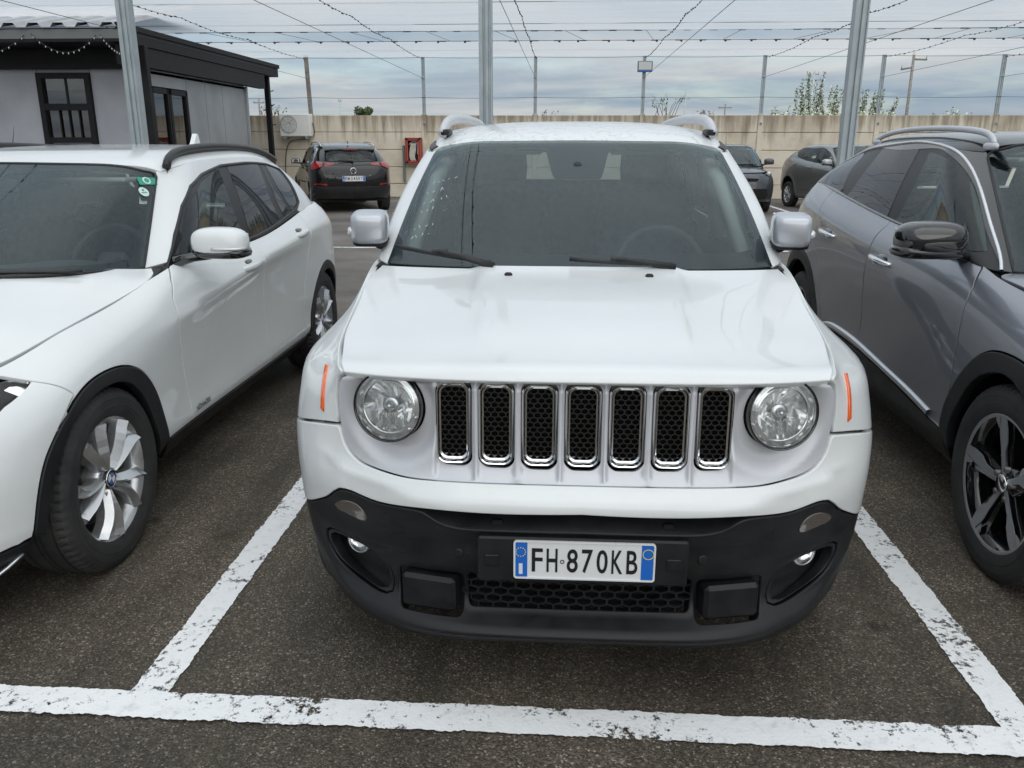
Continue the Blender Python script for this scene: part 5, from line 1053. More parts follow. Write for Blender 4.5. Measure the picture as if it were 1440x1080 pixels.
def upper_body(car, G, RF, D):
    c3, ctp = D['ws']; nc = G.nc - 1
    ws = [('ix', [(0, 0), (c3, 0)]), ('ix', [(c3, 0), (c3, 2.8), (ctp, 2.93), (ctp - .2, 3)], 'l'), ('ix', [(ctp - .2, 3), (0, 3)])]
    panel('windscreen', G, outline(G, ws, sym=True), WS, car, h=.06, depth=.006, off=.002)
    inn = [('ix', [(0, .22), (2.2, .22), (2.72, .30), (2.86, .55), (2.86, 2.5), (2.74, 2.75), (2.4, 2.84), (.30, 2.86), (.22, 2.70), (.18, 2.35), (0, 2.35)], 'l')]
    panel('windscreen_frit', G, outline(G, [('ix', [(0, 0), (c3 + .04, 0)]), ('ix', [(c3 + .04, 0), (c3 + .04, 3)]), ('ix', [(c3 + .04, 3), (0, 3)])], sym=True), FRIT, car, [outline(G, inn, sym=True)], off=-.005, h=.06, depth=.004)
    k = strip('windscreen_seal', G, outline(G, ws, sym=True), .012, TRIM, car, closed=True, off=.002)
    gl = D['glass']; gi = D['gi']
    band = [('ix', [(c3 + .02, 0), (c3 + .02, 3)]), ('ix', [(c3 + .02, 3), (9.3, 3)]), ('ix', [(9.3, 3), (9.3, 0)]), ('ix', [(9.3, 0), (gl[gi - 1][0] + .1, -.0)]), ('ix', gl[:gi][::-1], 's')]
    panel('body_side_frame', G, outline(G, band), D['band'], car, twin=True, h=.04, rad=.003, gap=-.004)
    holes = [outline(G, [('ix', p + [p[0]], 'l')]) for _, p, _ in D['panes']]
    for (nm, p, m), hh in zip(D['panes'], holes): panel(nm, G, hh, m, car, twin=True, h=.05, depth=.004, off=-.001, gap=-.004)
    panel('window_frame', G, outline(G, [('ix', gl[:gi], 's'), ('ix', [(gl[gi - 1][0], .0), (gl[0][0], .0)])]), D.get('frame', TRIM), car, holes, off=-.003, twin=True, h=.03)
    panel('rear_window', G, outline(G, [('ix', [(nc, 3), (nc, .2)]), ('ix', [(nc, .2), (9.4, .2)]), ('ix', [(9.4, .2), (9.4, 3)]), ('ix', [(9.4, 3), (nc, 3)])]), D.get('rear', TINT), car, h=.06, twin=True)
    panel('roof', RF, outline(RF, [('ix', [(0, 0), (4, 0)]), ('ix', [(4, 0), (4, 7)]), ('ix', [(4, 7), (0, 7)])], sym=True), D['roof'], car, h=.05, depth=.02, rad=.003)
    panel('headliner', RF, outline(RF, [('ix', [(0, .3), (3.85, .3)]), ('ix', [(3.85, .3), (3.85, 6.7)]), ('ix', [(3.85, 6.7), (0, 6.7)])], sym=True), LINER, car, off=-.04, h=.1)
    for s in (-1, 1):
        for c0, c1 in ((3.5, 3.7), (5.75, 5.95)):
            q = G.pos(np.concatenate([G.uv([s * c0], [.1]), G.uv([s * (c0 + c1) / 2], [1.5]), G.uv([s * c1], [2.9])]), -.06); m = MB(); m.tube(curve(q, .08), .030, 8); m.build('pillar_lining', LINER if c0 < 5 else DASH, car)
    vz = MB(); p = G.ev(G.uv([1.2], [2.8]))[0]
    for s in (-1, 1):
        m = MB(); m.box((s * .34, p[1] + .14, p[2] - .045), (.36, .15, .02), bev=.006); m.build('sun_visor', LINER, car)
    m = MB(); q = G.ev(G.uv([0], [2.35]))[0]; m.ball((0, q[1] + .12, q[2] - .02), (.11, .025, .035), 16, 8, .6); m.build('rear_view_mirror', DASH, car)
def build_peugeot():
    car = thing('grey_crossover', 'metallic grey crossover with black mirror and bright metal strip over its side windows', 'car', PLOC, PTH)
    S = SP
    a, b = lower_body(car, PRING, S, GREY, PLASTIC)
    for d, p0, p1 in ((a[0], (.901, 2.09, .939), (.902, 2.36, .952)), (b[0], (.908, 2.94, .979), (.907, 3.22, .995))):
        h = handle(d, 0, p0, p1, CHROME); mirror_obj(h, parent=(a[1] if d is a[0] else b[1]))
    k = strip('sill_moulding', PRING, PRING.invert(curve([(3.05, .455), (2.938, .482), (2.751, .492), (2.452, .486), (2.079, .459), (1.762, .436), (1.50, .412)], .04), 'yz', (4, 14)), .030, ALU, car, off=.006, hgt=.008); mirror_obj(k)
    panel('hood', PHOOD, outline(PHOOD, [('ix', [(0, 0), (5, 0)]), ('ix', [(5, 0), (5, 5.5)]), ('ix', [(5, 5.5), (4.8, 6)], 'l'), ('ix', [(4.8, 6), (0, 6)])], sym=True), GREY, car, h=.04, depth=.02, disp=lambda P, U: .010 * (sstep(.30, .40, np.abs(P[:, 0])) * sstep(.74, .60, np.abs(P[:, 0]))) * sstep(.3, .8, P[:, 1]))
    panel('front_bumper', PRING, outline(PRING, [('ix', [(0, 1.15), (3.5, 1.15)]), ('ix', [(3.5, 1.15), (4.0, 1.3)], 'l'), ('yz', S['arch1'][:4], 's', (3.2, 6)), ('ix', [(4.55, 5.5), (4.15, 6.2), (3.75, 7.0), (2.4, 6.2), (1.6, 7.5), (0, 7.5)], 'l')], sym=True), GREY, car, h=.04, depth=.03)
    panel('bumper_skirt', PRING, outline(PRING, [('ix', [(0, 0), (3.8, 0)]), ('ix', [(3.8, 0), (4.0, 1.2)], 'l'), ('ix', [(4.0, 1.2), (3.5, 1.1), (0, 1.1)], 'l')], sym=True), PLASTIC, car, h=.04, depth=.03)
    for s in (-1, 1):
        q = [(s * c, r) for c, r in [(1.7, 7.5), (2.4, 6.3), (3.7, 7.1), (3.6, 7.7), (2.6, 7.8), (1.8, 7.8)]]; L = panel('headlight', PRING, outline(PRING, [('ix', q, 'l')]), CLEAR, car, h=.03, depth=.01); panel('lamp_bezel', PRING, outline(PRING, [('ix', q, 'l')]), CHROME, L, off=-.03, h=.03)
    upper_body(car, PGREEN, PROOF, dict(band=GLOSSBLK, roof=BLACKP, ws=(3.0, 2.94), glass=[(-c, r) if c < 0 else (c, r) for c, r in OUT['p_glass']], gi=11, panes=[('front_window', OUT['p_front'], SIDEGL), ('rear_window', OUT['p_rear'], TINT)]))
    panel('black_pillar', PGREEN, outline(PGREEN, [('ix', [(7.3, 2.75), (8.05, 2.85), (9.0, 1.6), (8.9, .05), (7.7, .05), (7.15, .1)], 'l')]), TINT, car, off=.002, twin=True, h=.04, depth=.004)
    ch = [(3.42, -.0)] + [(c, r) for c, r in OUT['p_chrome'][1:9]] + [(6.55, 2.90), (7.3, 2.90), (7.9, 2.78), (8.5, 2.3), (9.0, 1.75)]
    k = strip('window_chrome_strip', PGREEN, curve(PGREEN.uv([p[0] for p in ch], [p[1] for p in ch]), .03), .015, CHROMESAT, car, off=.004, hgt=.005); mirror_obj(k)
    bl = curve(PRING.uv([7.02, 7.5, 8, 9, 10, 10.6], [8, 8, 8, 8, 8, 8]), .04); k = strip('waist_seal', PRING, bl, .016, GLOSSBLK, car, off=.003); mirror_obj(k)
    for s in (-1, 1):
        P = curve([(.625, 1.865, 1.478), (.618, 1.90, 1.502), (.610, 1.98, 1.525), (.605, 2.2, 1.545), (.600, 2.6, 1.556), (.597, 3.0, 1.548), (.598, 3.25, 1.524), (.600, 3.36, 1.498)], .04); m = MB(); m.tube([(s * x, y, z) for x, y, z in P], .0115, 8, flat=1.25); G = [[(s * (x - .006), y, z - .012), (s * (x - .004), y, z - .055)] for x, y, z in P[6:-6]]
        o = m.build('roof_rail', SATIN, car)
        for q in (0, -1): f = MB(); f.ball((s * P[q][0], P[q][1] + (.03 if q == 0 else -.03), P[q][2] - .006), (.016, .06, .016), 10, 6, .7); f.build('rail_foot', SATIN, o)
        mirror_door(car, s, (s * 1.0, 1.46, 1.118), (.134, .082, .066), GLOSSBLK, (s * .815, 1.52, 1.045), False)
    cw = MB(); cw.grid([[(x, .96 + .36 * abs(x / .76) ** 2.4, 1.03 - .05 * abs(x / .76) ** 2), (x, 1.05 + .36 * abs(x / .76) ** 2.4, 1.05 - .035 * abs(x / .76) ** 2)] for x in np.linspace(-.76, .76, 25)]); cw.build('cowl', TRIM, car)
    hull(car, PRING, [(.92, .43, .34), (3.595, .43, .36)], (0, 7.9), off=-.035)
    ub = MB(); ub.box((0, 2.2, .30), (1.5, 4.0, .05)); ub.box((0, .32, .6), (1.1, .04, .5)); ub.build('underbody', VOID, car)
    cabin(car, .74, 1.4, 4.0, .42, 2.25, .66, 3.1, 1.02, 1.5, back=.54)
    for y in (.92, 3.595): wheel_well(car, y, .45, .345, .45, .85)
    for y in (.92, 3.595):
        for s in (-1, 1): wheel(car, .895, y, .350, .225, .243, 'axe', s, spin=.13)
    return car
CHROMESAT = mat('satin_chrome', (.72, .72, .73), .22, .85)
build_bmw(); build_peugeot()
# ------------------------------------------------------------------ ground, paint lines, wall, fence, netting, office
def asphalt():
    m = mat('asphalt', (.05, .045, .04), .9); N, Lk, b = nodes_of(m); tc = N.new('ShaderNodeTexCoord').outputs['Object']
    v = N.new('ShaderNodeTexVoronoi'); v.inputs['Scale'].default_value = 195; Lk.new(tc, v.inputs['Vector'])
    sx = N.new('ShaderNodeSeparateColor'); Lk.new(v.outputs['Color'], sx.inputs[0])
    grain = ramp_node(N, Lk, sx.outputs[0], [(0, (.036, .030, .023)), (.40, (.068, .057, .045)), (.74, (.108, .092, .073)), (.93, (.152, .132, .107)), (.985, (.29, .265, .235))])
    big = noise_node(N, Lk, .9, 6, .62, vec=tc); wet = ramp_node(N, Lk, big.outputs['Fac'], [(.34, (.58, .55, .50)), (.5, (.95, .92, .87)), (.68, (1.6, 1.53, 1.46))])
    mx = N.new('ShaderNodeMix'); mx.data_type = 'RGBA'; mx.blend_type = 'MULTIPLY'; mx.inputs['Factor'].default_value = 1; Lk.new(grain.outputs[0], mx.inputs['A']); Lk.new(wet.outputs[0], mx.inputs['B'])
    # oil drips and tyre scuffs
    dr = N.new('ShaderNodeTexVoronoi'); dr.inputs['Scale'].default_value = 2.6; Lk.new(tc, dr.inputs['Vector']); dn = noise_node(N, Lk, 9, 4, .6, vec=tc); ds = N.new('ShaderNodeMath'); ds.operation = 'MULTIPLY_ADD'; Lk.new(dn.outputs['Fac'], ds.inputs[0]); ds.inputs[1].default_value = .28; Lk.new(dr.outputs['Distance'], ds.inputs[2])
    dk = ramp_node(N, Lk, ds.outputs[0], [(.15, (.45, .44, .43)), (.27, (1, 1, 1))]); st = N.new('ShaderNodeMapping'); st.inputs['Scale'].default_value = (7, .5, 1); Lk.new(tc, st.inputs[0]); sk = ramp_node(N, Lk, noise_node(N, Lk, 1, 4, .6, vec=st.outputs[0]).outputs['Fac'], [(.36, (.74, .73, .72)), (.52, (1, 1, 1)), (.7, (1.1, 1.1, 1.1))])
    md = N.new('ShaderNodeMix'); md.data_type = 'RGBA'; md.blend_type = 'MULTIPLY'; md.inputs['Factor'].default_value = 1; Lk.new(dk.outputs[0], md.inputs['A']); Lk.new(sk.outputs[0], md.inputs['B'])
    me_ = N.new('ShaderNodeMix'); me_.data_type = 'RGBA'; me_.blend_type = 'MULTIPLY'; me_.inputs['Factor'].default_value = 1; Lk.new(mx.outputs['Result'], me_.inputs['A']); Lk.new(md.outputs['Result'], me_.inputs['B']); mx = me_
    moss = noise_node(N, Lk, 5, 5, .6, vec=tc); mr = ramp_node(N, Lk, moss.outputs['Fac'], [(.55, g3(0)), (.75, g3(.5))])
    m2 = N.new('ShaderNodeMix'); m2.data_type = 'RGBA'; Lk.new(mr.outputs[0], m2.inputs['Factor']); Lk.new(mx.outputs['Result'], m2.inputs['A']); m2.inputs['B'].default_value = (.050, .046, .022, 1)
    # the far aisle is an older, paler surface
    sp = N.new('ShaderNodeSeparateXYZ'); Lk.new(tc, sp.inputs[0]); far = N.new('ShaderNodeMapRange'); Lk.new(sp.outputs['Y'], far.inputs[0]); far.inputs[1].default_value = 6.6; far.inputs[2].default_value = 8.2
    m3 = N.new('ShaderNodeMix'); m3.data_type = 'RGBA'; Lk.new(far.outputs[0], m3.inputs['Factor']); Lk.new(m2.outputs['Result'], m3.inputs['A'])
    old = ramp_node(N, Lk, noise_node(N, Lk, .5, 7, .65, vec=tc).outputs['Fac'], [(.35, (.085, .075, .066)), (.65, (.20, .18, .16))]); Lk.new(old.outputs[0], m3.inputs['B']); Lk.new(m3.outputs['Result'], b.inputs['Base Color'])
    rr = ramp_node(N, Lk, big.outputs['Fac'], [(.34, g3(.62)), (.6, g3(.9))]); Lk.new(rr.outputs[0], b.inputs['Roughness'])
    bp = N.new('ShaderNodeBump'); bp.inputs['Strength'].default_value = .6; bp.inputs['Distance'].default_value = .004; Lk.new(v.outputs['Distance'], bp.inputs['Height']); bp.invert = True
    Lk.new(bp.outputs['Normal'], b.inputs['Normal']); return m
def line_paint():
    m = bpy.data.materials.new('worn_line_paint'); m.use_nodes = True; N, Lk = m.node_tree.nodes, m.node_tree.links; b = N['Principled BSDF']; out = N['Material Output']
    tc = N.new('ShaderNodeTexCoord').outputs['Object']; b.inputs['Roughness'].default_value = .7
    d = ramp_node(N, Lk, noise_node(N, Lk, 22, 6, .7, vec=tc).outputs['Fac'], [(.3, (.66, .66, .65)), (.45, (.84, .845, .845)), (.8, (.88, .885, .89))]); Lk.new(d.outputs[0], b.inputs['Base Color'])
    v = N.new('ShaderNodeTexVoronoi'); v.inputs['Scale'].default_value = 100; Lk.new(tc, v.inputs['Vector'])
    n1 = noise_node(N, Lk, 3.2, 5, .65, vec=tc); n2 = noise_node(N, Lk, 55, 4, .7, vec=tc)
    # worn through where broad wear and fine grain both are strong
    h_ = N.new('ShaderNodeMath'); h_.operation = 'MULTIPLY'; Lk.new(n2.outputs['Fac'], h_.inputs[0]); h_.inputs[1].default_value = .42
    a = N.new('ShaderNodeMath'); a.operation = 'MULTIPLY_ADD'; Lk.new(n1.outputs['Fac'], a.inputs[0]); a.inputs[1].default_value = .58; Lk.new(h_.outputs[0], a.inputs[2])
    r = ramp_node(N, Lk, a.outputs[0], [(.40, g3(0)), (.535, g3(0)), (.585, g3(1))]); 
    bp = N.new('ShaderNodeBump'); bp.inputs['Strength'].default_value = .25; bp.inputs['Distance'].default_value = .003; Lk.new(v.outputs['Distance'], bp.inputs['Height']); bp.invert = True; Lk.new(bp.outputs['Normal'], b.inputs['Normal'])
    t = N.new('ShaderNodeBsdfTransparent'); mx = N.new('ShaderNodeMixShader'); Lk.new(r.outputs[0], mx.inputs[0]); Lk.new(b.outputs[0], mx.inputs[1]); Lk.new(t.outputs[0], mx.inputs[2]); Lk.new(mx.outputs[0], out.inputs[0]); return m
def ragged_line(name, p0, p1, w, m, step=.008, amp=.0023, z=.004):
    p0, p1 = np.array(p0), np.array(p1); L = np.linalg.norm(p1 - p0); t = (p1 - p0) / L; n = np.array([-t[1], t[0]]); k = int(L / step); rs = np.random.RandomState(abs(hash((round(p0[0], 2), round(p1[1], 2)))) % 1000 + 3)
    def edge():
        e = np.zeros(k + 1)
        for s_, a_ in ((1, .55), (3, .75), (9, .45), (40, .30)):
            g = rs.randn(k // s_ + 3); e += a_ * np.interp(np.arange(k + 1) / s_, np.arange(len(g)), g)
        return e * amp
    a, b = edge(), edge(); V = []
    for i in range(k + 1):
        c = p0 + t * (L * i / k); V += [(*(c + n * (w / 2 + a[i])), z), (*(c + n * 0), z), (*(c - n * (w / 2 + b[i])), z)]
    F = [(3 * i, 3 * i + 1, 3 * i + 4, 3 * i + 3) for i in range(k)] + [(3 * i + 1, 3 * i + 2, 3 * i + 5, 3 * i + 4) for i in range(k)]
    q = MB(); q.add(V, F); return struct(q.build(name, m))
def build_ground():
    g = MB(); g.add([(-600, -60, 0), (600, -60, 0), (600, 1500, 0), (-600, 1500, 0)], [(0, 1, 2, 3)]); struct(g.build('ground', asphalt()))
    P = line_paint()
    ragged_line('parking_line', (-6.5, 1.868), (6.5, 1.862), .108, P, z=.008)
    for x in (-3.50, -1.135, 1.23, 3.60): ragged_line('parking_line', (x, 1.90), (x, 6.9), .108, P)
    ragged_line('parking_line', (-9, 12.14), (9, 12.14), .10, P, .06, .004)
    for x, y0 in ((-3.72, 18.3), (-6.6, 18.3), (5.05, 18.6), (2.3, 18.6), (7.9, 18.6)): ragged_line('parking_line', (x, y0), (x + .06, 23.8), .12, P, .05, .005)
def concrete():
    m = mat('wall_concrete', (.40, .36, .29), .85); N, Lk, b = nodes_of(m); tc = N.new('ShaderNodeTexCoord').outputs['Object']; ge = N.new('ShaderNodeNewGeometry').outputs['Position']
    a = ramp_node(N, Lk, noise_node(N, Lk, 1.1, 7, .62, vec=ge).outputs['Fac'], [(.30, (.50, .43, .33)), (.5, (.67, .60, .485)), (.7, (.75, .685, .57))])
    mp = N.new('ShaderNodeMapping'); mp.inputs['Scale'].default_value = (5, 5, .35); Lk.new(ge, mp.inputs[0]); st = noise_node(N, Lk, 1.2, 6, .65, vec=mp.outputs[0])
    sp = N.new('ShaderNodeSeparateXYZ'); Lk.new(ge, sp.inputs[0]); zr = N.new('ShaderNodeMapRange'); Lk.new(sp.outputs['Z'], zr.inputs[0]); zr.inputs[1].default_value = 1.2; zr.inputs[2].default_value = 2.25; zr.inputs[3].default_value = .05; zr.inputs[4].default_value = .42
    s2 = N.new('ShaderNodeMath'); s2.operation = 'ADD'; Lk.new(st.outputs['Fac'], s2.inputs[0]); Lk.new(zr.outputs[0], s2.inputs[1]); sr = ramp_node(N, Lk, s2.outputs[0], [(.72, g3(0)), (.95, g3(.7))])
    mx = N.new('ShaderNodeMix'); mx.data_type = 'RGBA'; Lk.new(sr.outputs[0], mx.inputs['Factor']); Lk.new(a.outputs[0], mx.inputs['A']); mx.inputs['B'].default_value = (.17, .125, .075, 1); Lk.new(mx.outputs['Result'], b.inputs['Base Color'])
    bp = N.new('ShaderNodeBump'); bp.inputs['Strength'].default_value = .35; bp.inputs['Distance'].default_value = .02; Lk.new(noise_node(N, Lk, 14, 6, .7, vec=ge).outputs['Fac'], bp.inputs['Height']); Lk.new(bp.outputs['Normal'], b.inputs['Normal']); return m
GALV = noisy('galvanised_steel', (.33, .38, .40), (.42, .47, .49), 6, .5, .05, 200, metal=.25, rlo=.4); WOODP = noisy('weathered_wood', (.17, .15, .13), (.29, .27, .245), 12, .9, .3, 60); WIRE = mat('black_cable', (.02, .02, .022), .6); STEELW = mat('steel_wire', (.16, .17, .18), .5, .5)
POSTX = [-10.2, -7.16, -3.95, -.86, 2.08, 5.28, 8.39, 11.48, 14.6, 17.7, 20.8, 23.9, 27.0, 30.1, 33.2]; YW = 24.0
def build_wall():
    wall = thing('concrete_wall', 'beige precast concrete wall of stacked panels closing the far end of the car park', 'wall', (5, YW, 0)); C = concrete()
    rs = np.random.RandomState(5); xs = [-19.6, -16.4, -13.3] + POSTX; zt = [0, .38, .84, 1.31, 1.78, 2.235]
    core = MB(); core.box((1.8, .20, 1.1), (52.6, .12, 2.18)); core.build('wall_core', C, wall)
    for i in range(len(xs) - 1):
        for j in range(5):
            w = xs[i + 1] - xs[i] - .13; h = zt[j + 1] - zt[j] - .012; p = MB(); p.box((0, 0, 0), (w, .10, h), bev=.010); o = p.build('wall_panel', C, wall)
            o.location = ((xs[i] + xs[i + 1]) / 2 - 5, .08 + rs.uniform(-.007, .007), (zt[j] + zt[j + 1]) / 2); o.rotation_euler = (rs.uniform(-.006, .006), rs.uniform(-.0015, .0015), rs.uniform(-.002, .002))
    for x in [-16.4, -13.3] + POSTX:
        p = MB(); p.box((x - 5, .07, 1.13), (.135, .16, 2.26), bev=.012); p.build('wall_pier', C, wall)
        k = MB(); k.box((x - 5 + .01, -.03, 2.02), (.05, .05, .05), bev=.01); k.tube([(x - 5 + .01, -.06, 2.0), (x - 5 + .01, -.06, 2.06)], .012, 6); k.build('bolt', GALV, wall)
def c_post(mb, x, y, z0, z1, w=.11, d=.09, t=.012):
    """galvanised profile post with a ribbed front"""
    pts = [(-w / 2, d / 2), (-w / 2, -d / 2), (-w * .20, -d / 2), (-w * .16, -d / 2 + .018), (-w * .04, -d / 2 + .018), (0, -d / 2), (w * .22, -d / 2), (w * .26, -d / 2 + .012), (w * .36, -d / 2 + .012), (w * .40, -d / 2), (w / 2, -d / 2), (w / 2, d / 2)]
    mb.prism([(x + a, y + b) for a, b in pts], z1 - z0, lambda V: V + [0, 0, z0])
def cable(mb, a, b, r=.004, sag=0., n=None):
    a, b = np.array(a, float), np.array(b, float); n = n or (2 if not sag else 14); mb.tube([a + (b - a) * t - [0, 0, sag * 4 * t * (1 - t)] for t in np.linspace(0, 1, n)], r, 5)
    return [a + (b - a) * t - np.array([0, 0, sag * 4 * t * (1 - t)]) for t in np.linspace(0, 1, 60)]
def build_fence():
    nm = {-7.16: 'weathered post standing on the wall above the air conditioner', -3.95: 'thin metal post on the wall, above the red hose box', -.86: 'thin metal post on the wall, just right of the middle steel column', 2.08: 'metal post on the wall carrying the white box', 5.28: 'metal post on the wall between the box post and the flowering shrubs', 8.39: 'metal post on the wall between the shrubs and the wooden telegraph pole', 11.48: 'metal post on the wall beyond the telegraph pole, rightmost of the wall posts'}
    for x in POSTX[1:8]:
        m = MB()
        if x == -7.16: m.box((0, 0, .75), (.10, .10, 1.62), bev=.008); M_ = WOODP
        else: c_post(m, 0, 0, -.05, 1.50, .09, .08); M_ = GALV
        o = m.build('fence_post', M_); o.location = (x, YW + .07, 2.26); tag(o, nm[x], 'post', 'posts along the wall')
        if x == -7.16: o.rotation_euler = (0, -.03, 0)
        b = MB(); b.tube([(-.05, -.05, .95), (.03, -.055, .95)], .012, 6); b.tube([(-.05, -.05, .45), (.03, -.055, .45)], .008, 6); b.build('wire_clamp', GALV, o)
    for z, lb in ((3.735, 'top wire strung along the wall posts at the edge of the net'), (2.70, 'middle wire strung between the wall posts')):
        m = MB(); 
        for a, b in zip(POSTX[:-1], POSTX[1:]): cable(m, (a, YW + .02, z), (b, YW + .02, z), .006, .02)
        tag(m.build('fence_wire', STEELW), lb, 'wire', 'wires along the wall posts')
    box = thing('floodlight', 'white box with a blue lower edge fixed near the top of a wall post', 'floodlight', (2.09, YW - .02, 3.475))
    m = MB(); m.box((0, -.03, 0), (.40, .09, .28), bev=.012); m.build('housing', mat('lamp_housing', (.16, .19, .21), .5), box); m = MB(); m.box((0, -.079, .015), (.34, .006, .20), bev=.002); m.build('diffuser', noisy('lamp_diffuser', (.62, .63, .62), (.56, .57, .56), 3, .4), box)
    m = MB(); m.box((0, -.080, -.112), (.36, .006, .035), bev=.002); m.build('blue_edge', mat('blue_trim', (.03, .16, .50), .4), box); m = MB(); m.box((0, .03, 0), (.05, .06, .2)); m.build('bracket', GALV, box)
    for x, lb in ((-3.85, 'tall galvanised steel column behind the white estate car, in front of the office'), (-.70, 'tall galvanised steel column behind the white off-roader'), (2.415, 'tall galvanised steel column behind the grey crossover')):
        m = MB(); c_post(m, 0, 0, 0, 4.2, .112, .10); o = m.build('steel_column', GALV); o.location = (x, 7.6, 0); tag(o, lb, 'column', 'steel columns in the stalls row')
        p = MB(); p.box((0, 0, .006), (.24, .24, .012)); p.build('base_plate', GALV, o)
def build_net():
    m = bpy.data.materials.new('shade_net'); m.use_nodes = True; N, Lk = m.node_tree.nodes, m.node_tree.links; N.clear(); out = N.new('ShaderNodeOutputMaterial')
    tc = N.new('ShaderNodeTexCoord').outputs['Object']; mp = N.new('ShaderNodeMapping'); mp.inputs['Scale'].default_value = (.25, 2.2, 1); Lk.new(tc, mp.inputs[0]); n = noise_node(N, Lk, 1.4, 5, .6, vec=mp.outputs[0])
    d = N.new('ShaderNodeBsdfDiffuse'); d.inputs[0].default_value = (.82, .82, .83, 1); t = N.new('ShaderNodeBsdfTranslucent'); t.inputs[0].default_value = (.84, .84, .85, 1); a = N.new('ShaderNodeMixShader'); a.inputs[0].default_value = .55; Lk.new(d.outputs[0], a.inputs[1]); Lk.new(t.outputs[0], a.inputs[2])
    tr = N.new('ShaderNodeBsdfTransparent'); lw = N.new('ShaderNodeLayerWeight'); lw.inputs[0].default_value = .5
    # a mesh closes up as it is seen more edge-on
    r = ramp_node(N, Lk, n.outputs['Fac'], [(.3, g3(.26)), (.7, g3(.42))]); q = N.new('ShaderNodeMath'); q.operation = 'MULTIPLY_ADD'; Lk.new(lw.outputs['Facing'], q.inputs[0]); q.inputs[1].default_value = .30; Lk.new(r.outputs[0], q.inputs[2])
    mx = N.new('ShaderNodeMixShader'); Lk.new(q.outputs[0], mx.inputs[0]); Lk.new(tr.outputs[0], mx.inputs[1]); Lk.new(a.outputs[0], mx.inputs[2]); Lk.new(mx.outputs[0], out.inputs[0])
    def sheet(y0, y1, lb):
        nx, ny = 60, max(8, int((y1 - y0) * 2)); rs = np.random.RandomState(int(y0 * 10) % 97); P = np.zeros((nx + 1, ny + 1, 3))
        for i in range(nx + 1):
            for j in range(ny + 1):
                x = -26 + 52 * i / nx; y = y0 + (y1 - y0) * j / ny; P[i, j] = (x, y, 3.75 - .05 * abs(math.sin(math.pi * (x + .8) / 3.13)) ** .7 * math.sin(math.pi * j / ny) + .01 * rs.randn())
        k = MB(); k.grid(P); o = k.build('shade_net', m); tag(o, lb, 'net'); return o
    sheet(20.42, 24.05, 'narrow strip of white shade netting next to the wall'); sheet(-6, 18.67, 'wide sheet of white shade netting over the parked cars')
    for y, lb, clips in ((20.42, 'clipped cable along the near edge of the narrow net', 1), (18.67, 'clipped cable along the far edge of the wide net', 1), (17.61, 'plain cable running across under the wide net, farther one', 0), (14.98, 'plain cable running across under the wide net, nearer one', 0), (22.4, 'thin cable running across under the narrow net', 0)):
        c = MB(); cable(c, (-26, y, 3.745), (26, y, 3.745), .006 if clips else .005); o = tag(c.build('net_cable', WIRE if y != 22.4 else STEELW), lb, 'cable', 'cables across the net')
        if clips:
            rs = np.random.RandomState(int(y)); b = MB(); x = -25.
            while x < 25:
                b.box((x, y, 3.742), (.16, .022, .022), bev=.005)
                if y > 20: b.box((x + rs.uniform(-.12, .1), y, 3.73), (.05, .03, .05), bev=.01)
                x += rs.uniform(.50, .60)
            q = b.build('clip', WIRE, o); q['kind'] = 'stuff'
    t = MB(); rs = np.random.RandomState(9)
    for x in np.arange(-12, 14, 1.55): cable(t, (x, 20.42, 3.745), (x + rs.uniform(-.25, .25) + .5 * (1 if x > 2 else -1) * .5, 18.67, 3.745), .004)
    tag(t.build('net_lacing', WIRE), 'short cords lacing the two nets together across the gap', 'cord')
    bulb = mat('fairy_bulb', (.55, .54, .50), .3)
    for x in POSTX[1:8]:
        c = MB(); cable(c, (x, YW - .02, 3.20), (x + .0, -5, 3.22), .0045); tag(c.build('stay_cable', WIRE), {-7.16: 'stay cable from the weathered wall post towards us', -3.95: 'stay cable from the wall post above the red hose box', -.86: 'stay cable from the wall post right of the middle column', 2.08: 'stay cable tied below the white box', 5.28: 'stay cable from the post left of the shrubs', 8.39: 'stay cable from the post right of the shrubs', 11.48: 'stay cable from the rightmost wall post'}[x], 'cable', 'stay cables')
        s = MB(); P = []; rs = np.random.RandomState(int(x * 7) % 91); ys = [YW - .02, 19.5, 16.2, 12.8, 9.4, 6, 2.6, -.8, -4.5]
        for a, b in zip(ys[:-1], ys[1:]): P += cable(s, (x + .02, a, 3.70), (x + .02, b, 3.70), .0045, .05)
        o = tag(s.build('string_light', WIRE), {-7.16: 'string of small lamps from the weathered post over the office eave', -3.95: 'string of small lamps from the post above the red hose box', -.86: 'string of small lamps hanging right of the middle column', 2.08: 'string of small lamps from the post with the white box', 5.28: 'string of small lamps from the post left of the shrubs', 8.39: 'string of small lamps from the post right of the shrubs', 11.48: 'string of small lamps from the rightmost wall post'}[x], 'string lights', 'strings of lamps under the net')
        d = MB()
        for p in P[::4]: d.box(tuple(p + rs.uniform(-.012, .012, 3)), (.018, .09 if rs.rand() > .6 else .03, .022), bev=.004)
        q = d.build('lamp_socket', WIRE, o); q['kind'] = 'stuff'
    for k_, (x, y0) in enumerate(((-2.75, 1.), (-2.35, 1.), (-.30, 1.), (.02, 1.), (1.7, 1.))):
        pass
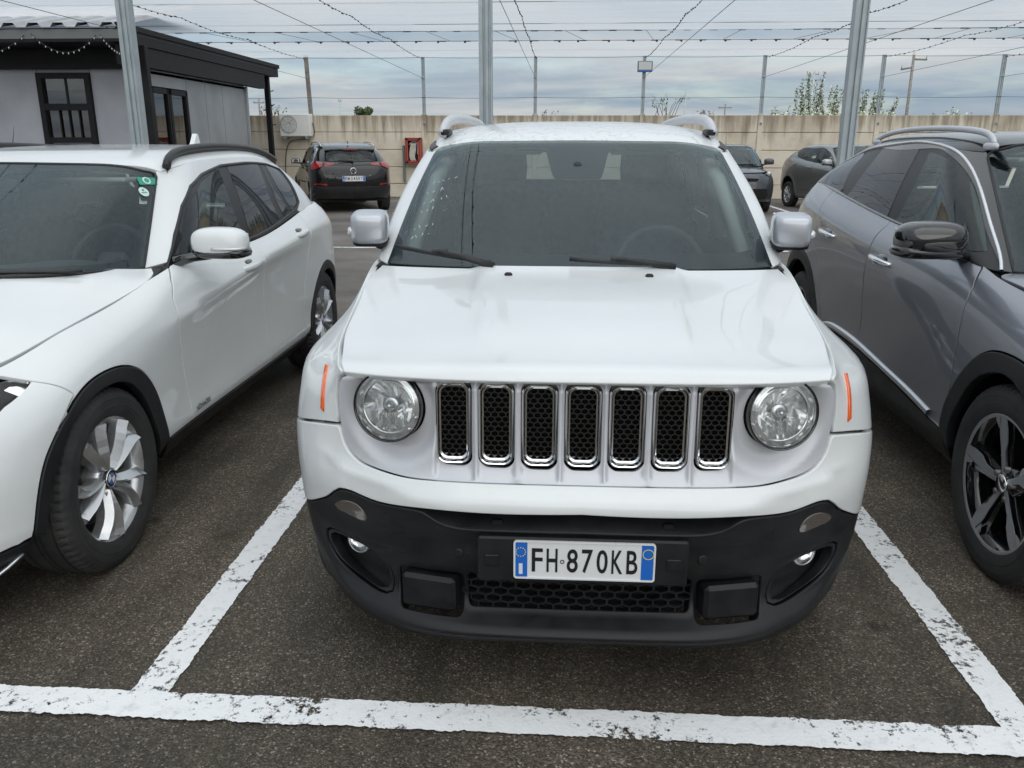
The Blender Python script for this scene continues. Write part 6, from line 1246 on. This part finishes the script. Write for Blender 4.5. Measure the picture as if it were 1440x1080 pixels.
def build_office():
    of = thing('office_cabin', 'grey cabin office with a dark overhanging roof and a window facing the cars', 'building', (-7.85, 16, 0)); ox, oy = -7.85, 16
    GW = noisy('cabin_panel', (.36, .375, .41), (.43, .445, .48), 1.5, .5, .04, 30); GS = noisy('cabin_side_panel', (.25, .265, .28), (.32, .335, .35), 1.2, .42, .04, 20); DK = noisy('dark_metal', (.006, .006, .007), (.010, .010, .011), 5, .55, spec=.3)
    GL = glass('office_glass', (.30, .33, .33), 2.2)
    x0, x1, z1 = -8.5, 0, 2.8
    def part(nm, m, boxes, par=of, **k):
        b = MB()
        for c, d in boxes: b.box(c, d, **k)
        return b.build(nm, m, par)
    # front wall panels around the window; joints between panels
    wl, wr, wb, wt = -2.10, -1.07, .25, 2.74
    for nm, (a, b, z0, z2) in (('front_panel', (-3.4, wl, 0, z1)), ('front_panel', (wr, -.02, 0, z1)), ('front_panel', (wl, wr, wt, z1)), ('front_panel', (wl, wr, 0, wb)), ('front_panel', (-5.9, -3.41, 0, z1)), ('front_panel', (x0, -5.91, 0, z1))):
        part('front_panel', GW, [(((a + b) / 2, .05, (z0 + z2) / 2), (b - a - .012, .10, z2 - z0 - .004))])
    w = part('window', DK, [((wl + .05, 0, (wb + wt) / 2), (.10, .14, wt - wb)), ((wr - .05, 0, (wb + wt) / 2), (.10, .14, wt - wb)), (((wl + wr) / 2, 0, wt - .05), (wr - wl - .2, .14, .10)), (((wl + wr) / 2, 0, 2.13), (wr - wl - .2, .13, .12)), (((wl + wr) / 2, 0, 1.53), (wr - wl - .2, .13, .10)), (((wl + wr) / 2, 0, wb + .05), (wr - wl - .2, .14, .10)), (((wl + wr) / 2 + .02, .02, 2.42), (.045, .05, .52))])
    for a, b in ((2.19, 2.64), (1.58, 2.07), (.35, 1.48)): part('pane', GL, [(((wl + wr) / 2, .01, (a + b) / 2), (wr - wl - .2, .008, b - a))], w)
    part('window_bar', DK, [((wl + .1 + (wr - wl - .2) * q, -.02, 1.82), (.022, .03, .50)) for q in (.30, .52, .76)], w)
    # side wall: door opening and joints
    d0, d1, dt = -.10, 1.66, 2.50
    for a, b, z0, z2 in ((1.70, 2.62, 0, 2.95), (2.63, 3.55, 0, 2.95), (3.56, 4.95, 0, 2.95), (.10, 1.69, dt + .02, 2.95)): part('side_panel', GS, [((-.05, (a + b) / 2, (z0 + z2) / 2), (.10, b - a - .006, z2 - z0))])
    dr = part('sliding_door', DK, [((-.03, y, dt / 2), (.10, .09, dt)) for y in (.15, .90, 1.64)] + [((-.03, .9, dt - .05), (.10, 1.5, .10)), ((-.03, .9, .05), (.10, 1.5, .10)), ((-.02, .80, dt / 2), (.08, .05, dt))])
    for a, b in ((.2, .85), (.95, 1.6)): part('pane', GL, [((-.03, (a + b) / 2, 1.25), (.008, b - a, 2.3))], dr)
    part('back_wall', GS, [((-4.2, 5.0, 1.4), (8.5, .10, 2.8)), ((-8.45, 2.5, 1.4), (.1, 5, 2.8))]); part('cabin_floor', DASH, [((-4.2, 2.5, .05), (8.4, 4.9, .1))]); part('ceiling', GW, [((-4.2, 2.5, 2.76), (8.4, 4.9, .05))])
    part('inner_furniture', mat('office_desk', (.12, .10, .08), .7), [((-3, 3.5, .4), (1.6, .8, .75)), ((-1.5, 4.2, .9), (1.2, .5, 1.7))])
    part('roof', DK, [((-4.18, 2.95, 3.27), (8.74, 8.1, .22))]); part('roof_edge', DK, [((.17, 2.95, 3.42), (.10, 8.2, .09)), ((-4.1, -1.12, 3.18), (8.8, .05, .05))])
    part('beam', DK, [((.08, 2.5, 2.98), (.16, 7.0, .34)), ((.17, 2.4, 2.86), (.05, 6.6, .10)), ((-4.2, -.06, 2.97), (8.4, .14, .34)), ((-4.2, -.16, 2.84), (8.4, .05, .08))])
    part('fascia_board', mat('fascia_grey', (.16, .165, .16), .5), [((-4.1, -1.13, 3.28), (8.9, .03, .15))])
    for x, y in ((.24, -.48), (-.05, 6.75)):
        part('roof_post', DK, [((x, y, 1.58), (.13, .13, 3.16))], bev=.01)
    b = MB(); b.tube([(.02, -.5, 3.14), (.24, -.49, 2.80)], .03, 6); b.build('brace', DK, of)
    hk = MB()
    for z in (1.95, 2.45, 2.8): hk.tube([(.03, 6.75, z), (.10, 6.73, z), (.12, 6.73, z + .03)], .012, 5)
    hk.build('hook', DK, of)
    # pale corrugated sheet lying over the front of the roof
    P = []
    for i in range(161):
        x = -8.6 + 8.75 * i / 160; P.append([(x, -1.2 + 3.6 * t, 3.42 + .80 * t + .035 * (1 if (i // 4) % 2 else -1) * (1 if i % 4 in (0, 3) else 1)) for t in (0, .3, .65, 1)])
    g = MB(); g.grid(P, False); o = g.build('corrugated_sheet', noisy('pale_sheet', (.34, .345, .36), (.44, .445, .46), 2, .5), of)
    bulb = mat('fairy_bulb', (.55, .54, .50), .3)
    for (xa, za, xb, zb, sg) in ((-4.9, 3.24, -3.0, 3.24, .30), (-3.0, 3.24, -1.5, 3.26, .28), (-1.38, 3.28, -.22, 3.26, .29), (-.15, 3.26, .34, 2.95, .10)):
        c = MB(); P = cable(c, (ox + xa, oy - 1.17, za), (ox + xb, oy - 1.17, zb), .006, sg); o = tag(c.build('fairy_light', WIRE), {-4.9: 'garland of fairy lights under the eave, farthest from the post', -3.0: 'garland of fairy lights under the eave, left of the window', -1.38: 'garland of fairy lights sagging above the office window', -.15: 'short garland of fairy lights ending at the roof post'}[xa], 'fairy lights', 'garlands under the office eave')
        d = MB()
        for p in P[2::5]: d.ball(tuple(p - [0, 0, .018]), (.011, .011, .02), 6, 4)
        q = d.build('fairy_bulb', bulb, o); q['kind'] = 'stuff'
def build_wall_things():
    ac = thing('air_conditioner', 'white outdoor air conditioner unit with a round fan on the concrete wall', 'air conditioner', (-7.52, YW - .18, 1.96)); WH = noisy('appliance_white', (.74, .74, .70), (.80, .80, .77), 4, .45)
    m = MB(); m.box((0, 0, 0), (.86, .30, .60), bev=.02); m.build('casing', WH, ac); m = MB(); m.lathe([(-.156, .235), (-.160, .225), (-.130, .215), (-.125, .001)], 40, 'y', c=(-.17, 0, .02)); m.build('fan_opening', mat('fan_shade', (.06, .065, .07), .7), ac)
    g = MB()
    for r in (.07, .13, .19, .232): g.tube([(-.17 + r * math.cos(t), -.168, .02 + r * math.sin(t)) for t in np.linspace(0, 2 * math.pi, 37)[:-1]], .0045, 5, closed=True)
    for k in range(8): a = k * math.pi / 4; g.tube([(-.17 + .03 * math.cos(a), -.168, .02 + .03 * math.sin(a)), (-.17 + .232 * math.cos(a), -.168, .02 + .232 * math.sin(a))], .0045, 5)
    g.build('fan_guard', mat('guard_grey', (.42, .43, .42), .5), ac)
    f = MB()
    for k in range(3):
        a = k * 2.094 + .4; f.prism([(-.17 + .03 * math.cos(a), .02 + .03 * math.sin(a)), (-.17 + .2 * math.cos(a - .3), .02 + .2 * math.sin(a - .3)), (-.17 + .21 * math.cos(a + .35), .02 + .21 * math.sin(a + .35))], .01, lambda V: np.stack([V[:, 0], -.14 + V[:, 2], V[:, 1]], -1))
    f.build('fan_blade', mat('fan_grey', (.22, .23, .24), .5), ac); m = MB(); m.box((-.30, .02, -.33), (.04, .34, .06)); m.box((.30, .02, -.33), (.04, .34, .06)); m.build('bracket', GALV, ac)
    m = MB(); m.tube(curve([(.30, .02, -.33), (.1, .08, -.38), (-.2, .09, -.42), (-.34, .10, -.60), (-.42, .11, -1.0), (-.43, .11, -1.6), (-.44, .11, -1.95)], .06), .014, 6); m.tube(curve([(.40, .05, .1), (.46, .08, .0), (.47, .1, -.2), (.44, .1, -.3)], .05), .012, 6); m.build('pipe', mat('pipe_dark', (.05, .05, .05), .6), ac)
    hb = thing('hose_cabinet', 'open red fire hose box with a white hose hanging inside on the wall', 'hose cabinet', (-4.25, YW - .10, 1.28)); RD = noisy('cabinet_red', (.34, .055, .035), (.42, .08, .05), 5, .5)
    m = MB()
    for c, d in (((-.20, 0, 0), (.04, .22, .70)), ((.20, 0, 0), (.04, .22, .70)), ((0, 0, .33), (.44, .22, .04)), ((0, 0, -.33), (.44, .22, .04)), ((-.165, -.10, 0), (.05, .02, .66)), ((.165, -.10, 0), (.05, .02, .66)), ((0, -.10, .30), (.36, .02, .05)), ((0, -.10, -.30), (.36, .02, .05))): m.box(c, d)
    m.build('casing', RD, hb); m = MB(); m.box((0, .10, 0), (.40, .02, .64)); m.build('back_plate', mat('cabinet_inside', (.05, .02, .015), .7), hb)
    h = MB()
    for k in range(5): h.tube(curve([(-.05 + .03 * k, -.02 - .012 * k, .20), (-.09 + .035 * k, -.03, .0), (-.10 + .03 * k, -.03, -.18), (-.06 + .03 * k, -.02, -.27)], .04), .022, 7)
    h.tube(curve([(-.12, -.01, .16), (-.02, -.02, .24), (.10, -.02, .22), (.13, -.02, .05), (.12, -.02, -.1)], .04), .018, 7); h.build('hose', noisy('hose_canvas', (.50, .48, .42), (.62, .60, .54), 12, .8), hb)
    m = MB(); m.box((-.29, .06, -.35), (.07, .05, 1.0), bev=.01); m.build('pipe', mat('pipe_grey', (.16, .17, .18), .5), hb)
    cs = thing('rubble', 'dark lump of rubble lying at the foot of the wall', 'rubble', (-3.72, 23.75, .05)); m = MB(); m.ball((0, 0, 0), (.16, .10, .07), 9, 5, .8); m.build('stone', mat('stone_dark', (.05, .05, .05), .9), cs)
def leaf_cloud(mb, c, r, n, rs, sz=.05):
    for _ in range(n):
        d = rs.randn(3); d /= np.linalg.norm(d); p = np.array(c) + d * np.array(r) * rs.rand() ** .4; a = rs.randn(3); a /= np.linalg.norm(a); b = np.cross(a, rs.randn(3)); b /= np.linalg.norm(b) + 1e-9; s = sz * rs.uniform(.6, 1.3)
        mb.add([p - a * s, p + b * s * .45, p + a * s, p - b * s * .45], [(0, 1, 2, 3)])
def build_plants():
    GR = noisy('shrub_leaf', (.045, .075, .025), (.09, .12, .05), 40, .6); PL = noisy('pale_blossom', (.55, .60, .44), (.70, .72, .60), 40, .7); TW = mat('twig', (.09, .07, .05), .8)
    def shrub(x, w, h, ns, seed, lb, dens=1., y=30., pale=.55):
        rs = np.random.RandomState(seed); t = thing('flowering_shrub', lb, 'shrub', (x, y, 0), 0, 'shrubs behind the wall'); st, fo, bl = MB(), MB(), MB()
        for k in range(ns):
            x0 = rs.uniform(-w, w); hh = h * rs.uniform(.55, 1.0); lean = rs.uniform(-.12, .12) + x0 * .12; P = [(x0, rs.uniform(-.3, .3), 1.2), (x0 + lean * .4, 0, 2.2), (x0 + lean * 1.2, 0, 2.2 + hh * .5), (x0 + lean * 2.2, 0, 2.2 + hh)]
            C = curve(P, .06); st.tube(C, np.linspace(.014, .004, len(C)), 4)
            for p in C[len(C) // 4:]:
                f = 1 - .75 * max(0, (p[2] - 2.2) / hh)
                leaf_cloud(fo, p, (.05 + .06 * f,) * 3, max(1, int(5 * dens * (.4 + f))), rs, .042)
                if rs.rand() < pale + .4 * f: leaf_cloud(bl, p, (.06 + .05 * f,) * 3, max(1, int(6 * dens * f + 1.5)), rs, .042)
        leaf_cloud(fo, (0, 0, 2.2), (w * 1.1, .3, .25), int(300 * w * dens), rs, .06); leaf_cloud(bl, (0, -.1, 2.35), (w * 1.1, .3, .22), int(520 * w * dens), rs, .055); leaf_cloud(fo, (0, 0, 1.2), (w, .4, 1.0), 200, rs, .09)
        st.build('stem', TW, t); q = fo.build('foliage', GR, t); q['kind'] = 'stuff'; q = bl.build('blossom', PL, t); q['kind'] = 'stuff'
    shrub(8.15, .50, 1.75, 9, 3, 'tallest flowering shrub with upright twigs behind the wall'); shrub(8.95, .45, 1.15, 9, 5, 'low flowering shrub left of the right steel column, behind the wall'); shrub(9.85, .55, 1.05, 12, 8, 'flowering shrub behind the wall, nearest the right steel column'); shrub(10.6, .40, .95, 8, 13, 'last flowering shrub of the row, towards the telegraph pole')
    shrub(7.2, .30, .55, 4, 21, 'small thin shrub at the start of the row behind the wall', .6); shrub(12.9, .5, .45, 5, 27, 'low scrub behind the wall beyond the telegraph pole', .4, pale=.2)
    def tuft(x, y, h, n, seed, lb, m=GR, z=2.2):
        rs = np.random.RandomState(seed); t = thing('grass_tuft', lb, 'weeds', (x, y, z)); g = MB()
        for k in range(n):
            a = rs.uniform(-.9, .9); l = h * rs.uniform(.5, 1); x0 = rs.uniform(-.15, .15) * 2; g.tube([(x0, 0, 0), (x0 + a * l * .3, rs.uniform(-.1, .1), l * .6), (x0 + a * l * .8, rs.uniform(-.1, .1), l)], [.008, .006, .002], 3)
            leaf_cloud(g, (x0 + a * l * .6, 0, l * .75), (.08, .08, .12), 5, rs, .035)
        g.build('blade', m, t)
    tuft(2.75, 24.6, .62, 12, 2, 'dark weed rising behind the wall beside the box post'); tuft(-8.4, 24.35, .32, 14, 4, 'green weeds growing over the wall next to the office corner'); tuft(-.55, 25.5, .22, 6, 6, 'sparse weeds behind the wall near the middle column', WOODP); tuft(3.9, 24.8, .20, 9, 9, 'dry weeds along the wall top above the off-roader', WOODP)
    def tree(x, y, h, r, seed, lb):
        rs = np.random.RandomState(seed); t = thing('distant_tree', lb, 'tree', (x, y, 0)); k = MB(); k.tube([(0, 0, 0), (.05, 0, h * .45), (.02, 0, h * .75)], [.12, .09, .04], 7); k.build('trunk', TW, t); f = MB()
        for _ in range(9): leaf_cloud(f, (rs.uniform(-.5, .5) * r, rs.uniform(-.5, .5) * r, h - r * .55 + rs.uniform(-.3, .3) * r), (r * .45, r * .4, r * .35), 130, rs, .12)
        q = f.build('crown', GR, t); q['kind'] = 'stuff'
    tree(-14.1, 60, 3.85, .75, 4, 'small round tree far beyond the wall, left of the middle column'); tree(-12.2, 62, 3.35, .5, 6, 'tiny bush top showing over the wall beside the round tree')
    def pole(x, y, h, arms, lb, m=WOODP, r=.085):
        t = thing('telegraph_pole', lb, 'telegraph pole', (x, y, 0), 0, 'telegraph poles beyond the wall'); k = MB(); k.tube([(0, 0, 0), (0, 0, h)], [r, r * .75], 8); k.build('shaft', m, t); a = MB()
        for (x0, x1, z0, z1) in arms: a.tube([(x0, 0, z0), (x1, 0, z1)], r * .55, 5)
        if arms: a.build('crossarm', m, t)
        i = MB()
        for (x0, x1, z0, z1) in arms:
            for q in (.05, .95): i.tube([(x0 + (x1 - x0) * q, 0, z0 + (z1 - z0) * q), (x0 + (x1 - x0) * q, 0, z0 + (z1 - z0) * q + .2)], r * .4, 5)
        if arms: i.build('insulator', GALV, t)
    pole(17.1, 45, 5.85, [(-.55, .05, 5.05, 5.15), (.0, .65, 5.52, 5.50)], 'wooden telegraph pole with two crossarms beyond the wall'); pole(19.2, 70, 6.8, [(-.9, .6, 6.3, 6.3), (0, .35, 6.75, 6.7)], 'slim grey telegraph pole seen among the flowering shrubs', GALV, .09)
    pole(10.72, 80, 6.2, [(-.4, .4, 5.4, 5.4)], 'faint telegraph pole right of the white box post', GALV, .08); pole(21.5, 120, 6.7, [(-.9, .9, 6.2, 6.2)], 'very small telegraph pole near the horizon, left of the shrubs', WOODP, .12); pole(-15.75, 60, 4.4, [(-.1, .1, 4.3, 4.3)], 'thin pole beyond the wall next to the round tree', GALV, .06); pole(-21.5, 60, 4.5, [(-.4, .4, 4.2, 4.2)], 'thin pole beyond the wall beside the office corner', WOODP, .07)
build_ground(); build_wall(); build_fence(); build_net(); build_office(); build_wall_things(); build_plants()
CLEARW = glass('clear_car_glass', (.72, .80, .79), 1.5, (.9, .95, .95))
# ------------------------------------------------------------------ the cars parked at the back
def scaled(net, s):
    n = Net.__new__(Net); n.P = net.P * np.array(s); n.nc = net.nc; n.off = net.off
    ds = np.maximum(np.linalg.norm(np.diff(n.P, axis=1), axis=2).mean(0), .004); dv = np.maximum(np.linalg.norm(np.diff(n.P, axis=0), axis=2).mean(1), .004)
    n.ts = np.concatenate([[0], np.cumsum(ds)]); n.ts -= n.ts[n.off]; n.tv = np.concatenate([[0], np.cumsum(dv)]); return n
def syz(S, sy, sz):
    return {k: ([(a * sy, b * sz) for a, b in v] if k in ('arch1', 'arch1i', 'arch2', 'arch2i', 'sill', 'door1', 'door2', 'door3') else v) for k, v in S.items()}
def far_car(car, nets, S, s, paintm, trimm, kind, panes, gi, frame, band=None, stroke=None):
    ring, green, roof, hood = [scaled(n, s) for n in nets]; S = syz(S, s[1], s[2]); q = lambda c, r: (c, r)
    a, b = lower_body(car, ring, S, paintm, trimm)
    for d, c0, r0 in ((a[0], 8.35, 6.5), (b[0], 10.1, 6.6)):
        P = ring.ev(ring.uv([c0, c0 + .35], [r0, r0 + .05])); h = handle(d, 0, P[0], P[1], paintm, False); mirror_obj(h, parent=(a[1] if d is a[0] else b[1]))
    panel('hood', hood, outline(hood, [('ix', [(0, 0), (5, 0)]), ('ix', [(5, 0), (5, 5.4)]), ('ix', [(5, 5.4), (4.7, 6)], 'l'), ('ix', [(4.7, 6), (0, 6)])], sym=True), paintm, car, h=.08, depth=.02)
    j = S['joint']
    panel('front_bumper', ring, outline(ring, [('ix', [(0, .6), (3.6, .6)]), ('ix', [(3.6, .6), (4.0, 1.3)], 'l'), ('yz', S['arch1'][:4], 's', (3.2, 6)), ('ix', j[::1] if j[0][0] > j[-1][0] else j[::-1], 's'), ('ix', [(2.4, 6.3), (1.6, 7.4), (0, 7.4)], 'l')], sym=True), paintm, car, h=.06, depth=.03)
    panel('lower_grille', ring, outline(ring, [('ix', [(0, 1.2), (2.0, 1.2), (2.3, 2.0), (2.0, 3.2), (0, 3.2)], 'l')], sym=True), VOID, car, off=.003, h=.08)
    panel('upper_grille', ring, outline(ring, [('ix', [(0, 4.6), (1.1, 4.6), (1.3, 5.4), (0, 5.6)], 'l')], sym=True), VOID, car, off=.003, h=.08)
    for sg in (-1, 1):
        L = panel('headlight', ring, outline(ring, [('ix', [(sg * c, r) for c, r in ((2.0, 6.5), (2.7, 5.7), (3.6, 6.2), (4.3, 7.2), (3.9, 7.7), (2.8, 7.6))], 'l')]), CHROME, car, off=.002, h=.05); ln = panel('lamp_lens', ring, outline(ring, [('ix', [(sg * c, r) for c, r in ((2.0, 6.5), (2.7, 5.7), (3.6, 6.2), (4.3, 7.2), (3.9, 7.7), (2.8, 7.6))], 'l')]), CLEAR, L, off=.012, h=.06)
        p = ring.ev(ring.uv([sg * 3.0], [6.8]))[0]; m = MB(); m.ball((0, 0, 0), (.055, .03, .055), 14, 8); o = m.build('lamp_bulb', mat('lamp_silver', (.5, .5, .5), .2, .8), L); o.location = tuple(p); m = MB()
    upper_body(car, green, roof, dict(band=band or paintm, roof=paintm, rear=CLEARW, ws=(3.0, 2.94), glass=frame, gi=gi, panes=panes))
    hull(car, ring, [(np.mean([p[0] for p in S['arch1']]), .42 * s[1], .32), (np.mean([p[0] for p in S['arch2']]), .42 * s[1], .32)], (0, 7.9), off=-.035)
    ub = MB(); ub.box((0, 2.2 * s[1], .26), (1.4 * s[0], 3.9 * s[1], .05)); ub.build('underbody', VOID, car)
    cw = MB(); yb = green.ev(green.uv([0, 2.9], [0, 0])); cw.grid([[(x, yb[0][1] - .06 + (yb[1][1] - yb[0][1]) * abs(x / .7) ** 2.3, yb[0][2] - .025 - .05 * abs(x / .7) ** 2), (x, yb[0][1] + .03 + (yb[1][1] - yb[0][1]) * abs(x / .7) ** 2.3, yb[0][2] - .035 * abs(x / .7) ** 2)] for x in np.linspace(-.7 * s[0], .7 * s[0], 15)]); cw.build('cowl', TRIM, car)
    w = MB(); w.tube([(.05, yb[0][1] - .005, yb[0][2] + .025), (.55, yb[0][1] + .12, yb[0][2] + .03)], .01, 5); w.build('wiper', TRIM, car)
    return ring, green, roof, S
def build_opel():
    # rear towards us
    car = thing('black_estate_car', 'black estate car seen from behind, parked at the wall with red tail lamps', 'car', (-6.43, 22.73, 0), R(203)); sy, sz = 1.055, 1.02
    S = dict(SB); S.pop('crease'); ring, green, roof, S2 = far_car(car, (BRING, BGREEN, BROOF, BHOOD), S, (1.0, sy, sz), BLACKP, BLACKP, 'estate', [('front_window', OUT['b_front'], CLEARW), ('rear_window', OUT['b_rear'], CLEARW), ('quarter_window', OUT['b_quart'], CLEARW)], 12, OUT['b_glass'])
    k = strip('window_chrome', green, outline(green, [('ix', OUT['b_glass'], 'l')]), .02, CHROME, car, closed=True, off=.003); mirror_obj(k)
    nc = 15
    panel('rear_bumper', ring, outline(ring, [('ix', [(12.1, .2), (15, .2)]), ('ix', [(15, .2), (15, 3.2)]), ('ix', [(15, 3.2), (13.2, 3.2), (12.1, 3.6)], 'l')]), noisy('bumper_black', (.012, .012, .013), (.02, .02, .021), 8, .45), car, off=.010, twin=True, h=.06, depth=.03)
    panel('tailgate', ring, outline(ring, [('ix', [(15, 3.4), (13.75, 3.4), (13.55, 5.4), (13.3, 8), (15, 8)], 'l')]), BLACKP, car, off=.012, twin=True, h=.06)
    for c in ([(11.9, 5.9), (12.2, 7.55), (13.2, 7.5), (13.3, 6.4), (12.6, 5.7)], [(13.42, 6.45), (13.4, 7.45), (14.05, 7.35), (14.0, 6.75)]):
        panel('tail_lamp', ring, outline(ring, [('ix', c, 'l')]), REDLENS, car, off=.018, twin=True, h=.05)
    panel('rear_reflector', ring, outline(ring, [('ix', [(12.5, 3.35), (12.5, 3.7), (13.6, 3.62), (13.6, 3.3)], 'l')]), REDLENS, car, off=.016, twin=True, h=.05)
    yb = max(ring.ev(ring.uv([15] * 3, [5, 5.5, 6]))[:, 1]) + .022
    number_plate('EM 245RY', .50, .112, lambda V: np.stack([-V[:, 0], yb + .004 + V[:, 2], V[:, 1] + .735], -1), car)
    y2 = ring.ev(ring.uv([15], [6.4]))[0][1] + .03; e = MB(); e.tube([(.062 * math.cos(t), y2, .895 + .062 * math.sin(t)) for t in np.linspace(0, 2 * math.pi, 33)[:-1]], .010, 8, closed=True); e.prism([(-.062, .897), (-.01, .909), (-.004, .896), (.062, .890), (.01, .880), (.004, .893)], .008, lambda V: np.stack([-V[:, 0], y2 + V[:, 2], V[:, 1]], -1)); e.build('emblem', CHROME, car)
    b = MB(); b.box((.48, yb - .002, .80), (.13, .006, .022)); b.box((.48, yb - .002, .765), (.13, .006, .022)); b.build('model_badge', CHROME, car); b = MB(); b.box((-.36, yb, .80), (.05, .006, .014)); b.build('engine_badge', CHROME, car)
    p = green.ev(green.uv([11, 11], [.35, 2.9])); w = MB(); w.tube([(0, p[0][1] + .02, p[0][2]), (.30, p[0][1] + .03, p[0][2] + .01)], .012, 6); w.ball((0, p[0][1] + .015, p[0][2]), (.04, .03, .025), 10, 6); w.build('rear_wiper', TRIM, car)
    sp = MB(); sp.grid([[(x, p[1][1] - .10 - .05 * (x / .55) ** 2, p[1][2] + .020 - .01 * (x / .5) ** 2), (x, p[1][1] + .06 - .09 * (x / .55) ** 2, p[1][2] + .0 - .02 * (x / .5) ** 2), (x, p[1][1] + .02 - .09 * (x / .55) ** 2, p[1][2] - .03 - .02 * (x / .5) ** 2)] for x in np.linspace(-.55, .55, 15)]); sp.build('spoiler', BLACKP, car)
    b = MB(); b.box((0, p[1][1] + .045, p[1][2] - .020), (.32, .03, .022), bev=.006); b.build('brake_lamp', REDLENS, car)
    a = MB(); a.prism([(-.06, 0), (.05, 0), (.03, .05), (.02, .055)], .02, lambda V: np.stack([V[:, 2] - .01, p[1][1] - .28 + V[:, 0], 1.475 + V[:, 1]], -1)); a.build('aerial_fin', BLACKP, car)
    for s in (-1, 1):
        P = curve([(.61, 2.2, 1.435), (.615, 2.35, 1.475), (.612, 2.8, 1.505), (.605, 3.3, 1.505), (.595, 3.75, 1.468), (.59, 3.92, 1.415)], .06); m = MB(); m.tube([(s * x, y, z) for x, y, z in P], .016, 6); m.build('roof_rail', ALU, car); mirror_door(car, s, (s * .96, 1.80, 1.06), (.11, .07, .06), BLACKP, (s * .80, 1.72, 1.0), False)
    cabin(car, .72, 1.6, 4.2, .35, 2.45, .56, 3.35, .97, 1.7, drv=1)
    for y in (.835 * sy, 3.66 * sy):
        for s in (-1, 1): wheel(car, .885, y, .325, .215, .215, 'multi', s)
        wheel_well(car, y, .41, .30, .45, .82)
def build_punto(label, loc, rz, paintm, capm):
    car = thing('small_hatchback', label, 'car', loc, rz, 'small hatchbacks parked around'); s = (.925, .905, .955)
    ring, green, roof, S2 = far_car(car, (PRING, PGREEN, PROOF, PHOOD), SP, s, paintm, paintm, 'hatch', [('front_window', OUT['p_front'], CLEARW), ('rear_window', OUT['p_rear'], CLEARW)], 11, OUT['p_glass'])
    for sg in (-1, 1): mirror_door(car, sg, (sg * .90, 1.36, 1.085), (.11, .075, .065), capm, (sg * .745, 1.34, 1.01), False)
    p = ring.ev(ring.uv([0], [1.9]))[0]; number_plate('EB 519TC', .36, .11, lambda V: np.stack([V[:, 0], p[1] - .012 - V[:, 2], V[:, 1] + .46], -1), car) if False else None
    b = MB(); b.lathe([(.0, .045), (-.012, .042), (-.014, .001)], 24, 'y'); q = b.build('emblem', CHROME, car); q.location = tuple(ring.ev(ring.uv([0], [6.6]))[0])
    a = MB(); a.tube([(0, 1.95, 1.455), (0, 2.02, 1.62), (0, 2.06, 1.74)], [.006, .004, .002], 5); a.build('aerial', TRIM, car)
    panel('tail_lamp', ring, outline(ring, [('ix', [(12.2, 5.5), (12.4, 7.7), (13.2, 7.6), (13.1, 5.6)], 'l')]), REDLENS, car, off=.006, twin=True, h=.05)
    cabin(car, .66, 1.3, 3.4, .40, 2.05, .58, 2.8, .95, 1.38, drv=1)
    for y in (.92 * s[1], 3.595 * s[1]):
        for sg in (-1, 1): wheel(car, .83, y, .305, .19, .20, 'multi', sg)
        wheel_well(car, y, .39, .31, .42, .77)
    return car
build_opel()
CAPS = mat('mirror_cap_pale', (.45, .46, .47), .25, .5)
build_punto('dark anthracite hatchback facing us at the wall, half hidden behind the white off-roader', (3.80, 18.8, 0), .0, DARKP, DARKP)
pg = build_punto('warm grey hatchback turned to the right in front of the wall', (6.97, 18.27, 0), .22, TAUPE, CAPS)
pf = build_punto('dark car at the far left, only its roof showing behind the white estate car', (-8.75, 11.2, 0), 0, DARKP, DARKP)
